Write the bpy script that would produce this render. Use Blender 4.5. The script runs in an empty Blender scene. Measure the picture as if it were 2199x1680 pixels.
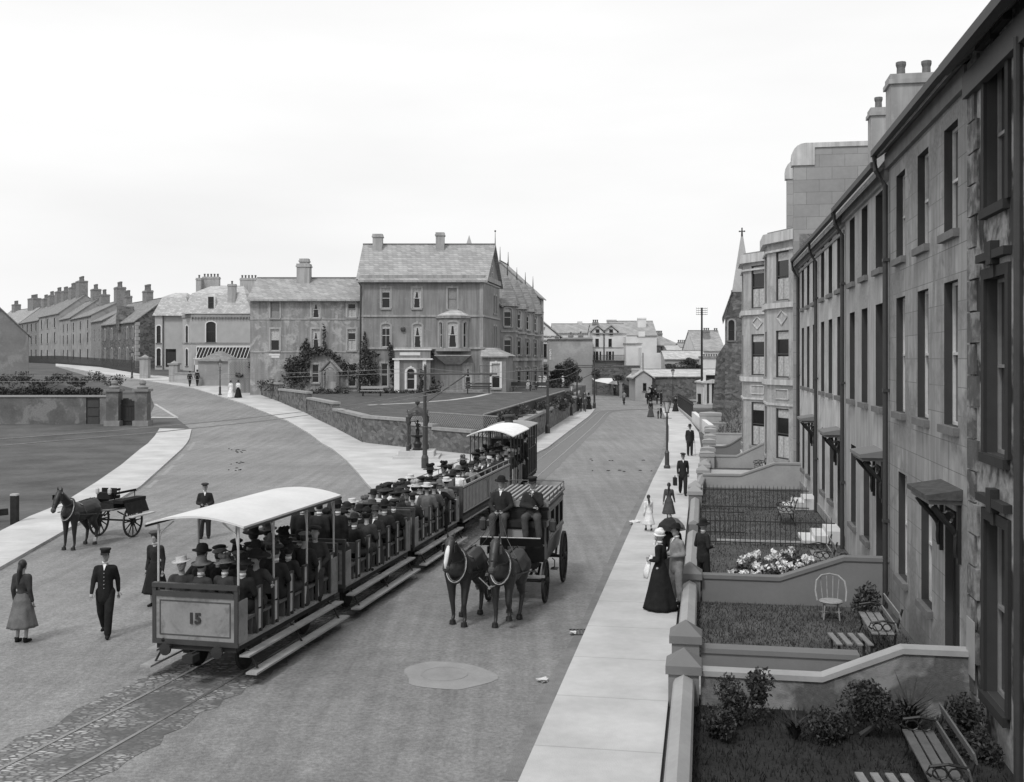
import bpy, bmesh, math, random
from mathutils import Vector, Matrix
R = math.radians
rnd = random.Random(7)
scene = bpy.context.scene
COL = scene.collection

# ---------------------------------------------------------------- camera
CH = 5.75                      # eye height above the street
FPX = 2300.0                   # focal length in units of a 2199 px wide picture
U0, V0 = 1100.0, 772.0         # vanishing column and horizon row in that picture
cam_d = bpy.data.cameras.new("camera")
cam_d.sensor_width = 36.0
cam_d.lens = 36.0 * FPX / 2199.0
cam_d.shift_y = -(840.0 - V0) / 2199.0
cam_d.clip_end = 5000
cam_d.clip_start = 0.1
cam = bpy.data.objects.new("camera", cam_d)
cam.location = (0, 0, CH)
cam.rotation_euler = (R(90), 0, 0)
COL.objects.link(cam)
scene.camera = cam

# ---------------------------------------------------------------- sky and sun
SUN_EL, SUN_AZ = R(52), R(208)   # soft sun high behind the camera, to its left
world = bpy.data.worlds.new("World")
scene.world = world
world.use_nodes = True
nt = world.node_tree
for n in list(nt.nodes): nt.nodes.remove(n)
def N(tree, t, **kw):
    n = tree.nodes.new(t)
    for k, v in kw.items():
        if k in n.inputs: n.inputs[k].default_value = v
        else: setattr(n, k, v)
    return n
sky = N(nt, 'ShaderNodeTexSky', sky_type='NISHITA', sun_disc=False, sun_elevation=SUN_EL, sun_rotation=SUN_AZ,
        air_density=2.2, dust_density=6.0, ozone_density=1.0)
bw = N(nt, 'ShaderNodeRGBToBW')
tc = N(nt, 'ShaderNodeTexCoord')
mp = N(nt, 'ShaderNodeMapping'); mp.inputs['Scale'].default_value = (1.2, 1.2, 5.0)
nz = N(nt, 'ShaderNodeTexNoise'); nz.inputs['Scale'].default_value = 1.6; nz.inputs['Detail'].default_value = 5
cr = N(nt, 'ShaderNodeMapRange'); cr.inputs['From Min'].default_value = .3; cr.inputs['From Max'].default_value = .75
cr.inputs['To Min'].default_value = 10.5; cr.inputs['To Max'].default_value = 9.0
mx = N(nt, 'ShaderNodeMix'); mx.data_type = 'FLOAT'; mx.inputs[0].default_value = .88
bg = N(nt, 'ShaderNodeBackground'); bg.inputs['Strength'].default_value = .093
wo = N(nt, 'ShaderNodeOutputWorld')
L = nt.links.new
L(sky.outputs[0], bw.inputs[0]); L(tc.outputs['Generated'], mp.inputs[0]); L(mp.outputs[0], nz.inputs['Vector'])
L(nz.outputs['Fac'], cr.inputs['Value']); L(bw.outputs[0], mx.inputs[2]); L(cr.outputs[0], mx.inputs[3])
L(mx.outputs[0], bg.inputs['Color']); L(bg.outputs[0], wo.inputs[0])
sd = bpy.data.lights.new("sun", 'SUN'); sd.energy = 1.5; sd.angle = R(10); sd.color = (1, 1, 1)
sun = bpy.data.objects.new("sun", sd); COL.objects.link(sun)
sdir = Vector((math.sin(SUN_AZ) * math.cos(SUN_EL), math.cos(SUN_AZ) * math.cos(SUN_EL), math.sin(SUN_EL)))
sun.rotation_euler = (-sdir).to_track_quat('-Z', 'Y').to_euler()
scene.view_settings.view_transform = 'Standard'
scene.view_settings.look = 'None'
scene.view_settings.exposure = 0.22
scene.view_settings.gamma = 1.0
scene.cycles.use_denoising = True
scene.cycles.max_bounces = 5
scene.cycles.diffuse_bounces = 3

# ---------------------------------------------------------------- terrain and picture-to-ground helpers
HP = [(-100, 0), (72, 0), (90, .7), (109, 1.85), (120, 2.6), (134, 3.5), (160, 4.5), (200, 5.05), (300, 5.3), (3000, 5.3)]
def hl(Y):
    for (a, ha), (b, hb) in zip(HP, HP[1:]):
        if Y <= b: return ha + (hb - ha) * max(0, (Y - a)) / (b - a)
    return HP[-1][1]
def hmask(s): return 1.0 if s < -.11 else 0.0 if s > -.02 else (-.02 - s) / .09
def H(X, Y): return hl(Y) * hmask(X / max(Y, 20))
def G(u, v, dz=0.0):
    """ground point seen at picture column u, row v"""
    s = (u - U0) / FPX; k = (v - V0) / FPX
    lo, hi = 8.0, 700.0
    for _ in range(60):
        m = (lo + hi) / 2
        if (CH - (H(s * m, m) + dz)) / m > k: lo = m
        else: hi = m
    Y = (lo + hi) / 2
    return Vector((s * Y, Y, H(s * Y, Y) + dz))
def P(u, v, Y): return Vector(((u - U0) / FPX * Y, Y, CH - (v - V0) / FPX * Y))
TH = math.atan(412 / 2300.0)
CT, ST = math.cos(TH), math.sin(TH)
def T(a, t, z=0.0): return Vector((a * CT + t * ST, -a * ST + t * CT, z))

# ---------------------------------------------------------------- object helpers
def tag(o, label=None, cat=None, group=None, kind=None):
    if label: o['label'] = label
    if cat: o['category'] = cat
    if group: o['group'] = group
    if kind: o['kind'] = kind
    return o
def thing(name, label, cat, loc=(0, 0, 0), rz=0.0, group=None, scale=1.0):
    o = bpy.data.objects.new(name, None); COL.objects.link(o)
    o.empty_display_size = .2
    o.location = loc; o.rotation_euler = (0, 0, rz); o.scale = (scale,) * 3
    return tag(o, label, cat, group)
def inst(name, mesh, parent=None, loc=(0, 0, 0), rot=(0, 0, 0), scale=(1, 1, 1), mat=None):
    o = bpy.data.objects.new(name, mesh); COL.objects.link(o)
    o.parent = parent; o.location = loc; o.rotation_euler = rot; o.scale = scale
    if mat is not None and len(o.material_slots):
        o.material_slots[0].link = 'OBJECT'; o.material_slots[0].material = mat
    return o
def copy_tree(o, parent=None):
    c = o.copy(); COL.objects.link(c)
    if parent is not None: c.parent = parent
    for ch in list(o.children): copy_tree(ch, c)
    return c

class MB:
    """collects shapes and links them as ONE mesh"""
    def __init__(s): s.v = []; s.f = []; s.m = []; s.M = Matrix(); s.mi = 0; s.sm = False; s.fs = []
    def add(s, vs, fs, mi=None):
        b = len(s.v); s.v += [s.M @ Vector(p) for p in vs]
        for f in fs: s.f.append([b + i for i in f]); s.m.append(s.mi if mi is None else mi); s.fs.append(s.sm)
        return s
    def box(s, x0, x1, y0, y1, z0, z1, mi=None):
        return s.add([(x0, y0, z0), (x1, y0, z0), (x1, y1, z0), (x0, y1, z0), (x0, y0, z1), (x1, y0, z1), (x1, y1, z1), (x0, y1, z1)],
                     [(3, 2, 1, 0), (4, 5, 6, 7), (0, 1, 5, 4), (1, 2, 6, 5), (2, 3, 7, 6), (3, 0, 4, 7)], mi)
    def quad(s, a, b, c, d, mi=None): return s.add([a, b, c, d], [(0, 1, 2, 3)], mi)
    def poly(s, ps, mi=None): return s.add(ps, [tuple(range(len(ps)))], mi)
    def prism(s, ps, z0, z1, mi=None):
        n = len(ps)
        return s.add([(p[0], p[1], z0) for p in ps] + [(p[0], p[1], z1) for p in ps],
                     [tuple(range(n - 1, -1, -1)), tuple(range(n, 2 * n))] + [(i, (i + 1) % n, n + (i + 1) % n, n + i) for i in range(n)], mi)
    def slab(s, ps, off, mi=None):
        """closed plate: polygon ps thickened by vector off"""
        n = len(ps); off = Vector(off)
        return s.add([Vector(p) for p in ps] + [Vector(p) + off for p in ps],
                     [tuple(range(n - 1, -1, -1)), tuple(range(n, 2 * n))] + [(i, (i + 1) % n, n + (i + 1) % n, n + i) for i in range(n)], mi)
    def tube(s, pts, r, n=8, mi=None, cap=True, flat=1.0):
        pts = [Vector(p) for p in pts]
        rs = r if isinstance(r, (list, tuple)) else [r] * len(pts)
        b = len(s.v); vs = []; fs = []
        up = Vector((0, 0, 1))
        for i, p in enumerate(pts):
            d = (pts[min(i + 1, len(pts) - 1)] - pts[max(i - 1, 0)])
            d = d.normalized() if d.length > 1e-9 else up
            q = Vector((1, 0, 0)) if abs(d.z) > .95 else up
            e1 = d.cross(q).normalized(); e2 = d.cross(e1)
            for k in range(n):
                t = 2 * math.pi * k / n
                vs.append(p + e1 * math.cos(t) * rs[i] + e2 * math.sin(t) * rs[i] * flat)
        for i in range(len(pts) - 1):
            for k in range(n): fs.append((i * n + k, i * n + (k + 1) % n, (i + 1) * n + (k + 1) % n, (i + 1) * n + k))
        if cap: fs += [tuple(range(n - 1, -1, -1)), tuple(range((len(pts) - 1) * n, len(pts) * n))]
        return s.add(vs, fs, mi)
    def bar(s, a, b, w, h=None, mi=None):
        """square bar from a to b"""
        a, b = Vector(a), Vector(b); h = h or w
        d = (b - a).normalized(); q = Vector((0, 0, 1)) if abs(d.z) < .95 else Vector((1, 0, 0))
        e1 = d.cross(q).normalized() * w / 2; e2 = d.cross(e1).normalized() * h / 2
        vs = [a - e1 - e2, a + e1 - e2, a + e1 + e2, a - e1 + e2, b - e1 - e2, b + e1 - e2, b + e1 + e2, b - e1 + e2]
        return s.add(vs, [(3, 2, 1, 0), (4, 5, 6, 7), (0, 1, 5, 4), (1, 2, 6, 5), (2, 3, 7, 6), (3, 0, 4, 7)], mi)
    def lathe(s, prof, c=(0, 0, 0), n=16, mi=None, axis='z', sx=1, sy=1, cap=True):
        c = Vector(c); vs = []; fs = []
        for r, h in prof:
            for k in range(n):
                t = 2 * math.pi * k / n; x, y = r * math.cos(t) * sx, r * math.sin(t) * sy
                vs.append(c + (Vector((x, y, h)) if axis == 'z' else Vector((h, x, y)) if axis == 'x' else Vector((x, h, y))))
        for i in range(len(prof) - 1):
            for k in range(n): fs.append((i * n + k, i * n + (k + 1) % n, (i + 1) * n + (k + 1) % n, (i + 1) * n + k))
        if cap and prof[0][0] > 1e-4: fs.append(tuple(range(n - 1, -1, -1)))
        if cap and prof[-1][0] > 1e-4: fs.append(tuple(range((len(prof) - 1) * n, len(prof) * n)))
        return s.add(vs, fs, mi)
    def ell(s, c, r, n=12, mi=None):
        if not isinstance(r, (tuple, list)): r = (r, r, r)
        m = n // 2; prof = [(max(1e-5, math.sin(math.pi * i / m)), -math.cos(math.pi * i / m)) for i in range(m + 1)]
        vs = []; fs = []; c = Vector(c)
        for a, h in prof:
            for k in range(n):
                t = 2 * math.pi * k / n; vs.append(c + Vector((a * math.cos(t) * r[0], a * math.sin(t) * r[1], h * r[2])))
        for i in range(m):
            for k in range(n): fs.append((i * n + k, i * n + (k + 1) % n, (i + 1) * n + (k + 1) % n, (i + 1) * n + k))
        return s.add(vs, fs, mi)
    def mesh(s, name, mats=()):
        me = bpy.data.meshes.new(name)
        me.from_pydata([tuple(p) for p in s.v], [], s.f); me.update()
        for m in (mats if isinstance(mats, (list, tuple)) else [mats]): me.materials.append(m)
        me.polygons.foreach_set('material_index', s.m)
        me.polygons.foreach_set('use_smooth', s.fs)
        return me
    def build(s, name, mats, parent=None, loc=(0, 0, 0), rot=(0, 0, 0)):
        if not s.f: return None
        return inst(name, s.mesh(name, mats), parent, loc, rot)

# ---------------------------------------------------------------- materials (the photograph is black and white, so all are greys)
def gmat(name, c, rough=.85, var=.25, scale=3.0, bump=.15, bscale=40, pattern=None, metal=0.0, blotch=None, spec=.3, c2=None, mapping=None):
    """c = grey albedo; var = noise variation; pattern: 'slate','rubble','ashlar','flags','tracks','lattice' """
    m = bpy.data.materials.new(name); m.use_nodes = True; t = m.node_tree; b = t.nodes['Principled BSDF']; K = t.links.new
    b.inputs['Roughness'].default_value = rough; b.inputs['Metallic'].default_value = metal
    b.inputs['Specular IOR Level'].default_value = spec
    co = N(t, 'ShaderNodeTexCoord'); vec = co.outputs['Object']
    def noise(sc, det=5, v=None, dist=0):
        n = N(t, 'ShaderNodeTexNoise'); n.inputs['Scale'].default_value = sc; n.inputs['Detail'].default_value = det
        n.inputs['Distortion'].default_value = dist
        K(v or vec, n.inputs['Vector']); return n.outputs['Fac']
    def rng(x, a, bb, lo, hi):
        r = N(t, 'ShaderNodeMapRange'); r.inputs[1].default_value = a; r.inputs[2].default_value = bb; r.inputs[3].default_value = lo; r.inputs[4].default_value = hi
        K(x, r.inputs[0]); return r.outputs[0]
    def mul(a, bb, op='MULTIPLY'):
        n = N(t, 'ShaderNodeMath', operation=op)
        for i, q in enumerate((a, bb)):
            if isinstance(q, (int, float)): n.inputs[i].default_value = q
            else: K(q, n.inputs[i])
        return n.outputs[0]
    def lerp(f, a, bb):
        n = N(t, 'ShaderNodeMix'); n.data_type = 'FLOAT'
        for i, q in ((0, f), (2, a), (3, bb)):
            if isinstance(q, (int, float)): n.inputs[i].default_value = q
            else: K(q, n.inputs[i])
        return n.outputs[0]
    val = mul(c, rng(noise(scale), .3, .7, 1 - var, 1 + var))
    val = mul(val, rng(noise(scale * 9, 4), .3, .7, 1 - var * .45, 1 + var * .45))
    height = noise(bscale, 6)
    if pattern in ('slate', 'rubble', 'ashlar', 'brick'):
        sp = N(t, 'ShaderNodeSeparateXYZ'); K(vec, sp.inputs[0])
        cb = N(t, 'ShaderNodeCombineXYZ'); K(mul(sp.outputs[0], sp.outputs[1], 'ADD'), cb.inputs[0]); K(sp.outputs[2], cb.inputs[1])
        cv = cb.outputs[0]
        if pattern == 'rubble':
            ds = N(t, 'ShaderNodeMapping'); ds.inputs['Scale'].default_value = (1.0, 1.7, 1); K(cv, ds.inputs[0])
            ad = N(t, 'ShaderNodeVectorMath', operation='ADD'); nn = N(t, 'ShaderNodeTexNoise'); nn.inputs['Scale'].default_value = 2.2; K(vec, nn.inputs['Vector'])
            sc_ = N(t, 'ShaderNodeVectorMath', operation='SCALE'); sc_.inputs[3].default_value = .35; K(nn.outputs['Color'], sc_.inputs[0])
            K(ds.outputs[0], ad.inputs[0]); K(sc_.outputs[0], ad.inputs[1])
            v1 = N(t, 'ShaderNodeTexVoronoi'); v1.inputs['Scale'].default_value = 2.3 if not mapping else mapping; v1.voronoi_dimensions = '2D'; K(ad.outputs[0], v1.inputs['Vector'])
            v2 = N(t, 'ShaderNodeTexVoronoi'); v2.feature = 'DISTANCE_TO_EDGE'; v2.voronoi_dimensions = '2D'; v2.inputs['Scale'].default_value = v1.inputs['Scale'].default_value; K(ad.outputs[0], v2.inputs['Vector'])
            s3 = N(t, 'ShaderNodeSeparateColor'); K(v1.outputs['Color'], s3.inputs[0])
            val = mul(val, rng(s3.outputs[0], 0, 1, .55, 1.45))
            edge = rng(v2.outputs['Distance'], .015, .05, 0, 1)
            val = lerp(edge, c2 if c2 else c * 1.9, val)
            height = mul(mul(edge, 1.6), mul(height, .4), 'ADD')
        else:
            br = N(t, 'ShaderNodeTexBrick')
            w, hh, ms = {'slate': (.42, .2, .012), 'ashlar': (.95, .48, .008), 'brick': (.24, .08, .01)}[pattern]
            if mapping: w, hh = mapping
            br.inputs['Scale'].default_value = 1; br.inputs['Brick Width'].default_value = w; br.inputs['Row Height'].default_value = hh; br.inputs['Mortar Size'].default_value = ms
            a_, b_ = {'slate': (.8, 1.15), 'ashlar': (.9, 1.08), 'brick': (.75, 1.2)}[pattern]
            br.inputs['Color1'].default_value = (a_,) * 3 + (1,); br.inputs['Color2'].default_value = (b_,) * 3 + (1,); br.inputs['Mortar'].default_value = (.55 if pattern != 'brick' else 1.5,) * 3 + (1,)
            K(cv, br.inputs['Vector']); g = N(t, 'ShaderNodeRGBToBW'); K(br.outputs['Color'], g.inputs[0]); val = mul(val, g.outputs[0])
            height = mul(mul(br.outputs['Fac'], -1.2), mul(height, .5), 'ADD')
    if pattern == 'cobble':
        mq = N(t, 'ShaderNodeMapping'); mq.inputs['Rotation'].default_value = (0, 0, R(12)); mq.inputs['Scale'].default_value = (1, 2.1, 1); K(vec, mq.inputs[0])
        v2 = N(t, 'ShaderNodeTexVoronoi'); v2.feature = 'DISTANCE_TO_EDGE'; v2.inputs['Scale'].default_value = 7.4; K(mq.outputs[0], v2.inputs['Vector'])
        v1 = N(t, 'ShaderNodeTexVoronoi'); v1.inputs['Scale'].default_value = 7.4; K(mq.outputs[0], v1.inputs['Vector'])
        s3 = N(t, 'ShaderNodeSeparateColor'); K(v1.outputs['Color'], s3.inputs[0])
        edge = rng(mul(v2.outputs['Distance'], mul(noise(9, 3), .2), 'ADD'), .11, .30, 0, 1)
        stones = mul(mul(edge, rng(s3.outputs[0], .15, .85, .25, 1.1)), rng(noise(.8, 5), .40, .58, .12, 1))
        val = lerp(stones, c2, val); height = stones
    if pattern == 'road':
        # wheel-worn dust: long streaks along the street (world y, turned by the street's bearing)
        mpn = N(t, 'ShaderNodeMapping'); mpn.inputs['Rotation'].default_value = (0, 0, R(9)); mpn.inputs['Scale'].default_value = (2.4, .10, 1); K(vec, mpn.inputs[0])
        st = noise(1.3, 7, mpn.outputs[0], .3)
        val = mul(val, rng(st, .36, .64, .88, 1.12))
        big = noise(.16, 3); val = mul(val, rng(big, .35, .65, .86, 1.12))
        fine = noise(14, 9); val = mul(val, rng(fine, .32, .68, .76, 1.22)); med = noise(4, 6); val = mul(val, rng(med, .35, .65, .93, 1.06))
        spk = N(t, 'ShaderNodeTexVoronoi'); spk.inputs['Scale'].default_value = 1.9; K(vec, spk.inputs['Vector'])
        val = mul(val, rng(spk.outputs['Distance'], .03, .06, .55, 1.0))
    if pattern == 'flags':
        mpn = N(t, 'ShaderNodeMapping'); mpn.inputs['Rotation'].default_value = (0, 0, TH); K(vec, mpn.inputs[0])
        sp = N(t, 'ShaderNodeSeparateXYZ'); K(mpn.outputs[0], sp.inputs[0])
        fr = mul(mul(sp.outputs[1], .42), 1.0, 'MODULO'); ln = rng(mul(mul(fr, .5, 'SUBTRACT'), 0, 'ADD'), -1, 1, 0, 1)
        ab = N(t, 'ShaderNodeMath', operation='ABSOLUTE'); K(mul(fr, .5, 'SUBTRACT'), ab.inputs[0])
        val = mul(val, rng(ab.outputs[0], 0, .012, .70, 1)); val = mul(val, rng(noise(.35, 4), .35, .65, .90, 1.06))
    if any(q in name for q in ('terrace_r', 'hotel_', 'wing_', 'bay_')):  # rain streaks run down the walls
        ms = N(t, 'ShaderNodeMapping'); ms.inputs['Scale'].default_value = (2.6, 2.6, .22); K(vec, ms.inputs[0]); val = mul(val, rng(noise(1.6, 6, ms.outputs[0], .4), .40, .66, 1.08, .76))
    if blotch:  # (other grey, threshold, scale): flaked paint or damp with a shape of its own
        bl = noise(blotch[2], 7, None, 1.2)
        val = lerp(rng(mul(bl, mul(noise(blotch[2] * 6, 5), .35), 'ADD'), blotch[1] + .14, blotch[1] + .28, 0, 1), val, mul(blotch[0], rng(noise(12), .3, .7, .8, 1.2)))
    cc = N(t, 'ShaderNodeCombineColor')
    for i in range(3): K(val, cc.inputs[i])
    K(cc.outputs[0], b.inputs['Base Color'])
    if bump:
        bp = N(t, 'ShaderNodeBump'); bp.inputs['Strength'].default_value = min(1, bump * 2.2); bp.inputs['Distance'].default_value = .02
        K(height, bp.inputs['Height']); K(bp.outputs[0], b.inputs['Normal'])
    return m
def plain(name, c, rough=.6, metal=0., spec=.4, var=.12):
    return gmat(name, c, rough, var, 6, .04, 60, metal=metal, spec=spec)
M = {}
M['road'] = gmat('macadam', .192, .72, .12, 1.6, .5, 30, pattern='road', spec=.55)
M['earth'] = gmat('rough_grass', .085, .95, .3, .35, .5, 12)
M['lawn'] = gmat('lawn_grass', .085, .95, .3, 1.2, .9, 30)
M['dlawn'] = gmat('lawn_grass_painted_shade', .026, .95, .35, 2.0, .9, 30)  # darker lawn copy: the near garden's shade is put into its grey
M['blade'] = gmat('grass_blades', .05, .8, .4, 3.0, 0)
M['dblade'] = gmat('grass_blades_painted_shade', .022, .8, .4, 3.0, 0)  # blades for that garden, darkened in colour for the same shade
M['pave'] = gmat('pavement', .47, .85, .09, .7, .12, 50, pattern='flags')
M['path'] = gmat('light_path', .42, .9, .12, 2, .1)
M['kerb'] = gmat('kerb_stone', .40, .9, .2, 2, .2)
M['woodN'] = gmat('weathered_wood_painted_shade', .11, .8, .2, 4, .15)  # dark bench wood, its grey lowered further to paint in the garden's shade
M['sett'] = gmat('kerb_side_sett', .27, .9, .15, 3, .2)
M['gutter'] = gmat('gutter_stone', .12, .9, .3, 2, .3)
M['cobble'] = gmat('track_cobbles', .42, .85, .12, 3, .8, pattern='cobble', c2=.09)
M['cobble2'] = gmat('worn_track_bed', .22, .9, .2, 3, .5, pattern='cobble', c2=.17)
M['rail'] = plain('steel_rail', .26, .4, .6)
M['rubble'] = gmat('rubble_wall', .12, .9, .25, 3, .8, 25, pattern='rubble', c2=.19, mapping=2.4)
M['rubble2'] = gmat('far_rubble_wall', .12, .9, .25, 3, .5, 25, pattern='rubble', c2=.17, mapping=2.2)
M['coping'] = gmat('coping_stone', .27, .9, .15, 3, .15)
M['stuccoH'] = gmat('hotel_stucco', .225, .9, .10, .8, .12, 30, blotch=(.26, .62, 1.1))
M['stuccoW'] = gmat('wing_stucco', .245, .9, .12, .8, .12, 30, blotch=(.36, .54, .9))
M['trimH'] = gmat('hotel_trim', .31, .85, .08, 3, .05)
M['white'] = gmat('white_paint', .62, .6, .06, 3, .03)
M['cream'] = gmat('cream_stucco', .38, .85, .08, 1, .06)
M['pale'] = gmat('pale_stucco', .62, .85, .08, .8, .05)
M['palegrey'] = gmat('pale_grey_render', .36, .9, .12, .6, .1, blotch=(.38, .55, .5))
M['blank'] = gmat('blank_gable_render', .28, .9, .14, .35, .1, blotch=(.36, .55, .35))
M['slate'] = gmat('slate_roof', .32, .8, .10, 1.0, .25, pattern='slate')
M['slateD'] = gmat('dark_slate_roof', .22, .8, .12, 1.0, .25, pattern='slate')
M['slateP'] = gmat('pale_slate_roof', .46, .8, .10, 1.0, .2, pattern='slate')
M['brickch'] = gmat('chimney_render', .19, .9, .15, 2, .1, pattern='brick')
M['pot'] = gmat('chimney_pot', .14, .8, .3, 4, .05)
M['tw1'] = gmat('terrace_render_ashlar', .29, .9, .14, .5, .12, pattern='ashlar', blotch=(.20, .50, .55))
M['tw2'] = gmat('terrace_render_smooth', .36, .9, .10, .5, .10, blotch=(.29, .54, .35))
M['tw3'] = gmat('terrace_render_light', .50, .9, .12, .6, .12, blotch=(.36, .50, .4))
M['tw0'] = gmat('terrace_render_dark', .036, .9, .2, .7, .2, blotch=(.30, .44, .8))
M['quoin'] = gmat('quoin_stone', .09, .9, .2, 2, .25, blotch=(.24, .48, 1.2))
M['bay'] = gmat('bay_stucco', .40, .9, .12, .7, .1, blotch=(.31, .50, .6))
M['baytrim'] = gmat('bay_trim', .50, .85, .08, 2, .04)
M['sill'] = gmat('sill_stone', .15, .9, .15, 3, .1)
M['gutterpipe'] = plain('iron_pipe', .045, .6, .1)
M['gate'] = plain('iron_railing', .035, .6, .2)
M['gwall'] = gmat('garden_wall_paint', .19, .85, .07, 1, .06)
M['gwallL'] = gmat('garden_wall_pale', .33, .85, .10, 1, .08)
M['gwallR'] = gmat('garden_wall_worn', .26, .9, .15, 1.2, .3, blotch=(.11, .46, .9))
M['cap'] = gmat('painted_cap', .30, .85, .06, 1, .04)
M['capD'] = gmat('grey_cap', .17, .85, .06, 1, .04)
M['sash'] = plain('white_sash', .55, .5)
M['sashD'] = plain('dark_sash', .05, .5)
M['sashG'] = plain('grey_sash', .22, .5)
M['curtain'] = gmat('net_curtain', .42, .9, .25, 9, .1)
M['blind'] = plain('roller_blind', .24, .8)
M['door'] = plain('dark_door', .03, .4)
M['ironD'] = plain('dark_iron', .025, .45, .3)
M['iron'] = plain('grey_iron', .06, .5, .3)
M['wood'] = gmat('weathered_wood', .22, .8, .2, 4, .15)
M['woodD'] = plain('dark_wood', .05, .6)
M['woodM'] = plain('varnished_wood', .10, .5)
M['canvas'] = gmat('canvas_roof', .60, .8, .07, 1.5, .06)
M['canvasB'] = plain('white_canvas_roof', .78, .8)
M['tpanel'] = gmat('tram_panel', .23, .5, .14, 2, .05, blotch=(.165, .52, 1.8))
M['tframe'] = plain('tram_frame', .045, .5)
M['tpost'] = plain('tram_post_pale', .40, .5)
M['tread'] = gmat('running_board_wood', .30, .8, .15, 5, .1)
M['under'] = plain('tram_underframe', .022, .7)
M['letter'] = plain('sign_lettering', .03, .7)
M['letterW'] = plain('white_lettering', .7, .7)
M['letterG'] = plain('faded_lettering', .12, .8)
for k_, c_ in (('cloth0', .018), ('cloth1', .028), ('cloth2', .045), ('cloth3', .075), ('cloth4', .13), ('cloth5', .24), ('cloth6', .42), ('cloth7', .70)):
    M[k_] = gmat('cloth_grey_' + k_[-1], c_, .95, .22, 7, .45, 9, spec=.15)
M['skin'] = plain('skin', .30, .6)
M['hairD'] = plain('dark_hair', .02, .5)
M['hairG'] = plain('grey_hair', .35, .7)
M['straw'] = plain('pale_straw', .55, .8)
M['hide'] = gmat('bay_horse_coat', .030, .48, .2, 3, .04, spec=.5)
M['hideB'] = gmat('black_horse_coat', .013, .5, .2, 3, .03, spec=.5)
M['whitehair'] = plain('white_blaze_hair', .6, .6)
M['leather'] = plain('black_leather', .02, .35)
M['strapW'] = plain('pale_harness_strap', .45, .5)
M['leaf'] = gmat('leaf_mid', .06, .7, .4, 5, 0)
M['leafD'] = gmat('leaf_dark', .03, .7, .4, 5, 0)
M['leafL'] = gmat('leaf_light', .11, .7, .4, 5, 0)
M['stem'] = plain('plant_stem', .05, .9)
M['flower'] = plain('white_petals', .75, .7)
M['lattice'] = plain('lattice_lath', .24, .8)
M['luggage'] = gmat('travelling_case', .12, .6, .12, 6, .05)
g = bpy.data.materials.new('window_glass'); g.use_nodes = True; b_ = g.node_tree.nodes['Principled BSDF']
b_.inputs['Base Color'].default_value = (.018,) * 3 + (1,); b_.inputs['Roughness'].default_value = .12; b_.inputs['Specular IOR Level'].default_value = .35
M['glass'] = g
g = bpy.data.materials.new('lamp_glass'); g.use_nodes = True; b_ = g.node_tree.nodes['Principled BSDF']
b_.inputs['Base Color'].default_value = (.6,) * 3 + (1,); b_.inputs['Roughness'].default_value = .1; b_.inputs['Transmission Weight'].default_value = .6
M['lglass'] = g
g = M['glass'].copy(); g.name = 'carriage_glass'; g.node_tree.nodes['Principled BSDF'].inputs['Specular IOR Level'].default_value = .0; g.node_tree.nodes['Principled BSDF'].inputs['Roughness'].default_value = .9; M['cglass'] = g
M['leftwall'] = gmat('damp_field_wall', .12, .9, .25, .8, .2, blotch=(.19, .52, .8))
M['rowwall'] = gmat('row_stucco', .30, .9, .12, .5, .1, blotch=(.22, .52, .4))
M['cottagew'] = gmat('cottage_render', .20, .9, .15, .6, .15, blotch=(.26, .52, .5))
M['wirem'] = plain('dull_wire', .22, .6)
M['wicker'] = gmat('wicker', .30, .8, .2, 12, .2)
M['busside'] = plain('omnibus_side_paint', .17, .4)

# ---------------------------------------------------------------- ground, road, pavements
YK = [-40, -15, 0, 10, 20, 30, 40, 50, 60, 72] + [72 + 3 * i for i in range(1, 30)] + [165, 175, 185, 200, 225, 260, 300, 400, 700, 2500]
for p_, _ in HP[1:8]:
    if p_ not in YK: YK.append(p_)
YK = sorted(set(YK))
SK = [-20, -8, -3, -1.5, -1, -.75, -.5, -.3, -.11, -.02, .1, .3, .6, 1, 2, 5, 20]
mb = MB()
vs = [(s * max(Y, 20), Y, hl(Y) * hmask(s)) for Y in YK for s in SK]
ns = len(SK)
fs = [(j * ns + i, j * ns + i + 1, (j + 1) * ns + i + 1, (j + 1) * ns + i) for j in range(len(YK) - 1) for i in range(ns - 1)]
mb.add(vs, fs)
tag(mb.build('ground', M['earth']), kind='structure')

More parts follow.
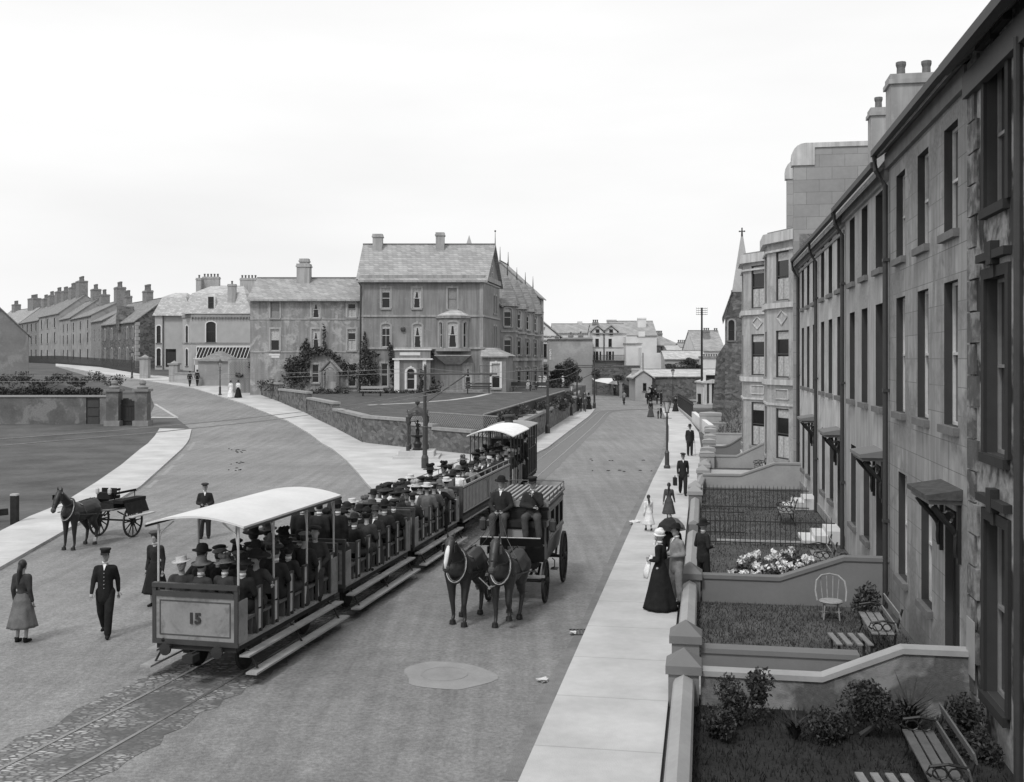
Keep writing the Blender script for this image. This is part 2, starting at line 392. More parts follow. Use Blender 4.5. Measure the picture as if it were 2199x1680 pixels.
def patch(name, pts, dz, mat, thick=0.0, zf=None, side=None, kind='structure', label=None, cat=None, keep=None):
    """flat polygon (world xy) laid on the terrain dz above it; thick > 0 gives it edges going down"""
    bm = bmesh.new()
    vs = [bm.verts.new((p[0], p[1], 0)) for p in pts]
    f = bm.faces.new(vs)
    bmesh.ops.recalc_face_normals(bm, faces=bm.faces)
    if bm.faces[:][0].normal.z < 0: bmesh.ops.reverse_faces(bm, faces=bm.faces)
    bmesh.ops.triangulate(bm, faces=bm.faces)
    ys = [p[1] for p in pts]
    for y in YK:
        if min(ys) < y < max(ys):
            bmesh.ops.bisect_plane(bm, geom=bm.verts[:] + bm.edges[:] + bm.faces[:], plane_co=(0, y, 0), plane_no=(0, 1, 0))
    if thick:
        ed = [e for e in bm.edges if e.is_boundary]
        ex = bmesh.ops.extrude_edge_only(bm, edges=ed)
        low = set(v for v in ex['geom'] if isinstance(v, bmesh.types.BMVert))
    else: low = set()
    zf = zf or (lambda x, y: H(x, y))
    for v in bm.verts: v.co.z = zf(v.co.x, v.co.y) + dz - (thick if v in low else 0)
    if thick:
        for f in bm.faces:
            if any(v in low for v in f.verts): f.material_index = 1
        bmesh.ops.recalc_face_normals(bm, faces=bm.faces)
    me = bpy.data.meshes.new(name); bm.to_mesh(me); bm.free()
    me.materials.append(mat)
    if thick: me.materials.append(side or M['kerb'])
    o = inst(name, me)
    return tag(o, label, cat, kind=kind)
def gl(l): return [G(u, v) for u, v in l]

kerbR = [(1050, 1840), (1120, 1680), (1200, 1496), (1268, 1340), (1330, 1199), (1365, 1120), (1403, 1033), (1428, 983), (1437, 950), (1437, 918), (1430, 900), (1424, 888), (1421, 878)]
innerR = [(1454, 879), (1485, 909), (1501, 932)]
kerbL = [(120, 787.6), (213, 804), (284, 814), (364, 827), (414, 835), (470, 852), (523, 869), (616, 905), (665, 934), (714, 967), (745, 993), (768, 1018), (787, 1042), (806, 1062), (840, 1076), (890, 1080), (960, 1062), (1070, 1015), (1157, 974), (1176, 964.6), (1220, 930), (1264, 897), (1272, 889), (1278, 880)]
wallL = [(778, 953), (718, 921), (660, 891), (589, 860.6), (541, 843), (490, 830), (430, 829), (375, 813), (308, 806), (120, 782.5)]
CORN = Vector((-.45, 61.3, 0))
wallR = [(1155, 941), (1240, 885.5)]
apron = [(-150, 1300), (0, 1226), (126, 1153), (205, 1108), (301.6, 1049), (350, 1005), (391, 967), (407, 945), (412, 924), (343, 923), (333, 939), (301, 968), (261, 1002), (207, 1040), (132, 1087), (63, 1115), (0, 1147), (-150, 1200)]
roadL = [(412, 924), (380, 899), (332, 872), (322, 845), (200, 812), (128, 790)]
road = [Vector((-30, 3, 0)), Vector((3, 3, 0))] + [T(-2.45, 8)] + gl(kerbR[1:]) + [G(1440, 876), Vector((42, 122, 0)), Vector((60, 123, 0)), Vector((60, 136, 0))] + gl([(1430, 864), (1340, 852), (1250, 842), (1230, 838)])
road += gl([(1278, 876)]) + [G(*p) for p in reversed(kerbL)] + [G(*p) for p in reversed(roadL)] + [G(*p) for p in reversed(apron[1:9])] + [G(-150, 1300)]
patch('road', road, .012, M['road'])
pv = [G(*p) for p in kerbR] + [G(*p) for p in innerR] + [T(-.58, 66), T(-.58, 9), T(-2.45, 8)]
pv = [T(-2.45, 8)] + [G(*p) for p in kerbR[1:]] + [G(*p) for p in innerR] + [T(-.12, 66), T(-.2, 50), T(-.58, 43), T(-.58, 8)]
patch('pavement', pv, .11, M['pave'], .11)
pl = [G(*p) for p in kerbL] + [G(1246, 880)] + [G(*p) for p in reversed(wallR)] + [CORN] + [G(*p) for p in wallL]
patch('pavement', pl, .11, M['pave'], .11)
patch('pavement', [G(*p) for p in apron], .10, M['pave'], .10)
# far kerb strip across the junction
patch('pavement', gl([(1232, 834), (1262, 838), (1340, 846), (1440, 857), (1500, 862), (1545, 865), (1545, 859), (1440, 852), (1340, 842), (1262, 834.5), (1234, 831.5)]), .10, M['pave'], .10)
# light setts beside the left kerb and the entrance sweep
for a, b2 in (((405, 968), (418, 950)), ((380, 990), (395, 976)), ((350, 1022), (372, 1000)), ((318, 1049), (338, 1032))):
    p, q = G(*a), G(*b2); d = (q - p).normalized(); n = Vector((-d.y, d.x, 0)) * .35
    patch('kerb_sett', [p - n * .3, q - n * .3, q + n * .3, p + n * .3], .018, M['sett'])
patch('entrance_sweep', gl([(332, 872), (345, 878), (380, 899), (330, 897), (322, 893)]), .017, M['road'])
patch('entrance_edge', gl([(330, 868), (336, 868), (384, 897), (378, 898)]), .022, M['path'])
patch('entrance_edge', gl([(325, 896), (380, 896.5), (384, 898.5), (325, 898.5)]), .022, M['path'])

# tram track
TP = [(-9.4, 4), (-8.6, 8), (-7.45, 12), (-6.5, 15.5), (-5.5, 19.3), (-4.67, 22.9), (-3.42, 28.8), (-2.35, 34), (-.95, 41), (.2, 48.8), (.95, 53.8), (3.6, 71.9), (6.8, 94), (9.4, 113), (10.6, 118.5), (13, 121.6), (17, 123), (26, 124), (42, 125), (58, 126)]
def spline(ps, k=8):
    out = []
    for i in range(len(ps) - 1):
        p0, p1, p2, p3 = (Vector(ps[max(0, min(len(ps) - 1, j))] + (0,)) for j in (i - 1, i, i + 1, i + 2))
        for q in range(k):
            t = q / k
            out.append(.5 * ((2 * p1) + (p2 - p0) * t + (2 * p0 - 5 * p1 + 4 * p2 - p3) * t * t + (3 * p1 - p0 - 3 * p2 + p3) * t ** 3))
    out.append(Vector(ps[-1] + (0,)))
    return out
TR = spline(TP)
TS = [0]
for a, b2 in zip(TR, TR[1:]): TS.append(TS[-1] + (b2 - a).length)
def track(s):
    for i in range(len(TS) - 1):
        if TS[i + 1] >= s:
            f = (s - TS[i]) / (TS[i + 1] - TS[i]); d = (TR[i + 1] - TR[i]).normalized()
            return TR[i].lerp(TR[i + 1], f), d
    return TR[-1], d
def s_at_y(y):
    for i in range(len(TR) - 1):
        if TR[i + 1].y >= y: return TS[i] + (TS[i + 1] - TS[i]) * (y - TR[i].y) / (TR[i + 1].y - TR[i].y)
def strip(off0, off1, z0, z1, s0, s1, step=.8, jag=0, rr=None):
    mb = MB(); n = int((s1 - s0) / step); pr = []
    for i in range(n + 1):
        p, d = track(s0 + (s1 - s0) * i / n); nn = Vector((d.y, -d.x, 0))
        j0 = rr.uniform(-jag, jag) if jag else 0; j1 = rr.uniform(-jag, jag) if jag else 0
        pr.append((p + nn * (off0 + j0), p + nn * (off1 + j1)))
    for (a, b3), (c, d3) in zip(pr, pr[1:]):
        z = Vector((0, 0, z1)); mb.quad(a + z, b3 + z, d3 + z, c + z)
        if z0 is not None:
            w = Vector((0, 0, z0)); mb.quad(a + w, a + z, c + z, c + w); mb.quad(b3 + z, b3 + w, d3 + w, d3 + z)
    return mb
tag(strip(-1.05, .98, None, .018, 0, s_at_y(50), .35, .12, rnd).build('track_cobbles', M['cobble']), kind='structure')
tag(strip(-1.0, 1.0, None, .018, s_at_y(50), TS[-1] - .1, 1.2, .06, rnd).build('track_bed', M['cobble2']), kind='structure')
for off in (-.5, .5):
    r_ = strip(off - .03, off + .03, .0, .03, 0, TS[-1] - .2, .8).build('tram_rail', M['rail'])
    tag(r_, ('left-hand' if off < 0 else 'right-hand') + ' steel tram rail set in cobbles', 'rail', 'rails of the tram track')
# pale sanded patch round the manhole, drain, litter
pp = [G(960 + 98 * math.cos(t) * (1 + .12 * math.cos(3 * t)) + 6 * math.sin(5 * t), 1453 + 30 * math.sin(t) * (1 + .1 * math.sin(2 * t))) for t in [2 * math.pi * i / 28 for i in range(28)]]
patch('dust_patch', pp, .018, gmat('pale_dust', .27, .95, .10, 2, .2))
mh = MB(); mh.lathe([(.44, 0), (.44, .024), (.40, .024), (.40, .020), (0, .020)], G(955, 1449), 24)
tag(mh.build('manhole_cover', gmat('worn_iron', .25, .9, .1, 3, .1)), 'round iron manhole cover in the pale patch of road', 'manhole cover')
dg = MB(); c = G(1250, 1360)
for k in range(6): dg.box(c.x - .21 + k * .075, c.x - .17 + k * .075, c.y - .2, c.y + .2, .012, .035)
dg.box(c.x - .25, c.x + .25, c.y - .24, c.y - .2, .012, .033); dg.box(c.x - .25, c.x + .25, c.y + .2, c.y + .24, .012, .033)
tag(dg.build('drain_grate', M['ironD']), 'iron drain grate in the road beside the right kerb', 'drain grate')
for (u, v, w, lb) in ((1166, 1466, .14, 'scrap of white paper on the road left of the near pavement'), (1232, 1363, .10, 'crumpled paper scrap beside the drain grate'), (1366, 1128, .3, 'white litter heap in the gutter by the girl in white')):
    q = MB(); c = G(u, v)
    for k in range(5):
        a = rnd.uniform(0, 6); q.poly([c + Vector((math.cos(a + j * 1.6) * w * rnd.uniform(.5, 1), math.sin(a + j * 1.6) * w * rnd.uniform(.5, 1), .02 + rnd.uniform(0, w * .5))) for j in range(4)])
    tag(q.build('paper_litter', M['white']), lb, 'litter')
# dung trails on the left road, gutters of damp dirt
dm = MB()
for (u, v, n, sp) in ((510, 968, 12, 14), (565, 905, 8, 22), (512, 994, 6, 10), (600, 912, 5, 12), (510, 1010, 6, 8), (1300, 990, 5, 40), (1330, 1010, 6, 50)):
    for k in range(n):
        c = G(u + rnd.gauss(0, sp), v + rnd.gauss(0, 2)); dm.ell((c.x, c.y, .02), (rnd.uniform(.03, .11), rnd.uniform(.03, .08), .03), 8)
tag(dm.build('road_droppings', M['cloth0'], None), 'scattered dark horse droppings on the road', 'droppings', kind='stuff')
# strip of gutter setts along the right kerb
pts = [G(*p) for p in kerbR[1:]]; gp = []
for i, p in enumerate(pts):
    d = (pts[min(i + 1, len(pts) - 1)] - pts[max(i - 1, 0)]).normalized(); gp.append(p + Vector((-d.y, d.x, 0)) * (.26 + .07 * math.sin(i * 2.1)))
patch('gutter', pts + gp[::-1], .018, gmat('gutter_dirt', .165, .75, .25, .8, .5, spec=.5))
# ================================================================ building kit
WC = {}
def cached(key, fn):
    if key not in WC: WC[key] = fn()
    return WC[key]
def arc_pts(w, h, rise, n=8):
    """points of a segmental or round arch top, left to right, centred on x=0, springing at h-rise"""
    r = (w * w / 4 + rise * rise) / (2 * rise); cz = h - r; out = []
    a0 = math.asin(min(1, (w / 2) / r))
    if rise > w / 2 - 1e-6: a0 = math.pi / 2
    for i in range(n + 1):
        a = -a0 + 2 * a0 * i / n; out.append((r * math.sin(a), cz + r * math.cos(a)))
    return out
def window_meshes(w, h, rev, arch, sashm, bars, lite):
    def f():
        a = MB(); y0, y1 = rev - .07, rev - .01; t = .055
        a.box(-w / 2, -w / 2 + t, y0, y1, 0, h); a.box(w / 2 - t, w / 2, y0, y1, 0, h)
        a.box(-w / 2 + t, w / 2 - t, y0, y1, 0, t); a.box(-w / 2 + t, w / 2 - t, y0, y1, h - t, h)
        a.box(-w / 2 + t, w / 2 - t, y0 - .012, y1, h * .5 - .025, h * .5 + .025)
        if bars: a.box(-.014, .014, y0 + .01, y1 - .003, t, h * .5 - .025); a.box(-.014, .014, y0 + .01, y1 - .003, h * .5 + .025, h - t)
        p = MB(); p.box(-w / 2, w / 2, rev - .025, rev + .01, .002, h - .002)
        return a.mesh('window', M[sashm]), p.mesh('pane', M['glass'])
    return cached(('w', w, h, rev, arch, sashm, bars), f)
def curtain_mesh(w, h, rev, kind):
    def f():
        c = MB(); y = rev - .034; t = .06; iw = w / 2 - t; rr = random.Random(int(w * 97 + h * 31 + len(kind)))
        if kind == 'net':       # two swept net curtains and a valance
            for sgn in (-1, 1):
                n = 9; pr = []
                for i in range(n + 1):
                    z = t + (h - 2 * t) * i / n; f_ = i / n
                    inner = iw * (.42 + .35 * (1 - f_) if f_ < .5 else .42 - .36 * (f_ - .5) * 2) + rr.uniform(-.02, .02)
                    pr.append((z, inner))
                for (za, ia), (zb, ib) in zip(pr, pr[1:]):
                    m_ = 1 if sgn > 0 else -1
                    c.quad((m_ * ia, y, za), (m_ * iw, y, za), (m_ * iw, y, zb), (m_ * ib, y, zb))
            c.quad((-iw, y - .004, h - t - .28), (iw, y - .004, h - t - .28), (iw, y - .004, h - t), (-iw, y - .004, h - t))
        elif kind == 'valance':
            c.quad((-iw, y, h - t - h * .18), (iw, y, h - t - h * .18), (iw, y, h - t), (-iw, y, h - t))
        elif kind == 'half':
            c.quad((-iw, y, t), (-.02, y, t), (-.02, y, h * .45), (-iw, y, h * .45)); c.quad((.02, y, t), (iw, y, t), (iw, y, h * .45), (.02, y, h * .45))
            c.quad((-iw, y, h - t - h * .16), (iw, y, h - t - h * .16), (iw, y, h - t), (-iw, y, h - t))
        elif kind == 'blind':
            c.quad((-iw, y, t), (iw, y, t), (iw, y, h - t), (-iw, y, h - t))
        elif kind == 'halfblind':
            c.quad((-iw, y, h * .52), (iw, y, h * .52), (iw, y, h - t), (-iw, y, h - t))
        return c.mesh('curtain', M['blind' if kind == 'blind' else 'curtain'])
    return cached(('c', w, h, rev, kind), f)
def sill_mesh(w, mat, pr=.1, th=.14):
    return cached(('s', w, mat, pr, th), lambda: MB().box(-w / 2 - .1, w / 2 + .1, -pr, .05, -th, -.002).mesh('sill', M[mat]))
def surround_mesh(w, h, mat, arch, sw=.16, key=True):
    def f():
        a = MB(); y0, y1 = -.05, .006
        a.box(-w / 2 - sw, -w / 2, y0, y1, 0, h - (arch or 0)); a.box(w / 2, w / 2 + sw, y0, y1, 0, h - (arch or 0))
        if arch:
            q = arc_pts(w, h, arch); o = [(x * (1 + 2 * sw / w), h - arch + (z - h + arch) + (sw if True else 0) * max(.0, math.cos(min(1.5, abs(x) / (w / 2) * .9)))) for x, z in q]
            o[0] = (-w / 2 - sw, h - arch); o[-1] = (w / 2 + sw, h - arch)
            for i in range(len(q) - 1):
                a.slab([(q[i][0], y0, q[i][1]), (q[i + 1][0], y0, q[i + 1][1]), (o[i + 1][0], y0, o[i + 1][1]), (o[i][0], y0, o[i][1])], (0, y1 - y0, 0))
        else:
            a.box(-w / 2 - sw, w / 2 + sw, y0, y1, h, h + sw)
        if key: a.box(-.09, .09, y0 - .03, y1, h - .01, h + sw + .07)
        return a.mesh('surround', M[mat])
    return cached(('su', w, h, mat, arch, sw, key), f)

class House:
    def __init__(s, name, label, cat, loc, rz, wallm, group=None):
        s.root = thing(name, label, cat, loc, rz, group); s.W = MB(); s.RF = MB(); s.TRM = MB(); s.wallm = wallm
        s.roofm = 'slate'; s.trimm = 'coping'; s.chm = None
    def face(s, ox, oy, ang=0.0): return Matrix.Translation((ox, oy, 0)) @ Matrix.Rotation(ang, 4, 'Z')
    def wall(s, F, x0, x1, z0, z1, ops=(), rev=.18, sash='sash', sill='sill', revmi=1, curt=None, surround=None, bars=False, key=True):
        """wall face in frame F (facing its -y) with real openings, windows set into them.
        ops: dicts x (centre), z (bottom), w, h, and optional arch, kind, curt, sash, surround"""
        s.W.M = F; xs = sorted(set([x0, x1] + [o['x'] - o['w'] / 2 for o in ops] + [o['x'] + o['w'] / 2 for o in ops]))
        zs = sorted(set([z0, z1] + [o['z'] for o in ops] + [o['z'] + o['h'] for o in ops]))
        for a, b in zip(xs, xs[1:]):
            for c, d in zip(zs, zs[1:]):
                mx_, mz = (a + b) / 2, (c + d) / 2
                if any(abs(mx_ - o['x']) < o['w'] / 2 and o['z'] < mz < o['z'] + o['h'] for o in ops): continue
                s.W.quad((a, 0, c), (b, 0, c), (b, 0, d), (a, 0, d), 0)
        for o in ops:
            l, r, b, t = o['x'] - o['w'] / 2, o['x'] + o['w'] / 2, o['z'], o['z'] + o['h']
            s.W.quad((l, 0, b), (l, rev, b), (l, rev, t), (l, 0, t), revmi); s.W.quad((r, rev, b), (r, 0, b), (r, 0, t), (r, rev, t), revmi)
            s.W.quad((l, 0, t), (l, rev, t), (r, rev, t), (r, 0, t), revmi); s.W.quad((l, rev, b), (l, 0, b), (r, 0, b), (r, rev, b), revmi)
            ar = o.get('arch', 0)
            if ar:
                q = [(x + o['x'], z + b) for x, z in arc_pts(o['w'], o['h'], ar)]
                n = len(q) // 2
                for side in (q[:n + 1], q[n:]):
                    cx = l if side[0][0] < o['x'] - 1e-6 else r
                    ps = [(cx, t)] + (side if cx == l else side)
                    s.W.slab([(x, .003, z) for x, z in ps], (0, rev - .05, 0), 0)
            kind = o.get('kind', 'win')
            if kind in ('win', 'door'):
                L3 = F @ Vector((o['x'], 0, b)); ang = F.to_euler().z
                if kind == 'win':
                    fm, pm = window_meshes(round(o['w'], 3), round(o['h'], 3), rev, ar, o.get('sash', sash), o.get('bars', bars), 0)
                    w = inst('window', fm, s.root, L3, (0, 0, ang)); inst('pane', pm, w)
                    ck = o.get('curt', curt)
                    if ck: inst('curtain', curtain_mesh(round(o['w'], 3), round(o['h'], 3), rev, ck), w)
                else:
                    dm = MB(); W_, Hh = o['w'], o['h']; fl = .4 if Hh > 2.5 else 0
                    dm.box(-W_ / 2 + .06, W_ / 2 - .06, rev - .05, rev, 0, Hh - fl - .05)
                    for px in (-W_ * .22, W_ * .22):
                        for z_, h_ in ((.2, .7), (1.05, .9)): dm.box(px - W_ * .14, px + W_ * .14, rev - .065, rev - .05, z_, z_ + h_)
                    dm.box(-W_ / 2, -W_ / 2 + .06, rev - .08, rev, 0, Hh); dm.box(W_ / 2 - .06, W_ / 2, rev - .08, rev, 0, Hh)
                    dm.box(-W_ / 2 + .06, W_ / 2 - .06, rev - .08, rev, Hh - fl - .05, Hh - fl); dm.box(-W_ / 2 + .06, W_ / 2 - .06, rev - .08, rev, Hh - .05, Hh)
                    w = dm.build('door', M['door'], s.root, L3, (0, 0, ang)); w.name = 'door'
                    kn = MB(); kn.ell((W_ * .36, rev - .10, 1.0), .035, 8); kn.build('handle', M['rail'], w)
                    if fl: MB().box(-W_ / 2 + .06, W_ / 2 - .06, rev - .03, rev, Hh - fl, Hh - .05).build('pane', M['glass'], w)
                if (o.get('sill', sill)) and kind == 'win': inst('sill', sill_mesh(round(o['w'], 3), o.get('sill', sill)), w)
                su = o.get('surround', surround)
                if su: inst('surround', surround_mesh(round(o['w'], 3), round(o['h'], 3), su, ar, .16, key), w)
        s.W.M = Matrix()
    def band(s, F, x0, x1, z0, z1, pr=.06):
        m = MB(); m.M = F; m.box(x0, x1, -pr, .004, z0, z1); m.build('string_course', M[s.trimm], s.root)
    def gable_roof(s, x0, x1, y0, y1, ze, zr, ov=.25, ox=.15, th=.14, yr=None, mi=0):
        yr = (y0 + y1) / 2 if yr is None else yr
        r = s.RF
        sl = (zr - ze) / (yr - y0); a = (y0 - ov, ze - sl * ov)
        r.slab([(x0 - ox, a[0], a[1]), (x1 + ox, a[0], a[1]), (x1 + ox, yr, zr), (x0 - ox, yr, zr)], (0, 0, th), mi)
        sl = (zr - ze) / (y1 - yr); b = (y1 + ov, ze - sl * ov)
        r.slab([(x1 + ox, b[0], b[1]), (x0 - ox, b[0], b[1]), (x0 - ox, yr, zr - .001), (x1 + ox, yr, zr - .001)], (0, 0, th), mi)
        r.box(x0 - ox, x1 + ox, yr - .1, yr + .1, zr + th - .03, zr + th + .07, 1)
    def gable_wall(s, x, y0, y1, ze, zr, yr=None):
        yr = (y0 + y1) / 2 if yr is None else yr
        s.W.poly([(x, y0, ze), (x, y1, ze), (x, yr, zr)], 0)
    def hip_roof(s, x0, x1, y0, y1, ze, zr, ov=.3, inset=None):
        r = s.RF; i = (y1 - y0) / 2 if inset is None else inset; ym = (y0 + y1) / 2
        A, B, C_, D = (x0 - ov, y0 - ov, ze), (x1 + ov, y0 - ov, ze), (x1 + ov, y1 + ov, ze), (x0 - ov, y1 + ov, ze)
        E, Fp = (x0 + i, ym, zr), (x1 - i, ym, zr)
        r.add([A, B, C_, D, E, Fp], [(0, 1, 5, 4), (1, 2, 5), (2, 3, 4, 5), (3, 0, 4), (3, 2, 1, 0)], 0)
    def chimney(s, x, y, w, d, z0, z1, pots=4, along='x', mat='brickch', ph=.45):
        if s.root.location.y > 140 and s.root.location.x < -30: ph = .95; z1 -= .3
        c = MB(); c.box(x - w / 2, x + w / 2, y - d / 2, y + d / 2, z0, z1 - .3)
        c.box(x - w / 2 - .07, x + w / 2 + .07, y - d / 2 - .07, y + d / 2 + .07, z1 - .3, z1 - .17); c.box(x - w / 2 - .02, x + w / 2 + .02, y - d / 2 - .02, y + d / 2 + .02, z1 - .17, z1)
        o = c.build('chimney', M[mat], s.root)
        pm = cached(('pot', ph), lambda: MB().lathe([(.13 + .1 * (ph > .6), -.02), (.12 + .06 * (ph > .6), ph * .6), (.15 + .07 * (ph > .6), ph * .8), (.15 + .07 * (ph > .6), ph), (.10, ph), (.10, ph * .7)], n=8).mesh('chimney_pot', M['pot']))
        for k in range(pots):
            f = (k + .5) / pots - .5
            inst('chimney_pot', pm, o, (x + (w * f if along == 'x' else 0), y + (d * f if along == 'y' else 0), z1))
    def done(s, revm='revD'):
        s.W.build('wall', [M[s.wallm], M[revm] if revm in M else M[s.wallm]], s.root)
        s.RF.build('roof', [M[s.roofm], M['sill']], s.root)
        s.TRM.build('moulding', M[s.trimm], s.root)
        return s.root
M['revD'] = gmat('dark_reveal', .045, .8, .1, 3, .03)  # very dark grey for the sides of the window openings
M['revM'] = gmat('mid_grey_reveal', .14, .8, .1, 3, .03)  # mid grey for the sides of the window openings

# ================================================================ the long terrace on the right
AF = 4.2
def tface(far_t): # empty at the far end of a frontage, local x runs toward the camera, local y into the house
    return T(AF, far_t), -(math.pi / 2) - TH
ZE = 10.55
def terrace_house(t0, t1, label, wallm, roofz=13.7, corn='cornice', dark=False, door_near=True):
    loc, rz = tface(t1); W = t1 - t0; ZE = 10.55 if dark else 10.3 if t0 < 30 else 10.2
    if not dark: roofz = 15.3
    h = House('terrace_house', label, 'house', loc, rz, wallm, None); h.trimm = 'sill' if wallm == 'tw1' else 'coping'
    offs = [1.35, 3.75, 6.15]; F = h.face(0, 0)
    ops = []
    for o in offs:
        ops.append(dict(x=W - o, z=7.95, w=1.05, h=1.85)); ops.append(dict(x=W - o, z=4.6, w=1.05, h=2.5))
    ops += [dict(x=W - 3.4, z=1.05, w=1.0, h=2.25, sill='sill'), dict(x=W - 5.9, z=1.05, w=1.0, h=2.25), dict(x=W - 1.25, z=.42, w=1.1, h=2.75, kind='door')]
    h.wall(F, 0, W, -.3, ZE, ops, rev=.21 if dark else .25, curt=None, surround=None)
    D = 9.0 if dark else 7.8
    h.wall(h.face(W - .002, 0, math.pi / 2), 0, D, -.3, ZE); h.wall(h.face(.002, D, -math.pi / 2), 0, D, -.3, ZE); h.wall(h.face(W, D, math.pi), 0, W, -.3, ZE)
    h.gable_wall(W - .002, 0, D, ZE, roofz); h.gable_wall(.002, 0, D, ZE, roofz)
    h.roofm = 'slateD'; h.gable_roof(0, W, 0, D, ZE + .02, roofz, ov=.28, ox=0)
    h.band(F, 0, W, ZE - .42, ZE - .06, .09)
    if corn == 'dentil':
        h.TRM.box(0, W, -.12, -.085, ZE - .18, ZE - .14)
        for k in range(int(W / .22)): h.TRM.box(.06 + k * .22, .16 + k * .22, -.17, -.10, ZE - .36, ZE - .16)
        h.band(F, 0, W, ZE - .62, ZE - .52, .05); h.band(F, 0, W, 1 - .9, .4, .05)
    gt = MB(); gt.box(0, W, -.40, -.27, ZE - .12, ZE + .02); gt.build('gutter', M['gutterpipe'], h.root)
    dp = MB(); dp.tube([(W - .0 if False else .12, -.33, ZE - .1), (.12, -.30, ZE - .45), (.12, -.09, ZE - .8), (.12, -.09, 0)], .06, 8)
    for z in (2, 5, 8): dp.box(.03, .21, -.15, .01, z, z + .07)
    dp.build('downpipe', M['gutterpipe'], h.root)
    # door canopy: lead-topped slab on two scrolled brackets
    c = MB(); x = W - 1.3; c.M = Matrix.Translation((x, 0, 0))
    c.add([(-.84, -.58, 3.50), (.84, -.58, 3.50), (.84, 0.01, 3.60), (-.84, .01, 3.60), (-.84, -.58, 3.42), (.84, -.58, 3.42), (.84, .01, 3.42), (-.84, .01, 3.42)],
          [(0, 1, 2, 3), (7, 6, 5, 4), (4, 5, 1, 0), (5, 6, 2, 1), (7, 4, 0, 3)], 0)
    c.box(-.78, .78, -.52, 0, 3.34, 3.418, 1)
    co = c.build('door_canopy', [M['capD'] if not dark else M['cloth3'], M['sill']], h.root)
    for sx in (-.68, .68):
        k = MB(); ps = []
        for i in range(15):
            a = i / 14; ps.append((x + sx, -.38 * (1 - a) ** 2.2 - .05 - .03 * math.sin(a * 9), 3.30 - .85 * a))
        k.tube(ps, [.055 - .02 * (i / 14) for i in range(15)], 8)
        k.tube([(x + sx, -.2 + .08 * math.cos(t), 3.12 + .1 * math.sin(t)) for t in [i * .6 for i in range(11)]], .035, 6)
        k.box(x + sx - .05, x + sx + .05, -.06, 0, 2.35, 3.32)
        k.build('bracket', M['ironD'], co)
    st = MB()
    for q_ in range(3): st.box(x - .8, x + .8, -1.2 + q_ * .38, -1.2 + (q_ + 1) * .38 if q_ < 2 else 0, -.1, .15 * (q_ + 1))
    st.build('doorstep', M['white'] if t0 > 30 else M['kerb'], h.root)
    return h
H1 = terrace_house(18.2, 25.9, 'weathered ashlar-scored terrace house next to the nearest dark one, first canopy from the camera', 'tw1', dark=True)
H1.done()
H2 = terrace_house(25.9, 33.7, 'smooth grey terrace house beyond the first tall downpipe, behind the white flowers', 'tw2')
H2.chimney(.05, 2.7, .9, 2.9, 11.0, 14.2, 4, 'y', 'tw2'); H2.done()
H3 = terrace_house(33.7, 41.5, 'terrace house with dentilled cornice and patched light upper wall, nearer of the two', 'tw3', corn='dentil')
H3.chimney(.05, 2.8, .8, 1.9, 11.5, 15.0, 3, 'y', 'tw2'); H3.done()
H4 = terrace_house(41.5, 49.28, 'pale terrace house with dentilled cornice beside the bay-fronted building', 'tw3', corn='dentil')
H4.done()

# nearest, dark house with moulded window surrounds
loc, rz = tface(18.2)
h = House('dark_terrace_house', 'nearest terrace house in dark peeling paint with quoined corner and moulded window surrounds', 'house', loc, rz, 'tw0')
W = 9.5; ZH = 10.62; F = h.face(0, 0)
sur = dict(surround='tw0s')
M['tw0s'] = gmat('dark_painted_trim', .028, .85, .1, 3, .1)
ops = [dict(x=1.62, z=8.0, w=1.15, h=2.2, **sur), dict(x=1.62, z=4.35, w=1.15, h=2.6, **sur), dict(x=1.62, z=.75, w=1.15, h=2.6, **sur)]
ops += [dict(x=5.0, z=z_, w=1.15, h=2.4, **sur) for z_ in (8.0, 4.4, .8)] + [dict(x=7.6, z=z_, w=1.15, h=2.4, **sur) for z_ in (8.0, 4.4)]
h.wall(F, 0, W, -.6, ZH, ops, rev=.22, sash='sashG', sill='tw0s', bars=True)
h.wall(h.face(W, 0, math.pi / 2), 0, 9, -.6, ZH); h.wall(h.face(0, 9, -math.pi / 2), 0, 9, -.6, ZH); h.wall(h.face(W, 9, math.pi), 0, W, -.6, ZH)
h.gable_wall(0, 0, 9, ZH, 13.75); h.gable_wall(W, 0, 9, ZH, 13.75); h.roofm = 'slateD'; h.gable_roof(0, W, 0, 9, ZH, 13.75, ov=.3, ox=0)
q = MB(); z = -.5; k = 0
while z < ZH - .5:
    wq = .62 if k % 2 else .44; q.box(.0, wq, -.045, .003, z + .015, z + .485); z += .5; k += 1
q.build('quoins', M['quoin'], h.root)
for z_ in (8.0 + 2.2, 4.35 + 2.6, .75 + 2.6):
    hd = MB(); hd.box(1.62 - .78, 1.62 + .78, -.12, .0, z_ + .26, z_ + .38); hd.box(1.62 - .13, 1.62 + .13, -.13, .0, z_ + .18, z_ + .52)
    hd.build('window_hood', M['tw0s'], h.root)
MB().box(0, W, -.48, -.33, ZH - .3, ZH - .14).box(0, W, -.12, 0.003, ZH - .7, ZH - .32).build('gutter', M['gutterpipe'], h.root)
dp = MB().tube([(3.05, -.1, ZH - .6), (3.05, -.1, -.4)], .06, 8); dp.build('downpipe', M['gutterpipe'], h.root)
wp = MB(); wp.box(.02, .52, -.06, -.046, .75, 1.65); wp.build('notice_board', M['cap'], h.root)
h.done()

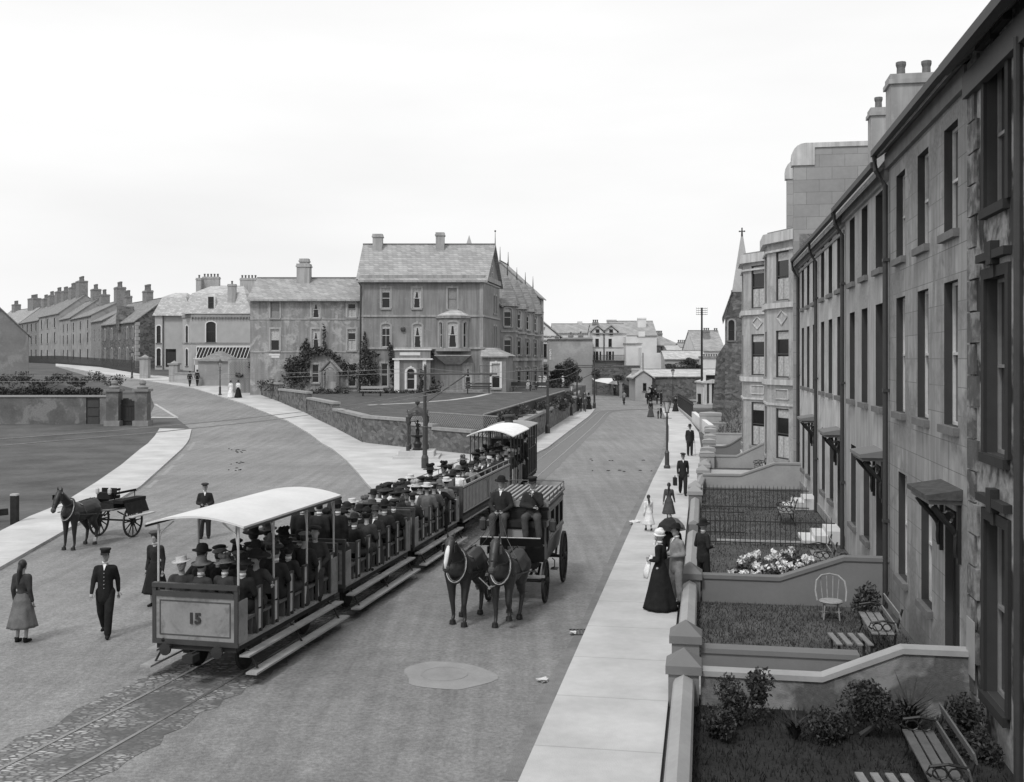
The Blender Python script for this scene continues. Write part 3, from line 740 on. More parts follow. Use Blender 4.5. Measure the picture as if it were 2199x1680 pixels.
# bay-fronted tall house, then the next one
def bay_face(h, pts, z0, z1, rows, w=1.0, sash='sashD', surround=None, only=None, curt='net', top=None, mat=None):
    """canted bay in the house's own space: pts = plan points front-to-back order left to right"""
    for i, (p, q) in enumerate(zip(pts, pts[1:])):
        p, q = Vector(p + (0,)), Vector(q + (0,)); d = q - p; Lg = d.length; F = h.face(p.x, p.y, math.atan2(d.y, d.x))
        ww = min(w, Lg - .35)
        ops = [dict(x=Lg / 2, z=z, w=ww, h=hh, curt=curt, arch=ar) for z, hh, ar in rows] if ww > .3 else []
        h.wall(F, 0, Lg, z0, z1, ops, rev=.12, sash=sash, surround=surround, sill='coping', key=False)
def ring_band(h_, pts, z0, z1, pr):
    """moulding following a plan line"""
    mb = MB(); P2 = [Vector(p + (0,)) for p in pts]; out = []
    for i, p in enumerate(P2):
        a = (P2[i] - P2[i - 1]).normalized() if i else None; b = (P2[i + 1] - P2[i]).normalized() if i < len(P2) - 1 else None
        na = Vector((a.y, -a.x, 0)) if a else None; nb = Vector((b.y, -b.x, 0)) if b else None
        n = (na + nb).normalized() / max(.5, ((na + nb).normalized().dot(nb))) if a and b else (na or nb)
        out.append(p + n * pr)
    for i in range(len(P2) - 1):
        mb.prism([P2[i], P2[i + 1], out[i + 1], out[i]][::-1], z0, z1)
    mb.build('string_course', M[h_.trimm], h_.root)
def loc_t(h0t, pts): # (a,t) -> local of a terrace-frame house whose empty is at T(AF, h0t)
    return [(h0t - t, a - AF) for a, t in pts]
def bay_house(t0, t1, a_wall, bay, label, zc, parts):
    loc, rz = tface(t1)
    h = House('bay_house', label, 'house', loc, rz, 'bay'); h.trimm = 'baytrim'
    W = t1 - t0; y = a_wall - AF
    F = h.face(0, y)
    pts = loc_t(t1, bay); pts = sorted(pts, key=lambda p: p[0])
    l, r = pts[0][0], pts[-1][0]
    if l > .01: h.wall(h.face(0, y), 0, l, 0, zc)
    if r < W - .01: h.wall(h.face(0, y), r, W, 0, zc)
    h.wall(h.face(W, y, math.pi / 2), 0, 9, 0, zc); h.wall(h.face(0, y + 9, -math.pi / 2), 0, 9, 0, zc); h.wall(h.face(W, y + 9, math.pi), 0, W, 0, zc)
    bay_face(h, pts, 0, zc, [(8.5, 2.3, 0), (4.9, 2.2, 0), (1.1, 2.35, 0)], 1.12, curt='half')
    for z0_, z1_, pr in ((zc - .12, zc + .35, .22), (zc - .55, zc - .45, .1), (8.15, 8.4, .13), (4.55, 4.8, .13), (3.58, 3.68, .06), (.3, .55, .1), (12, 12, 0)):
        if z1_ > z0_: ring_band(h, [(0, y)] + pts + [(W, y)] if l > .01 else pts, z0_, z1_, pr)
    top = pts; h.RF.prism([(0, y)] + pts + [(W, y), (W, y + 2.5), (0, y + 2.5)] if l > .01 else pts + [(W, y + 2.5), (0, y + 2.5)], zc + .35, zc + .45)
    # diamond and plaque mouldings on the canted face toward the street's near end
    p, q_ = Vector(pts[-2] + (0,)), Vector(pts[-1] + (0,)); d = (q_ - p); Lg = d.length; Fm = h.face(p.x, p.y, math.atan2(d.y, d.x))
    h.TRM.M = Fm; c = Lg / 2
    for a, b in (((c - .45, 7.72), (c, 8.05)), ((c, 8.05), (c + .45, 7.72)), ((c + .45, 7.72), (c, 7.38)), ((c, 7.38), (c - .45, 7.72))):
        h.TRM.bar((a[0], -.02, a[1] - .0), (b[0], -.02, b[1]), .07, .06)
    for a, b in (((c - .55, 3.55), (c + .55, 3.55)), ((c - .55, 3.1), (c + .55, 3.1)), ((c - .55, 3.1), (c - .55, 3.55)), ((c + .55, 3.1), (c + .55, 3.55))): h.TRM.bar((a[0], -.02, a[1] + .80), (b[0], -.02, b[1] + .80), .05, .05)
    h.TRM.M = Matrix()
    h.roofm = 'slateD'; h.gable_roof(0, W, y, y + 9, zc - .1, zc + 3.2, ov=-.8, ox=-.1)
    h.wall(h.face(W, y, math.pi / 2), 0, .01, 0, .01)
    return h, y, W
h, y, W = bay_house(49.3, 57.8, 4.2, [(4.2, 50.2), (3.0, 52.6), (3.0, 55.4), (4.2, 57.8)], 'tall pale bay-fronted house with diamond moulding on its bay, joined to the terrace', 11.35, None)
pw = MB() # tall party wall with a rounded front corner
def party(mb, x, zt, y0, y1, th=.5):
    ps = [(y0, 0)] + [(y0 + .5 - .5 * math.cos(a), zt - .5 + .5 * math.sin(a)) for a in [i * math.pi / 2 / 5 for i in range(6)]] + [(y1, zt), (y1, 0)]
    mb.slab([(x, p, z) for p, z in ps], (th, 0, 0), 0)
    ps2 = [(y0 - .09 + .59 - .59 * math.cos(a), zt - .5 + .59 * math.sin(a)) for a in [i * math.pi / 2 / 5 for i in range(6)]] + [(y1 + .05, zt + .09), (y1 + .05, zt - .12), (y0 + .9, zt - .12), (y0 + .9, zt - .9), (y0 - .09, zt - .9)]
    mb.slab([(x - .06, p, z) for p, z in ps2], (th + .12, 0, 0), 1)
M['gablew'] = gmat('gable_block_render', .30, .9, .10, .6, .15, pattern='ashlar', mapping=(1.1, .55))
party(pw, W - .5, 15.3, -.25, 8.2); party(pw, .1, 16.0, .05, 6)
pw.build('party_wall', [M['gablew'], M['baytrim']], h.root)
h.chimney(W - .25, 6.3, .5, 2.2, 15.2, 15.85, 4, 'y', 'gablew', .2)
h.done('revM')
h, y, W = bay_house(57.85, 66, 3.55, [(3.55, 57.9), (2.15, 60.0), (2.15, 63.0), (3.55, 65)], 'second bay-fronted house further along, with peeling ground floor, above the grass bank', 11.1, None)
h.done('revM')

# ================================================================ hotel
def r2(x, y, Y=93.0):
    u, v = 483.8 + .32 * x, 475 + .32 * y
    return (u - U0) / FPX * Y, CH - (v - V0) / FPX * Y
def opr(x0, x1, y0, y1, Y=93.0, **k):
    a, t = r2(x0, y0, Y); b, bt = r2(x1, y1, Y)
    d = dict(x=(a + b) / 2, z=bt, w=round(b - a, 2), h=round(t - bt, 2)); d.update(k); return d
h = House('hotel', 'large grey three-storey hotel with slate roof standing above the corner lawn', 'hotel', (0, 93, 0), 0, 'stuccoH')
h.trimm = 'trimH'
XL, XR = r2(905, 0)[0], r2(1735, 0)[0]
ZB, ZEH = 2.4, r2(0, 385)[1]
SA = math.atan(.157)
ops = [opr(1050, 1108, 450, 585, curt='valance'), opr(1258, 1315, 450, 585, curt='net'), opr(1495, 1555, 450, 590, curt='blind', sash='sashG'),
       opr(1050, 1108, 690, 845, arch=.12, curt='valance', bars=True), opr(1262, 1320, 690, 850, arch=.12, curt='net'),
       opr(1048, 1092, 955, 1110), opr(1605, 1655, 965, 1125, curt='net')]
h.wall(h.face(0, 0), XL, XR, ZB, ZEH, ops, rev=.14, surround='trimH', sill='coping')
# side (gable) wall follows the street
SL = 8.3
Fs = h.face(XR, 0, math.pi / 2 - SA)
zr = r2(0, 168, 97.2)[1]
so = [dict(x=x_, z=z_, w=.55, h=h_, curt='valance') for x_ in (5.2, 6.4) for z_, h_ in ((6.9, 1.9), (10.0, 1.6))] + [dict(x=4.1, z=13.0, w=.7, h=1.3)]
h.wall(Fs, 0, SL, ZB, ZEH, [o for o in so if o['z'] < 12], rev=.12, surround='trimH', sill='coping', key=False)
h.W.M = Fs; h.W.poly([(0, 0, ZEH), (SL, 0, ZEH), (SL / 2, 0, zr)]); h.W.M = Matrix()
win_g = inst('window', window_meshes(.6, 1.3, .12, 0, 'sash', False, 0)[0], h.root, Fs @ Vector((4.1, -.1, 12.95)), (0, 0, math.pi / 2 - SA)); inst('pane', window_meshes(.6, 1.3, .12, 0, 'sash', False, 0)[1], win_g)
bx, by = XR + SL * math.sin(SA), SL * math.cos(SA)
h.wall(h.face(bx, by, math.pi), 0, bx - XL, ZB, ZEH); h.wall(h.face(XL, by, -math.pi / 2), 0, by, ZB, ZEH)
h.W.poly([(XL, 0, ZEH), (XL, by, ZEH), (XL, by / 2, zr)])
xr_ = XR + SL / 2 * math.sin(SA)
ov = .45; sl = (zr - ZEH) / (by / 2)
h.RF.slab([(XL - .3, -ov, ZEH - sl * ov), (XR + .35, -ov, ZEH - sl * ov), (xr_ + .35, by / 2, zr), (XL - .3, by / 2, zr)], (0, 0, .16))
h.RF.slab([(bx + .35, by + ov, ZEH - sl * ov), (XL - .3, by + ov, ZEH - sl * ov), (XL - .3, by / 2, zr), (xr_ + .35, by / 2, zr)], (0, 0, .16))
h.RF.box(XL - .3, xr_ + .3, by / 2 - .1, by / 2 + .1, zr + .12, zr + .22, 1)
F0 = h.face(0, 0)
for y_, th_, pr in ((395, .42, .18), (412, .12, .08), (643, .16, .09), (860, .18, .12), (1150, .2, .07)):
    z_ = r2(0, y_)[1]; h.band(F0, XL, XR + .05, z_, z_ + th_, pr); h.band(Fs, 0, SL, z_, z_ + th_, pr)
for z0_, x_ in ((0, XL + .02), (0, XR - .34)): h.TRM.box(x_, x_ + .3, -.05, .003, ZB, ZEH - .4)
h.chimney(r2(990, 0)[0], by / 2 - .4, .85, .9, zr - 1.6, r2(0, 92, 97)[1], 0, mat='tw2'); h.chimney(r2(1425, 0)[0], by / 2 - .4, .75, .9, zr - 1.6, r2(0, 82, 97)[1], 0, mat='tw2')
fin = MB(); fin.tube([(xr_ + .3, by / 2, zr + .1), (xr_ + .3, by / 2, zr + 1.3)], [.05, .02], 6); fin.ell((xr_ + .3, by / 2, zr + 1.35), .09, 8); fin.build('finial', M['iron'], h.root)
# first-floor bay (oriel) with leaded cap and bracket, over the ground-floor window
b0, b1 = r2(1422, 0)[0], r2(1640, 0)[0]; zt = r2(0, 645)[1]; zb = r2(0, 862)[1]
pts = [(b0, 0.0), (b0 + .75, -.95), (b1 - .75, -.95), (b1, 0.0)]
for i, (p, q) in enumerate(zip(pts, pts[1:])):
    d = Vector((q[0] - p[0], q[1] - p[1])); Lg = d.length; F = h.face(p[0], p[1], math.atan2(d.y, d.x))
    o = opr(1485, 1552, 680, 850, arch=.12); ww = o['w'] if i == 1 else .42
    h.wall(F, 0, Lg, zb - .1, zt, [dict(x=Lg / 2, z=o['z'], w=ww, h=o['h'], arch=.1, curt='net' if i == 1 else None)], rev=.1, surround='trimH', sill='coping', key=False)
ring_band(h, pts, zt - .1, zt + .12, .12); ring_band(h, pts, zb - .15, zb + .1, .14)
cb = MB(); tp = Vector(((b0 + b1) / 2, 0, zt + .65)); q = [(b0 - .15, 0.02), (b0 + .65, -1.12), (b1 - .65, -1.12), (b1 + .15, .02)]
for p_, q_ in zip(q, q[1:]): cb.poly([(p_[0], p_[1], zt + .1), (q_[0], q_[1], zt + .1), (tp.x + (q_[0] - tp.x) * .25, 0, tp.z), (tp.x + (p_[0] - tp.x) * .25, 0, tp.z)])
cb.build('bay_roof', M['slateP'], h.root)
br_ = MB()  # splayed balcony hood beneath the bay
z1_, z0_ = r2(0, 905)[1], r2(0, 962)[1]
br_.add([(b0 - .1, -1.05, z1_), (b1 + .1, -1.05, z1_), (b1 + .1, 0, z1_), (b0 - .1, 0, z1_), (b0 + .75, -.3, z0_), (b1 - .75, -.3, z0_), (b1 - .75, 0, z0_), (b0 + .75, 0, z0_)], [(0, 1, 2, 3), (0, 4, 5, 1), (1, 5, 6, 2), (3, 7, 4, 0), (7, 6, 5, 4)])
br_.box(b0 - .15, b1 + .15, -1.1, 0, z1_, z1_ + .08); br_.build('bay_bracket', M['tw2'], h.root)
# porch
p0, p1 = r2(1142, 0)[0], r2(1392, 0)[0]; zt2 = r2(0, 868)[1]; zc_ = r2(0, 932)[1]
o = opr(1228, 1282, 990, 1128, arch=.35)
Fp = h.face(0, -1.2); h.wall(Fp, p0 + .1, p1 - .1, ZB, zt2, [dict(o, curt=None)], rev=.12, surround='white', sill='coping')
h.wall(h.face(p0 + .1, 0, -math.pi / 2), 0, 1.2, ZB, zt2); h.wall(h.face(p1 - .1, -1.2, math.pi / 2), 0, 1.2, ZB, zt2)
pr_ = MB(); pr_.box(p0 - .1, p1 + .1, -1.4, 0, zc_, zc_ + .14).box(p0, p1, -1.3, 0, zt2, zt2 + .12)
pr_.box(p0 + .05, p0 + .5, -1.3, -1.2, ZB, zc_).box(p1 - .75, p1 - .45, -1.28, -1.2, ZB + .2, zc_)
sg = opr(1182, 1318, 882, 902); pr_.box(sg['x'] - sg['w'] / 2, sg['x'] + sg['w'] / 2, -1.26, -1.2, sg['z'], sg['z'] + sg['h'])
pr_.build('porch_trim', M['white'], h.root)
# ground-floor bay on the street corner with lattice
g0, g1 = XR - .1, r2(1885, 0)[0]; zt3 = r2(0, 905)[1]
o = opr(1790, 1846, 955, 1120)
h.wall(h.face(0, -.6), g0, g1, ZB, zt3, [dict(o, curt='halfblind')], rev=.12, surround='white', sill='coping'); h.wall(h.face(g1, -.6, math.pi / 2 - SA), 0, 4, ZB, zt3); h.wall(h.face(g0, 0, -math.pi / 2), 0, .6, ZB, zt3)
cb = MB(); q = [(g0 - .15, -.8), (g1 + .2, -.8), (g1 + .85, 3.6), (g0 + .4, 3.6)]; cb.poly([(g0 - .15, -.8, zt3), (g1 + .2, -.8, zt3), (g0 + .9, .2, zt3 + .7), (g0 - .05, .2, zt3 + .7)]); cb.poly([(g1 + .2, -.8, zt3), (g1 + .9, 3.6, zt3), (g0 + 1.3, 3.6, zt3 + .7), (g0 + .9, .2, zt3 + .7)])
cb.box(g0 - .2, g1 + .22, -.85, -.6, zt3 - .12, zt3); cb.build('bay_roof', M['slate'], h.root)
def lattice(mb, x0, x1, z0, z1, y, st=.16, w=.022, F=None):
    if F is not None: mb.M = F
    n = int((x1 - x0 + z1 - z0) / st)
    for k in range(n):
        a = k * st
        for sg_ in (0, 1):
            xa, za = (x0 + a, z0) if a < x1 - x0 else (x1, z0 + a - (x1 - x0)); xb, zb_ = (x0, z0 + a) if a < z1 - z0 else (x0 + a - (z1 - z0), z1)
            if sg_: xa, xb = x0 + x1 - xa, x0 + x1 - xb
            mb.bar((xa, y + .01 * sg_, za), (xb, y + .01 * sg_, zb_), w, .01)
    mb.M = Matrix()
for a_ in ((g0 + .05, o['x'] - .55, ZB + .3, zt3 - .25, -.64), (p0 + .55, r2(1215, 0)[0] - .1, ZB + .3, zc_ - .05, -1.24), (r2(1300, 0)[0], p1 - .8, ZB + .3, zc_ - .05, -1.24)):
    lt = MB(); lattice(lt, *a_); lt.build('wall_trellis', M['lattice'], h.root)
tk = MB(); c = r2(1195, 725); tk.lathe([(.02, -.02), (.22, -.03), (.22, -.16), (.12, -.2), (0, -.2)], (c[0], 0, c[1]), 14, axis='y'); tk.build('gas_bell', M['iron'], h.root)
dp = MB(); x_ = r2(908, 0)[0]; dp.tube([(x_ - .25, -.4, ZEH - .1), (x_ + .1, -.3, ZEH - .7), (x_ + .05, -.12, ZEH - 1.6), (x_ - .05, -.12, ZB)], .06, 8); dp.build('downpipe', M['gutterpipe'], h.root)
for s_ in ((XL, 1),): pass
h.done('revM')

# left wing of the hotel
h = House('hotel_wing', 'lower hotel wing with flaking stucco and ivy, left of the main block', 'building', (0, 93.6, 0), 0, 'stuccoW'); h.trimm = 'tw2'
YW = 93.6
x0, x1 = r2(168, 0, YW)[0], XL - .01; ze = r2(0, 520, YW)[1]
ops = [opr(305, 365, 540, 650, YW, curt='blind', sash='sashG'), opr(582, 635, 535, 650, YW, curt='net'), opr(822, 878, 535, 645, YW, curt='half'),
       opr(305, 365, 725, 870, YW, curt='halfblind'), opr(582, 635, 725, 860, YW, curt='net'), opr(822, 878, 725, 868, YW, curt='half'), opr(582, 630, 962, 1085, YW), opr(826, 878, 962, 1110, YW)]
h.wall(h.face(0, 0), x0, x1, 1.2, ze, ops, rev=.14, surround='tw2', sill='coping', key=False)
h.wall(h.face(x1, 7, math.pi), 0, x1 - x0, 1.2, ze); h.wall(h.face(x0, 7, -math.pi / 2), 0, 7, 1.2, ze)
zr = r2(0, 392, 97)[1]; h.gable_wall(x0, 0, 7, ze, zr); h.gable_roof(x0, x1, 0, 7, ze, zr, ov=.45, ox=.2)
for y_, th_ in ((530, .25), (662, .09), (882, .1)): h.band(h.face(0, 0), x0, x1, r2(0, y_, YW)[1], r2(0, y_, YW)[1] + th_, .05)
h.chimney(r2(522, 0, 96)[0], 3.0, 1.15, 1.1, zr - 1.5, r2(0, 285, 96)[1], 0, mat='tw2'); h.chimney(r2(525, 0, 96)[0], 3.0, .78, .78, r2(0, 285, 96)[1] - .1, r2(0, 250, 96)[1], 0, mat='tw2')
vt = MB(); 
for a in ((295, 370, 890, 903), (312, 365, 905, 918)): o = opr(*a, YW); vt.box(o['x'] - o['w'] / 2, o['x'] + o['w'] / 2, -.03, .0, o['z'], o['z'] + o['h'])
vt.build('vent_panel', M['white'], h.root)
h.done('revM')

# receding wing of bays along the street behind the hotel
A0 = Vector((-1.25, 101.2, 0)); dr = Vector((math.sin(SA), math.cos(SA), 0))
wl = 24.5; A1 = A0 + dr * wl
h = House('bay_terrace', 'row of bayed and gabled houses receding along the street behind the hotel', 'terrace', A0, math.pi / 2 - SA, 'stuccoH'); h.trimm = 'trimH'; h.roofm = 'slateD'
zE = 11.0
cur = 0.0
for k in range(4):
    c = 1.0 + k * 6.1
    h.wall(h.face(0, 0), cur, c, 1.5, zE)
    pts = [(c, 0), (c + 1.0, -1.25), (c + 2.9, -1.25), (c + 3.9, 0)]
    bay_face(h, pts, 1.5, zE, [(8.9, 1.75, .12), (6.2, 1.75, .12), (3.1, 1.85, .12)], .8, 'sash', 'trimH', curt='valance')
    for z0_, z1_, pr in ((zE - .15, zE + .12, .2), (8.35, 8.5, .1), (5.6, 5.85, .12), (2.5, 2.7, .1)): ring_band(h, pts, z0_, z1_, pr)
    # pointed roof over the bay
    m = c + 1.95
    h.RF.add([(c - .2, 0, zE + .1), (c + .95, -1.5, zE + .1), (c + 2.95, -1.5, zE + .1), (c + 4.1, 0, zE + .1), (m, -.35, zE + 3.0), (m, 3.2, zE + 3.0), (c - .2, 2, zE + .1), (c + 4.1, 2, zE + .1)],
             [(0, 1, 4), (1, 2, 4), (2, 3, 4), (0, 4, 5, 6), (3, 7, 5, 4)])
    f_ = MB().tube([(m, -.35, zE + 2.9), (m, -.35, zE + 4.2)], [.07, .015], 6); f_.build('finial', M['iron'], h.root)
    cur = c + 3.9
h.wall(h.face(0, 0), cur, wl, 1.5, zE); h.wall(h.face(wl, 0, math.pi / 2), 0, 8, 0, zE); h.wall(h.face(0, 8, -math.pi / 2), 0, 8, 0, zE + 0)
h.gable_wall(wl, 0, 8, zE, 15.0); h.gable_wall(0, 0, 8, zE, 15.0); h.gable_roof(0, wl, 0, 8, zE, 15.0, ov=.3)
h.chimney(2, 4, .9, 1.8, 14, 16.3, 3, 'y', 'tw2')
h.done('revM')
# gabled end block rising over the row
h = House('gabled_house', 'tall gabled end house with spiky finials at the far end of the bayed row', 'house', A1, math.pi / 2 - SA, 'tw2'); h.trimm = 'trimH'
h.wall(h.face(0, -.4), 0, 6, 1, 13.2, [dict(x=1.4, z=z_, w=.9, h=1.8, curt='valance') for z_ in (3.0, 6.1, 9.0)] + [dict(x=4.4, z=z_, w=.9, h=1.8, curt='valance') for z_ in (3.0, 6.1, 9.0)] + [dict(x=3, z=11.5, w=.8, h=1.4)], rev=.12, surround='trimH')
h.wall(h.face(6, -.4, math.pi / 2), 0, 9, 1, 13.2); h.wall(h.face(0, 8.6, -math.pi / 2), 0, 9, 1, 13.2); h.wall(h.face(6, 8.6, math.pi), 0, 6, 1, 13.2)
h.gable_wall(6, -.4, 8.6, 13.2, 17.2, 4); h.gable_wall(0, -.4, 8.6, 13.2, 17.2, 4); h.gable_roof(0, 6, -.4, 8.6, 13.2, 17.2, ov=.3, yr=4)
for x_ in (0, 6): MB().tube([(x_, 4, 17.2), (x_, 4, 19)], [.08, .02], 6).build('finial', M['iron'], h.root)
h.done('revM')

KH = 1.183   # the hotel stands farther up the hill than first surveyed: bigger and farther
def farther(o): o.location = Vector((o.location.x * KH, o.location.y * KH, CH + (o.location.z - CH) * KH)); o.scale = (KH, KH, KH)
for o_ in [o_ for o_ in COL.objects if o_.parent is None and o_.name.split('.')[0] in ('hotel', 'hotel_wing', 'bay_terrace', 'gabled_house')]: farther(o_)
# ================================================================ generic house between two ground points
def simple(name, label, A, B, depth, z0, ze, zr, wallm, roofm='slate', rows=(), cols=(), w=.9, sash='sash', surround=None, chim=(), cat='house', group=None, arch=0, ov=.25, extra=(), trims=(), hip=False, sideops=(), trim='coping', curt=None, rev=.12):
    A, B = Vector(A), Vector(B); d = (B - A); d.z = 0; Lg = d.length
    h = House(name, label, cat, (A.x, A.y, 0), math.atan2(d.y, d.x), wallm, group); h.roofm = roofm; h.trimm = trim
    ops = [dict(x=Lg * c, z=z, w=w, h=hh, arch=arch, curt=curt) for z, hh in rows for c in cols] + [dict(e, x=e['x'] * Lg) for e in extra]
    h.wall(h.face(0, 0), 0, Lg, z0, ze, ops, rev=rev, sash=sash, surround=surround, sill='coping', key=False)
    h.wall(h.face(Lg, 0, math.pi / 2), 0, depth, z0, ze, sideops, rev=rev, sash=sash, surround=surround, sill='coping', key=False); h.wall(h.face(0, depth, -math.pi / 2), 0, depth, z0, ze); h.wall(h.face(Lg, depth, math.pi), 0, Lg, z0, ze)
    if hip: h.hip_roof(0, Lg, 0, depth, ze, zr, inset=hip if hip is not True else None)
    elif zr > ze: h.gable_wall(Lg, 0, depth, ze, zr); h.gable_wall(0, 0, depth, ze, zr); h.gable_roof(0, Lg, 0, depth, ze, zr, ov=ov, ox=.1)
    for (z, th) in trims: h.band(h.face(0, 0), 0, Lg, z, z + th, .06)
    for c in chim: h.chimney(c[0] * Lg, c[1] * depth, c[2], c[3], c[4], c[5], c[6], c[7] if len(c) > 7 else 'x', c[8] if len(c) > 8 else 'brickch')
    return h
def PX(u, v, Y):  # x, z at depth Y
    return (u - U0) / FPX * Y, CH - (v - V0) / FPX * Y
# --- villa with mansard roof and conservatory on the left
VY = 150.0
def r1(x, y, Y=VY): return PX(.28 * x, 572 + .28 * y, Y)
def mansard(h, x0, x1, y0, y1, ze, z1, z2, ins=.9, rg=2.4):
    a = [(x0 - .3, y0 - .3, ze), (x1 + .3, y0 - .3, ze), (x1 + .3, y1 + .3, ze), (x0 - .3, y1 + .3, ze)]
    b = [(x0 + ins, y0 + ins, z1), (x1 - ins, y0 + ins, z1), (x1 - ins, y1 - ins, z1), (x0 + ins, y1 - ins, z1)]
    c = [(x0 + rg, (y0 + y1) / 2, z2), (x1 - rg, (y0 + y1) / 2, z2)]
    h.RF.add(a + b + c, [(0, 1, 5, 4), (1, 2, 6, 5), (2, 3, 7, 6), (3, 0, 4, 7), (4, 5, 9, 8), (5, 6, 9), (6, 7, 8, 9), (7, 4, 8), (3, 2, 1, 0)])
vx0, vx1 = r1(1470, 0)[0], r1(1920, 0)[0]; zb_, ze_, zm, zt_ = r1(0, 800)[1], r1(0, 365)[1], r1(0, 205)[1], r1(0, 125)[1]
h = House('villa', 'cream villa with slate mansard roof and arched windows on the left road', 'villa', (0, VY, 0), 0, 'cream'); h.roofm = 'slateP'; h.trimm = 'coping'
o1 = dict(x=r1(1620, 0)[0], z=r1(0, 583)[1], w=1.35, h=r1(0, 425)[1] - r1(0, 583)[1], arch=.3, bars=True)
h.wall(h.face(0, 0), vx0, vx1, zb_ - 1, ze_, [o1], sash='sashD', surround='pale', key=False)
cx_, cy_ = r1(1365, 0)[0], 2.2
d = Vector((vx0 - cx_, -cy_)); Fc = h.face(cx_, cy_, math.atan2(d.y, d.x)); Lc = d.length
h.wall(Fc, 0, Lc, zb_ - 1, ze_, [dict(x=Lc * .5, z=z_, w=.8, h=2.4, arch=.25) for z_ in (r1(0, 585)[1], r1(0, 775)[1] + .2)], sash='sashD', surround='pale', key=False)
lx0 = r1(1190, 0, 154)[0]
h.wall(h.face(0, 4), lx0, lx0 + 1.1, zb_ - 1, ze_, [dict(x=lx0 + .55, z=z_, w=.6, h=2.5, arch=.2) for z_ in (r1(0, 585)[1], r1(0, 775)[1] + .2)], sash='sashD', surround='pale', key=False)
h.wall(h.face(0, 4.3), lx0 + 1.1, cx_ + .2, zb_ - 1, ze_, [dict(x=lx0 + 2.2, z=r1(0, 775)[1], w=1.5, h=2.6, kind='door')])
h.wall(h.face(cx_, 4.3, -math.pi / 2), 0, 2.1, zb_ - 1, ze_)
h.wall(h.face(vx1, 0, math.pi / 2), 0, 12, zb_ - 1, ze_); h.wall(h.face(lx0, 12, -math.pi / 2), 0, 8, zb_ - 1, ze_); h.wall(h.face(vx1, 12, math.pi), 0, vx1 - lx0, zb_ - 1, ze_)
mansard(h, vx0 - 1.1, vx1, 0, 12, ze_, zm, zt_); mansard(h, lx0, cx_ + .5, 4, 12, ze_ - .1, zm - .3, zm + .5, .8, 1.6)
h.band(h.face(0, 0), vx0, vx1, ze_ - .5, ze_ - .1, .2); h.band(h.face(0, 0), vx0, vx1, r1(0, 595)[1], r1(0, 595)[1] + .2, .08); h.band(Fc, 0, Lc, ze_ - .5, ze_ - .1, .15); h.band(Fc, 0, Lc, r1(0, 595)[1], r1(0, 595)[1] + .2, .08)
for k in range(20): h.TRM.box(vx0 + k * .42, vx0 + k * .42 + .14, -.25, -.05, ze_ - .72, ze_ - .5)
dm = MB(); x_ = r1(1620, 0)[0]; z_ = r1(0, 330)[1]; dm.box(x_ - .6, x_ + .6, .0, 1.6, z_, z_ + 1.5); dm.lathe([(.62, 0), (.62, 1.7), (.0, 1.7)], (x_, -.02, z_ + 1.5), 14, axis='y'); dm.build('dormer', M['pale'], h.root)
wv = inst('window', window_meshes(.75, 1.6, .02, 0, 'sashD', False, 0)[0], h.root, (x_, -.06, z_ + .15)); inst('pane', window_meshes(.75, 1.6, .02, 0, 'sashD', False, 0)[1], wv, (0, -.01, 0))
for xx, yy, w_, pt in ((1530, 70, 2.4, 5), (1830, 80, 2.4, 5)): h.chimney(r1(xx, 0)[0], 6, w_, .9, zt_ - 1, r1(0, yy + 12, 156)[1], pt, 'x', 'tw2')
h.chimney(r1(1450, 0)[0], 5, .7, .9, zt_ - 2.5, r1(0, 95, 156)[1], 1, 'x', 'tw2'); h.chimney(r1(1772, 0)[0], .7, 1.1, .7, r1(0, 290)[1], r1(0, 135)[1], 1, 'x', 'tw2')
gh = MB(); gx0, gx1 = r1(1510, 0)[0], r1(1922, 0)[0]; gz1, gz0 = r1(0, 620)[1], r1(0, 705)[1]
n = 16
for k in range(n + 1):
    x_ = gx0 + (gx1 - gx0) * k / n; gh.bar((x_ + .6 * (k == 0), -2.2, gz0), (x_, -.02, gz1), .06, .06)
gh.box(gx0, gx1, -.1, 0, gz1 - .05, gz1 + .12); gh.box(gx0 + .2, gx1, -2.3, -2.15, gz0 - .15, gz0 + .02); gh.box(gx0 + .3, gx0 + .4, -2.2, -2.1, zb_ - 1, gz0); gh.box(gx0 + .3, gx1, -2.2, -2.1, zb_ - 1, zb_ + .8)
ghf = gh.build('conservatory', M['white'], h.root)
gp_ = MB().quad((gx0 + .5, -2.18, gz0 - .02), (gx1, -2.18, gz0 - .02), (gx1, -.03, gz1 - .03), (gx0, -.03, gz1 - .03)); gp_.build('pane', M['glass'], ghf)
h.done('revM')
# porch trellis of the villa is dark ironwork
vp = MB(); vp.box(r1(1228, 0)[0], r1(1362, 0)[0], -.2, .2, r1(0, 602)[1], r1(0, 590)[1])
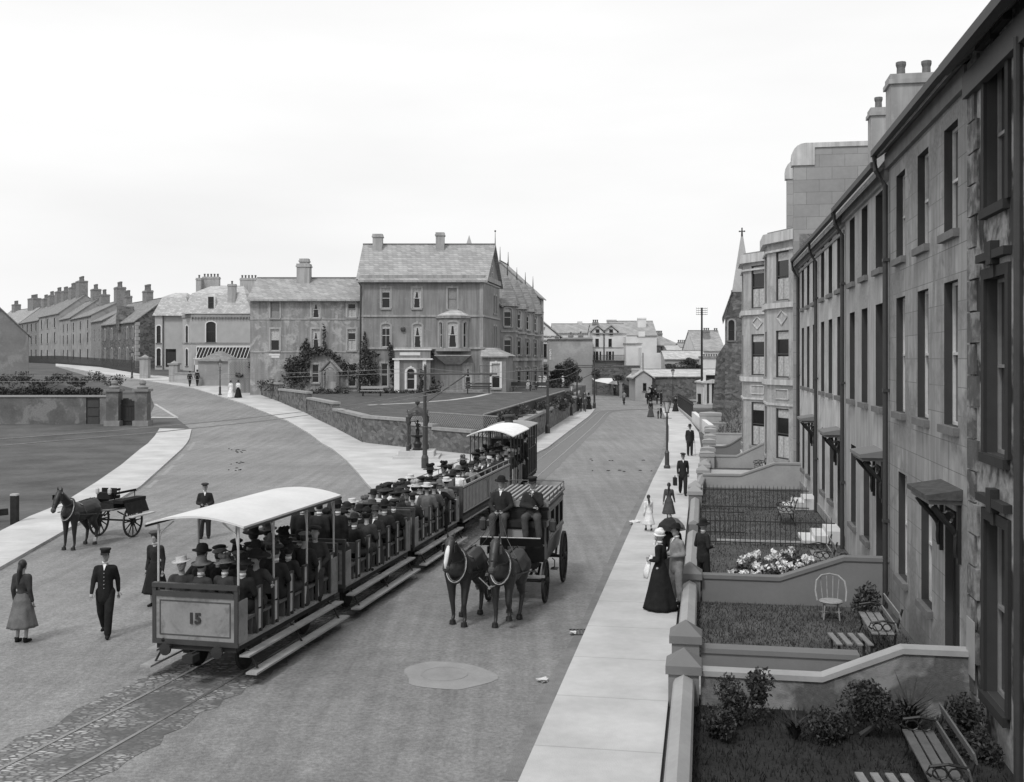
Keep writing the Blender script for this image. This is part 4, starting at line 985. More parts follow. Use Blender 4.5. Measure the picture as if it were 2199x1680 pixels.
# --- stone schoolhouse with steep roof
A, B = PX(218, 0, 176), PX(292, 0, 158)
h = simple('stone_house', 'dark stone house with steep slate roof and white-edged arched windows', (A[0], 176, 0), (B[0], 158, 0), 9, 3.0, 11.4, 14.9, 'rubble', 'slateD',
           rows=((5.4, 2.1), (8.9, 1.7)), cols=(.12, .33, .56, .78, .93), w=.55, sash='sashD', surround='cream', arch=.2, chim=((.52, .5, 2.6, 1, 14, 16.9, 6),))
d = MB(); Lg = math.hypot(B[0] - A[0], 18); d.slab([(Lg * .56 - .9, -.35, 10.2), (Lg * .56 + .9, -.35, 10.2), (Lg * .56 + .9, -.35, 11.9), (Lg * .56, -.35, 14.0), (Lg * .56 - .9, -.35, 11.9)], (0, 2.5, 0)); d.build('wall_dormer', M['rubble'], h.root)
q = MB()
for k in range(14): q.box(Lg - (.5 if k % 2 else .3), Lg + .02, -.03, .3, 3.6 + k * .55, 4.1 + k * .55); q.box(Lg - .02, Lg + .03, 0, (.6 if k % 2 else .4), 3.6 + k * .55, 4.1 + k * .55)
q.build('quoins', M['cream'], h.root); h.done('revM')
def row(u0, Y0, u1, Y1, z0, ze, zr, *a, **k):
    return simple(a[0], a[1], (PX(u0, 0, Y0)[0], Y0, 0), (PX(u1, 0, Y1)[0], Y1, 0), k.pop('depth', 10), z0, ze, zr, *a[2:], **k)
row(196, 186, 222, 176, 4, 12.2, 14.8, 'plain_house', 'small dark-fronted house squeezed beside the stone house', 'brickch', 'slateD', rows=((5.6, 1.8), (9.2, 1.6)), cols=(.3, .7), w=.8, chim=((.5, .5, 2.4, 1, 14, 16.9, 7),)).done()
row(152, 206, 196, 186, 4.5, 13.4, 16.0, 'plain_house', 'pale three-storey house with three window columns on the far left street', 'rowwall', 'slateD', rows=((5.8, 1.8), (8.7, 1.8), (11.2, 1.5)), cols=(.15, .5, .85), w=1.0, sash='sashD', chim=((.3, .5, 2.0, 1.6, 15, 18.3, 6), (.95, .5, 2.6, 1.6, 15, 18.8, 8))).done()
row(128, 218, 153, 205, 4.5, 13.8, 17.4, 'plain_house', 'narrow pale gabled house with a dark side wall on the far left street', 'rowwall', 'slateD', rows=((5.8, 1.8), (8.7, 1.8), (11.2, 1.5)), cols=(.35, .7), w=.9, sash='sashD', chim=((.8, .5, 2.6, 1.6, 16.5, 19.8, 7),)).done()
row(84, 240, 128, 218, 4.8, 15.2, 19.0, 'plain_house', 'tall house with broad dark bay window on the far left street', 'rowwall', 'slateD', rows=((5.8, 2.0), (9.2, 2.2), (12.4, 2.0)), cols=(.15, .45, .8), w=1.8, sash='sashD', chim=((.15, .5, 3.2, 1.6, 18, 21.3, 7), (.5, .5, 3.2, 1.6, 18, 21.6, 8), (.85, .5, 3.6, 1.8, 18, 22.4, 9))).done()
row(44, 262, 84, 240, 4.8, 14.6, 18.6, 'plain_house', 'grey house at the far left end of the receding street row', 'brickch', 'slateD', rows=((6, 2.0), (9.2, 2.0), (12.2, 1.8)), cols=(.15, .4, .62, .86), w=1.4, sash='sashD', chim=((.2, .5, 3, 1.6, 17.5, 20.8, 6), (.5, .5, 3, 1.6, 17.5, 21.2, 6), (.85, .5, 3, 1.6, 17.5, 21.6, 7))).done()
row(-20, 285, 42, 262, 4.8, 14.6, 18.6, 'plain_house', 'hazy farthest house at the left edge of the picture', 'brickch', 'slate', rows=((6, 2.0), (9.2, 2.0)), cols=(.3, .7), w=1.2, sash='sashD', chim=((.2, .5, 3, 1.6, 17.5, 20.6, 5), (.8, .5, 5, 2, 17.5, 21.4, 8))).done()
# gabled cottage at the left edge
h = House('cottage', 'pale rendered gable end of a low cottage at the left edge', 'cottage', (PX(50, 0, 112)[0] - 5.6, 112, 0), R(24), 'cottagew'); h.roofm = 'slateD'
h.wall(h.face(0, 0), 0, 5.6, 1, 8.4); h.W.poly([(0, 0, 8.4), (5.6, 0, 8.4), (2.8, 0, 11.2)]); h.wall(h.face(5.6, 0, math.pi / 2), 0, 9, 1, 8.4); h.wall(h.face(0, 9, -math.pi / 2), 0, 9, 1, 8.4)
h.RF.slab([(5.9, -.2, 8.1), (5.9, 9, 8.1), (2.8, 9, 11.2), (2.8, -.2, 11.2)], (0, 0, .15)); h.RF.slab([(-.3, 9, 8.1), (-.3, -.2, 8.1), (2.8, -.2, 11.2), (2.8, 9, 11.2)], (0, 0, .15)); h.done()
# --- small pyramid-roofed gatehouse beside the villa
c = PX(463, 0, 121)
h = House('gate_lodge', 'low square lodge with pyramid slate roof beside the left lamp post', 'lodge', (c[0], 121, 0), 0, 'blank'); h.roofm = 'slateD'
z0_, z1_ = 1.8, PX(0, 776, 121)[1]; wh = 1.95
h.wall(h.face(-wh, 0), 0, 2 * wh, z0_, z1_); h.wall(h.face(wh, 0, math.pi / 2), 0, 4, z0_, z1_); h.wall(h.face(-wh, 4, -math.pi / 2), 0, 4, z0_, z1_)
h.hip_roof(-wh, wh, 0, 4, z1_, PX(0, 754, 122)[1], ov=.25, inset=1.7); h.done()

# ================================================================ buildings in the middle distance
def r3(x, y, Y): return PX(1099.5 + .2932 * x, 475 + .2932 * y, Y)
def blockr3(name, label, x0, x1, ytop, ybase, Y, depth, wallm, roofm='slate', yr=None, base0=True, **k):
    a, zt = r3(x0, ytop, Y); b, zb = r3(x1, ybase, Y); zr = zt + .01 if yr is None else r3(0, yr, Y + depth / 2)[1]
    z0 = -.5 if base0 else zb
    return simple(name, label, (a, Y, 0), (b, Y, 0), depth, z0, zt, zr, wallm, roofm, **k)
def zz(y, Y): return r3(0, y, Y)[1]
# cafe with white gable and lettering
Y = 185
h = House('cafe', 'white gabled cafe with painted lettering behind the hotel row', 'cafe', (0, Y, 0), 0, 'pale')
a0, a1 = r3(120, 0, Y)[0], r3(352, 0, Y)[0]; ze = zz(850, Y)
h.wall(h.face(0, 0), a0, a1, 0, ze, [dict(x=r3(240, 0, Y)[0], z=zz(1000, Y), w=.8, h=zz(900, Y) - zz(1000, Y)), dict(x=r3(240, 0, Y)[0], z=zz(1125, Y), w=1.6, h=zz(1055, Y) - zz(1125, Y))], sash='sashD')
rx, rz_ = r3(205, 725, Y); h.W.poly([(a0, 0, ze), (a1, 0, ze), (rx, 0, rz_)])
h.RF.slab([(a1 + .5, -.3, ze - .2), (a1 + .5, 14, ze - .2), (rx, 14, rz_ + .1), (rx, -.3, rz_ + .1)], (0, 0, .25)); h.RF.slab([(a0, 14, ze), (a0, -.3, ze), (rx, -.3, rz_ + .1), (rx, 14, rz_ + .1)], (0, 0, .25))
h.wall(h.face(a1, 0, math.pi / 2), 0, 14, 0, ze); h.band(h.face(0, 0), a0, a1, zz(1048, Y), zz(1030, Y), .3); h.band(h.face(0, 0), a0, a1, zz(878, Y), zz(868, Y), .2)
def text(body, x, y, z, size, mat, parent, name='lettering', vert=False, rot=(math.pi / 2, 0, 0), ext=.02):
    cu = bpy.data.curves.new(name, 'FONT'); cu.body = body; cu.size = size; cu.extrude = ext; cu.offset = size * .035; cu.align_x = 'CENTER'; cu.resolution_u = 2
    if vert: cu.space_line = .85
    tmp = bpy.data.objects.new('tmp', cu); COL.objects.link(tmp); dg_ = bpy.context.evaluated_depsgraph_get()
    me = bpy.data.meshes.new_from_object(tmp.evaluated_get(dg_)); bpy.data.objects.remove(tmp); me.materials.clear(); me.materials.append(mat)
    return inst(name, me, parent, (x, y, z), rot)
text('SPECIALITY', r3(266, 0, Y)[0], -.06, zz(853, Y), .42, M['letterG'], h.root); text('ET', r3(231, 0, Y)[0], -.06, zz(796, Y), .55, M['letterG'], h.root)
h.done('revM')
Y = 176
h = blockr3('blank_building', 'big blank grey rendered wall building with low chimneys and a vertical CAFE sign', 272, 592, 868, 1140, Y, 8, 'blank', 'slateD', trims=(), chim=((.2, .3, .75, .6, zz(870, Y), zz(838, Y), 1), (.52, .3, .8, .6, zz(868, Y), zz(832, Y), 1), (.75, .3, .85, .6, zz(860, Y), zz(826, Y), 1)))
st = MB(); st.box(h.root.location.x * 0 + r3(376, 0, Y)[0] - h.root.location.x, r3(592, 0, Y)[0] - h.root.location.x, 0, 8, zz(868, Y), zz(853, Y)); st.build('parapet', M['blank'], h.root)
text('C\nA\nF\nE', r3(283, 0, Y)[0] - h.root.location.x, -.06, zz(955, Y), .52, M['letterW'], h.root, vert=True)
h.done()
Y = 195
blockr3('long_house', 'long low white house under a slate roof behind the blank wall', 300, 600, 820, 1000, Y, 9, 'pale', 'slate', yr=758, chim=((.7, .5, .85, .7, zz(800, Y), zz(728, Y), 0, 'x', 'pale'),)).done()
Y = 180; dw = lambda x0, x1, y0, y1, **k: dict(x=((x0 + x1) / 2 - 590) / 250, z=zz(y1, Y), w=round((x1 - x0) * .2932 / FPX * Y, 2), h=round(zz(y0, Y) - zz(y1, Y), 2), **k)
h = blockr3('white_house', 'white rendered house with two gabled dormers and balcony railing in the middle distance', 590, 840, 822, 1055, Y, 11, 'pale', 'slate', yr=758,
            extra=[dw(612, 638, 862, 922), dw(708, 733, 862, 922)] + [dw(x, x + 12, 955, 1018) for x in (598, 643, 692, 736)] + [dw(614, 634, 955, 1018), dw(708, 730, 955, 1018)],
            chim=((.15, .4, 1.0, .7, zz(775, Y), zz(735, Y), 3),), trims=((zz(930, Y), .12),), sash='sashD')
Lw = r3(840, 0, Y)[0] - r3(590, 0, Y)[0]
for x0_, x1_ in ((588, 668), (684, 770)):
    xa, xb = (x0_ - 590) / 250 * Lw, (x1_ - 590) / 250 * Lw; xm = (xa + xb) / 2; d = MB()
    d.slab([(xa, -.12, zz(822, Y)), (xb, -.12, zz(822, Y)), (xb, -.12, zz(808, Y)), (xm, -.12, zz(772, Y)), (xa, -.12, zz(808, Y))], (0, 4, 0)); dd = d.build('dormer', M['pale'], h.root)
    d = MB(); d.slab([(xa - .3, -.4, zz(812, Y)), (xm, -.4, zz(768, Y)), (xm, 5, zz(768, Y)), (xa - .3, 5, zz(812, Y))], (0, 0, .2)); d.slab([(xm, -.4, zz(768, Y)), (xb + .3, -.4, zz(812, Y)), (xb + .3, 5, zz(812, Y)), (xm, 5, zz(768, Y))], (0, 0, .2)); d.build('dormer_roof', M['slate'], dd)
    w_ = inst('window', window_meshes(.6, .98, .02, 0, 'sashD', False, 0)[0], h.root, (xm, -.16, zz(835, Y))); inst('pane', window_meshes(.6, .98, .02, 0, 'sashD', False, 0)[1], w_, (0, -.01, 0))
rl = MB(); rl.box(0, Lw, -1.3, 0, zz(1028, Y), zz(1022, Y))
for k in range(41): rl.box(Lw * k / 40, Lw * k / 40 + .05, -1.3, -1.25, zz(1022, Y), zz(982, Y))
rl.box(0, Lw, -1.32, -1.24, zz(984, Y), zz(981, Y)); rl.build('balcony_railing', M['iron'], h.root)
dp = MB().tube([(Lw * .34, -.08, zz(820, Y)), (Lw * .34, -.08, zz(1020, Y))], .1, 6); dp.build('downpipe', M['iron'], h.root)
h.done('revM')
Y = 200
blockr3('tall_house', 'large roofed building with two broad chimneys rising behind the white house', 735, 1062, 838, 1000, Y, 13, 'pale', 'slate', yr=738, chim=((.06, .5, 1.8, 1.0, zz(800, Y), zz(714, Y), 0, 'x', 'palegrey'), (.72, .3, 1.6, 1.0, zz(850, Y), zz(704, Y), 0, 'x', 'pale'))).done()
Y = 176
h = blockr3('extension', 'stepped white extension wall beside the white dormered house', 838, 952, 900, 1065, Y, 7, 'pale', extra=())
MB().box(0, (918 - 838) * .2932 / FPX * Y, .002, 7, zz(900, Y), zz(845, Y)).box(2.2, 3.2, 1, 2, zz(845, Y), zz(808, Y)).build('upper_block', M['pale'], h.root); h.done()
Y = 172
h = House('sloping_wall_house', 'pale lean-to gable wall sloping down to the right above the barn', 'outbuilding', (0, Y, 0), 0, 'pale')
h.W.slab([(r3(950, 0, Y)[0], 0, 0), (r3(1120, 0, Y)[0], 0, 0), (r3(1120, 0, Y)[0], 0, zz(965, Y)), (r3(1030, 0, Y)[0], 0, zz(965, Y)), (r3(950, 0, Y)[0], 0, zz(925, Y))], (0, 6, 0)); h.TRM.box(r3(955, 0, Y)[0], r3(965, 0, Y)[0], -.1, 0, zz(1095, Y), zz(965, Y)); h.done()
Y = 205
blockr3('hipped_house', 'brick house with hipped slate roof and a row of tall chimney pots', 945, 1238, 912, 1000, Y, 11, 'brickch', 'slate', yr=838, hip=3.4, rows=((zz(948, Y), .7),), cols=(.3, .55, .8), w=.8, sash='sashD', chim=((.52, .5, 1.75, .8, zz(860, Y), zz(815, Y), 6, 'x'),)).done()
Y = 198
blockr3('hipped_outhouse', 'pale low outhouse beside the hipped brick house', 1140, 1320, 950, 1100, Y, 8, 'palegrey', 'slateP', yr=915).done()
h = blockr3('low_range', 'low range with a long line of chimney pots left of the telegraph pole', 1235, 1400, 925, 1050, 200, 8, 'brickch', 'slate', yr=900, rows=((zz(950, 200), .7),), cols=(.3, .6), w=.5, chim=((.4, .5, 3.2, .7, zz(905, 200), zz(885, 200), 9),)); h.done()
blockr3('slate_house', 'broad slate-roofed house with chimney left of the church', 1345, 1562, 950, 1150, 180, 14, 'pale', 'slate', yr=808, chim=((.52, .3, 1.05, .8, zz(880, 180), zz(797, 180), 3), (.95, .5, .7, .7, zz(830, 180), zz(795, 180), 2))).done()
h = blockr3('parapet_house', 'pale flat-topped building with a line of dark pots behind the telegraph pole', 1398, 1562, 1000, 1200, 165, 6, 'pale', chim=((.5, .5, 3.1, .5, zz(1002, 165), zz(994, 165), 8, 'x', 'pale'),)); h.done()
blockr3('pale_lean_to', 'low pale roofed lean-to between the barn and the church', 1120, 1420, 1010, 1180, 168, 6, 'palegrey', 'slateP', yr=955).done()
# long stone barn
Y = 150
h = blockr3('stone_barn', 'long rubble-stone barn with pale slate roof across the far road', 1000, 1535, 1140, 1312, Y, 9, 'rubble2', 'slateP', yr=1092)
h.done()
h = House('gabled_barn_end', 'gabled stone and plaster end of the barn with a small window', 'barn', (0, Y - 1, 0), 0, 'palegrey'); h.roofm = 'slateP'
xa, xb = r3(905, 0, Y - 1)[0], r3(1028, 0, Y - 1)[0]; xm = r3(963, 0, Y - 1)[0]
h.wall(h.face(0, 0), xa, xb, -.2, zz(1150, Y - 1), [dict(x=xm + .2, z=zz(1245, Y - 1), w=.5, h=1.1)], sash='sashD')
h.W.poly([(xa, 0, zz(1150, Y - 1)), (xb, 0, zz(1150, Y - 1)), (xm, 0, zz(1100, Y - 1))])
h.wall(h.face(xa, 8, -math.pi / 2), 0, 8, -.2, zz(1150, Y - 1)); h.wall(h.face(xb, 0, math.pi / 2), 0, 1.1, -.2, zz(1150, Y - 1))
h.RF.slab([(xa - .4, -.2, zz(1155, Y - 1)), (xm, -.2, zz(1098, Y - 1)), (xm, 8, zz(1098, Y - 1)), (xa - .4, 8, zz(1155, Y - 1))], (0, 0, .15)); h.RF.slab([(xm, -.2, zz(1098, Y - 1)), (xb + .4, -.2, zz(1155, Y - 1)), (xb + .4, 8, zz(1155, Y - 1)), (xm, 8, zz(1098, Y - 1))], (0, 0, .15))
h.chimney(xa + .6, 4, 1.3, .9, zz(1150, Y), zz(1080, Y), 0, 'x', 'palegrey'); h.done('revM')
# stone walls and yard gate on the far side
def stone_wall(label, A, B, z0, z1, th=.45, mat='rubble', name='stone_wall', group=None, cop=True, copm='coping', z1b=None, cat='wall', ch=.18, co=.07):
    A, B = Vector(A), Vector(B); d = (B - A); d.z = 0; Lg = d.length; z1b = z1 if z1b is None else z1b
    o = thing(name, label, cat, (A.x, A.y, 0), math.atan2(d.y, d.x), group)
    w = MB(); w.slab([(0, 0, z0), (Lg, 0, z0), (Lg, 0, z1b), (0, 0, z1)], (0, th, 0)); w.build('wall_body', M[mat], o)
    if cop: MB().slab([(-.04, -co, z1 + .002), (Lg + .04, -co, z1b + .002), (Lg + .04, -co, z1b + ch), (-.04, -co, z1 + ch)], (0, th + 2 * co, 0)).build('coping', M[copm], o)
    return o
def p3(x, y, Y): q = r3(x, y, Y); return Vector((q[0], Y, 0))
stone_wall('ivy-topped stone wall across the far road left of the yard gate', p3(530, 0, 190), p3(800, 0, 168), -.2, zz(1170, 190), mat='rubble2', z1b=zz(1205, 168), cop=False)
stone_wall('higher garden wall under the white house', p3(590, 0, 174), p3(935, 0, 174), -.2, zz(1065, 174), mat='rubble2', copm='sill')
yg = thing('yard_gate', 'dark boarded yard gates between the stone wall and the barn', 'gate', p3(818, 0, 160), 0)
wg = p3(905, 0, 160).x - p3(818, 0, 160).x
for k in range(2):
    q = MB(); x0_ = k * wg / 2
    for j in range(7): q.box(x0_ + .02 + j * wg / 14.5, x0_ + .02 + (j + .9) * wg / 14.5, 0, .08, .1, 1.7 + .2 * math.sin((j + .5) / 7 * math.pi))
    q.box(x0_ + .05, x0_ + wg / 2 - .05, -.05, 0, .4, .5); q.box(x0_ + .05, x0_ + wg / 2 - .05, -.05, 0, 1.4, 1.5); q.build('gate_leaf', M['gate'], yg)
for x_ in (-.5, wg + .1): MB().box(x_ - .1, x_ + .3, -.1, .3, 0, 2.1).box(x_ - .15, x_ + .35, -.15, .35, 2.1, 2.25).build('gate_post', M['blank'], yg)
tn = MB(); q = [p3(590, 0, 176), p3(770, 0, 170)]
# little classical lodge beside the church
Y = 136
h = blockr3('classical_lodge', 'small pale classical lodge with a shallow pediment near the church', 1402, 1538, 1188, 1315, Y, 5, 'pale', extra=[dict(x=.55, z=.15, w=1.9, h=3.6, kind='door')])
xl = 0; xr_ = r3(1538, 0, Y)[0] - r3(1402, 0, Y)[0]
pd = MB(); pd.slab([(-.2, -.35, zz(1188, Y)), (xr_ + .2, -.35, zz(1188, Y)), (xr_ + .2, -.35, zz(1178, Y)), (xr_ / 2, -.35, zz(1158, Y)), (-.2, -.35, zz(1178, Y))], (0, 5.6, 0)); pd.build('pediment', M['baytrim'], h.root)
for x_ in (.1, xr_ * .3, xr_ * .78, xr_ - .4): MB().box(x_, x_ + .35, -.2, .0, 0, zz(1188, Y)).build('pilaster', M['baytrim'], h.root)
h.done('revM')
# church
Y = 112
h = House('church', 'dark rubble church with steep gable, lancet window and slender spire', 'church', (r3(1562, 0, 112)[0] * (1 - math.cos(.2)), Y + r3(1562, 0, 112)[0] * math.sin(.2), 0), -.2, 'rubble2'); h.roofm = 'slateD'; h.trimm = 'coping'
cx0 = r3(1562, 0, Y)[0]; cx1 = cx0 + 9
h.wall(h.face(0, 0), cx0, cx1, -.3, zz(715, Y), [dict(x=r3(1608, 0, Y)[0], z=zz(875, Y), w=.62, h=zz(725, Y) - zz(875, Y), arch=.3)], sash='sashD', surround='coping', key=False, rev=.3)
h.W.add([(cx0, 0, zz(715, Y)), (r3(1612, 0, Y)[0], 0, zz(520, Y)), (r3(1648, 0, Y)[0], 0, zz(520, Y)), (cx1, 0, zz(715, Y) + 3), (cx1, 0, zz(715, Y))], [(0, 4, 3, 2, 1)])
h.wall(h.face(cx0, 16, -math.pi / 2), 0, 16, -.3, zz(715, Y))
h.RF.slab([(cx0 - .3, -.3, zz(722, Y)), (r3(1612, 0, Y)[0], -.3, zz(520, Y)), (r3(1612, 0, Y)[0], 16, zz(520, Y)), (cx0 - .3, 16, zz(722, Y))], (0, 0, .22))
h.TRM.box(r3(1604, 0, Y)[0], r3(1618, 0, Y)[0], -.3, .4, zz(522, Y), zz(508, Y))
h.W.add([(cx0 - 1.4, 1, -.3), (cx0, 1, -.3), (cx0, 2.6, -.3), (cx0 - 1.4, 2.6, -.3), (cx0 - .9, 1, 6), (cx0, 1, 7.4), (cx0, 2.6, 7.4), (cx0 - .9, 2.6, 6)], [(0, 1, 5, 4), (4, 5, 6, 7), (3, 0, 4, 7), (2, 3, 7, 6)])
sp = MB(); tx, tz = r3(1685, 100, Y); bw_ = 4.0; zb_ = zz(545, Y)
sp.add([(tx - 1.75, .3, zb_ - 4), (tx + 1.75, .3, zb_ - 4), (tx + 1.75, 3.8, zb_ - 4), (tx - 1.75, 3.8, zb_ - 4), (tx - .12, 1.9, tz), (tx + .12, 1.9, tz), (tx + .12, 2.1, tz), (tx - .12, 2.1, tz)], [(0, 1, 5, 4), (1, 2, 6, 5), (2, 3, 7, 6), (3, 0, 4, 7)])
so_ = sp.build('spire', M['palegrey'], h.root)
cr_ = MB(); cr_.tube([(tx, 2, tz - .1), (tx, 2, tz + .8), (tx, 2, tz + .95)], [.12, .07, .03], 8); cr_.tube([(tx - .26, 2, tz + .55), (tx + .26, 2, tz + .55)], .06, 8); cr_.ell((tx - .26, 2, tz + .55), .09, 8); cr_.ell((tx + .26, 2, tz + .55), .09, 8); cr_.ell((tx, 2, tz + .85), .09, 8); cr_.build('cross', M['iron'], so_)
h.done('revM')
# distant spire over the hotel roof
sp = MB(); c = PX(1007, 502, 180); sp.add([(c[0] - 2.4, 180, -1 + 20), (c[0] + 2.4, 180, 19), (c[0] + 2.4, 184, 19), (c[0] - 2.4, 184, 19), (c[0], 182, c[1])], [(0, 1, 4), (1, 2, 4), (2, 3, 4), (3, 0, 4)])
sp.box(c[0] - 2.4, c[0] + 2.4, 180, 184, -1, 19)
tag(sp.build('distant_steeple', M['palegrey']), 'tip of a distant grey steeple showing above the hotel ridge', 'steeple')
# ================================================================ corner lawn, its walls and fences
def lawnz(x, y): return 1.48 + .0196 * (max(60, min(110, y)) - 62)
def lz0(y): return CH + (lawnz(0, y * KH) - CH) / KH
lp = [CORN + Vector((-.3, .6, 0))] + [G(*p) + Vector((.5, .7, 0)) for p in wallL[:6]] + [Vector((-33, 122, 0)), Vector((-20, 138, 0)), Vector((9.5, 138, 0))] + [G(1240, 885.5) + Vector((-.6, 0, 0)), G(1155, 941) + Vector((-.6, 0, 0))]
patch('hotel_lawn', lp, 0, M['lawn'], 2.8, lawnz, M['rubble'])
def lpath(pts, w, name='garden_path', mat='path'):
    P3 = [Vector((p[0], p[1], 0)) for p in pts]; l, r = [], []
    for i, p in enumerate(P3):
        d = (P3[min(i + 1, len(P3) - 1)] - P3[max(i - 1, 0)]).normalized(); n = Vector((-d.y, d.x, 0)) * w / 2; l.append(p + n); r.append(p - n)
    patch(name, l + r[::-1], .012, M[mat], 0, lawnz)
lpath([(-11.8, 88), (-8.6, 90.5), (-5.5, 95), (-3.4, 100.5), (-2.1, 107)], .6)
lpath([(-13.6, 108), (-7, 108.1), (-2.1, 108), (1, 108.3)], .5)
pass
# stepped rubble wall: sections from the corner leftwards, then rightwards
def wsec(A, B, z0, zt, label):
    return stone_wall(label, A, B, z0, zt - .18, .5, 'rubble', 'stone_wall', 'stepped sections of the corner garden wall')
g_ = lambda u, v: G(u, v)
A_ = [g_(*p) for p in wallL]
def pt(u, Yt=None):
    us = [p[0] for p in wallL]
    for (ua, va), (ub, vb) in zip(wallL, wallL[1:]):
        if ua >= u >= ub: f = (ua - u) / (ua - ub); return G(ua + (ub - ua) * f, va + (vb - va) * f)
    return G(*wallL[0])
secs = [(540, 490, 3.95, 'farthest stepped wall section, beside the lodge'), (597, 542, 3.48, 'fourth stepped wall section, right of the walking couple in white'), (658, 599, 2.92, 'third stepped wall section left of the pier joint'),
        (716, 660, 2.45, 'second stepped wall section, left of the sharp corner')]
for u1, u0_, zt, lb in secs:
    a, b = pt(u0_), pt(u1); wsec(a, b, H(b.x, b.y) - .3, zt, 'stone wall: ' + lb)
a, b = pt(716), pt(778); b = G(778, 953)
wsec(a, b, -.2, 1.98, 'stone wall: long section ending at the sharp left corner')
C0 = b; dd_ = (CORN - C0); Lc_ = dd_.length
for f0, f1, zt, lb in ((.0, .36, 1.95, 'highest section right of the sharp left corner'), (.36, .54, 1.72, 'section behind the drinking fountain'), (.54, .80, 1.55, 'section just right of the fountain and trolley pole'), (.80, 1.0, 1.40, 'lowest section behind the rear canopied tram car')):
    wsec(C0 + dd_ * f0, C0 + dd_ * f1, -.2, zt, 'stone wall: ' + lb)
wR1 = G(1240, 885.5)
stone_wall('long stone wall with rounded coping beside the tram track along the right side of the hotel garden', CORN, wR1, -.2, 1.6, .5, 'rubble', ch=.2)
stone_wall('stone wall continuing from the far end of the hotel garden wall', wR1 + Vector((.2, .6, 0)), G(1246, 868), -.2, 1.9, .5, 'rubble')
# fences
fn = thing('garden_fence', 'dark close-paled fence with pale top rail along the street side of the hotel garden', 'fence', (-1.7, 64.5, 0), 0)
fd = Vector((4.9 + 1.7, 100 - 64.5, 0)); fL = fd.length; fn.rotation_euler = (0, 0, math.atan2(fd.y, fd.x))
q = MB(); k = 0
while k * .16 < fL:
    x = k * .16; z = 1.45 + .012 * x; q.box(x, x + .09, 0, .03, z - .1, z + .92); k += 1
q.build('paling', M['tframe'], fn); fn.children[0]['kind'] = 'stuff'
MB().slab([(0, -.04, 2.38), (fL, -.04, 2.78), (fL, -.04, 2.86), (0, -.04, 2.46)], (0, .1, 0)).build('top_rail', M['coping'], fn)
lf = thing('lattice_fence', 'diamond lattice fence inside the corner garden wall', 'fence', (C0.x + dd_.x * .34, C0.y + dd_.y * .34 + .9, 0), math.atan2(dd_.y, dd_.x))
q = MB(); Ll = Lc_ * .62; lattice(q, 0, Ll, 1.3, 2.38, 0, .2, .03); q.build('lattice_panel', M['lattice'], lf); MB().box(0, Ll, -.03, .03, 2.38, 2.44).build('top_rail', M['lattice'], lf)
# trellis wall left of the wing
tw = thing('trellis_wall', 'grey garden wall with white diamond trellis left of the ivy arch', 'wall', (r2(0, 0, 95)[0], 95.5, 0), 0)
x0_, x1_ = r2(20, 0, 95.5)[0] - tw.location.x, r2(560, 0, 95.5)[0] - tw.location.x
MB().box(x0_, x1_, 0, .3, .5, r2(0, 930, 95.5)[1]).build('wall_body', M['tw2'], tw); q = MB(); lattice(q, x0_ + .1, x1_, 2.0, r2(0, 940, 95.5)[1], -.04, .22, .035); q.build('trellis', M['letterG'] and M['lattice'], tw); MB().box(x0_, x1_, -.05, .35, r2(0, 930, 95.5)[1], r2(0, 922, 95.5)[1]).build('coping', M['coping'], tw)
# rustic pointed arbour
ab = thing('arbour', 'pointed rustic lattice arbour with bargeboards before the ivied wing', 'arbour', (r2(704, 0, 91)[0], 91, lz0(91)), 0)
hw = r2(768, 0, 91)[0] - ab.location.x; zt_ = r2(0, 938, 91)[1] - ab.location.z; ze_ = r2(0, 1000, 91)[1] - ab.location.z
q = MB()
for sg in (-1, 1): q.box(sg * hw * .8 - .06, sg * hw * .8 + .06, -.06, .06, 0, ze_); q.bar((sg * hw * 1.05, -.05, ze_ - .12), (0, -.05, zt_), .14, .1); q.box(sg * hw * .8 - .06, sg * hw * .8 + .06, 1.1, 1.22, 0, ze_)
q.build('frame', M['letterG'], ab); q = MB(); q.tube([(hw * .62 * math.cos(t), -.08, ze_ - .3 + .55 * math.sin(t)) for t in [i * math.pi / 10 for i in range(11)]], .07, 6); q.build('arch_board', M['lattice'], ab)
for sg in (-1, 1):
    q = MB(); lattice(q, min(sg * hw * .5, sg * hw * .8), max(sg * hw * .5, sg * hw * .8), .05, ze_ - .25, -.02, .16, .025); q.build('lattice_panel', M['lattice'], ab)
MB().box(-hw * .5, hw * .5, .5, .9, .1, .95).build('bench_seat', M['tw2'], ab)
MB().slab([(-hw * 1.15, -.1, ze_ - .2), (0, -.1, zt_ + .05), (0, 1.3, zt_ + .05), (-hw * 1.15, 1.3, ze_ - .2)], (0, 0, .06)).slab([(0, -.1, zt_ + .05), (hw * 1.15, -.1, ze_ - .2), (hw * 1.15, 1.3, ze_ - .2), (0, 1.3, zt_ + .05)], (0, 0, .06)).build('roof', M['slate'], ab)

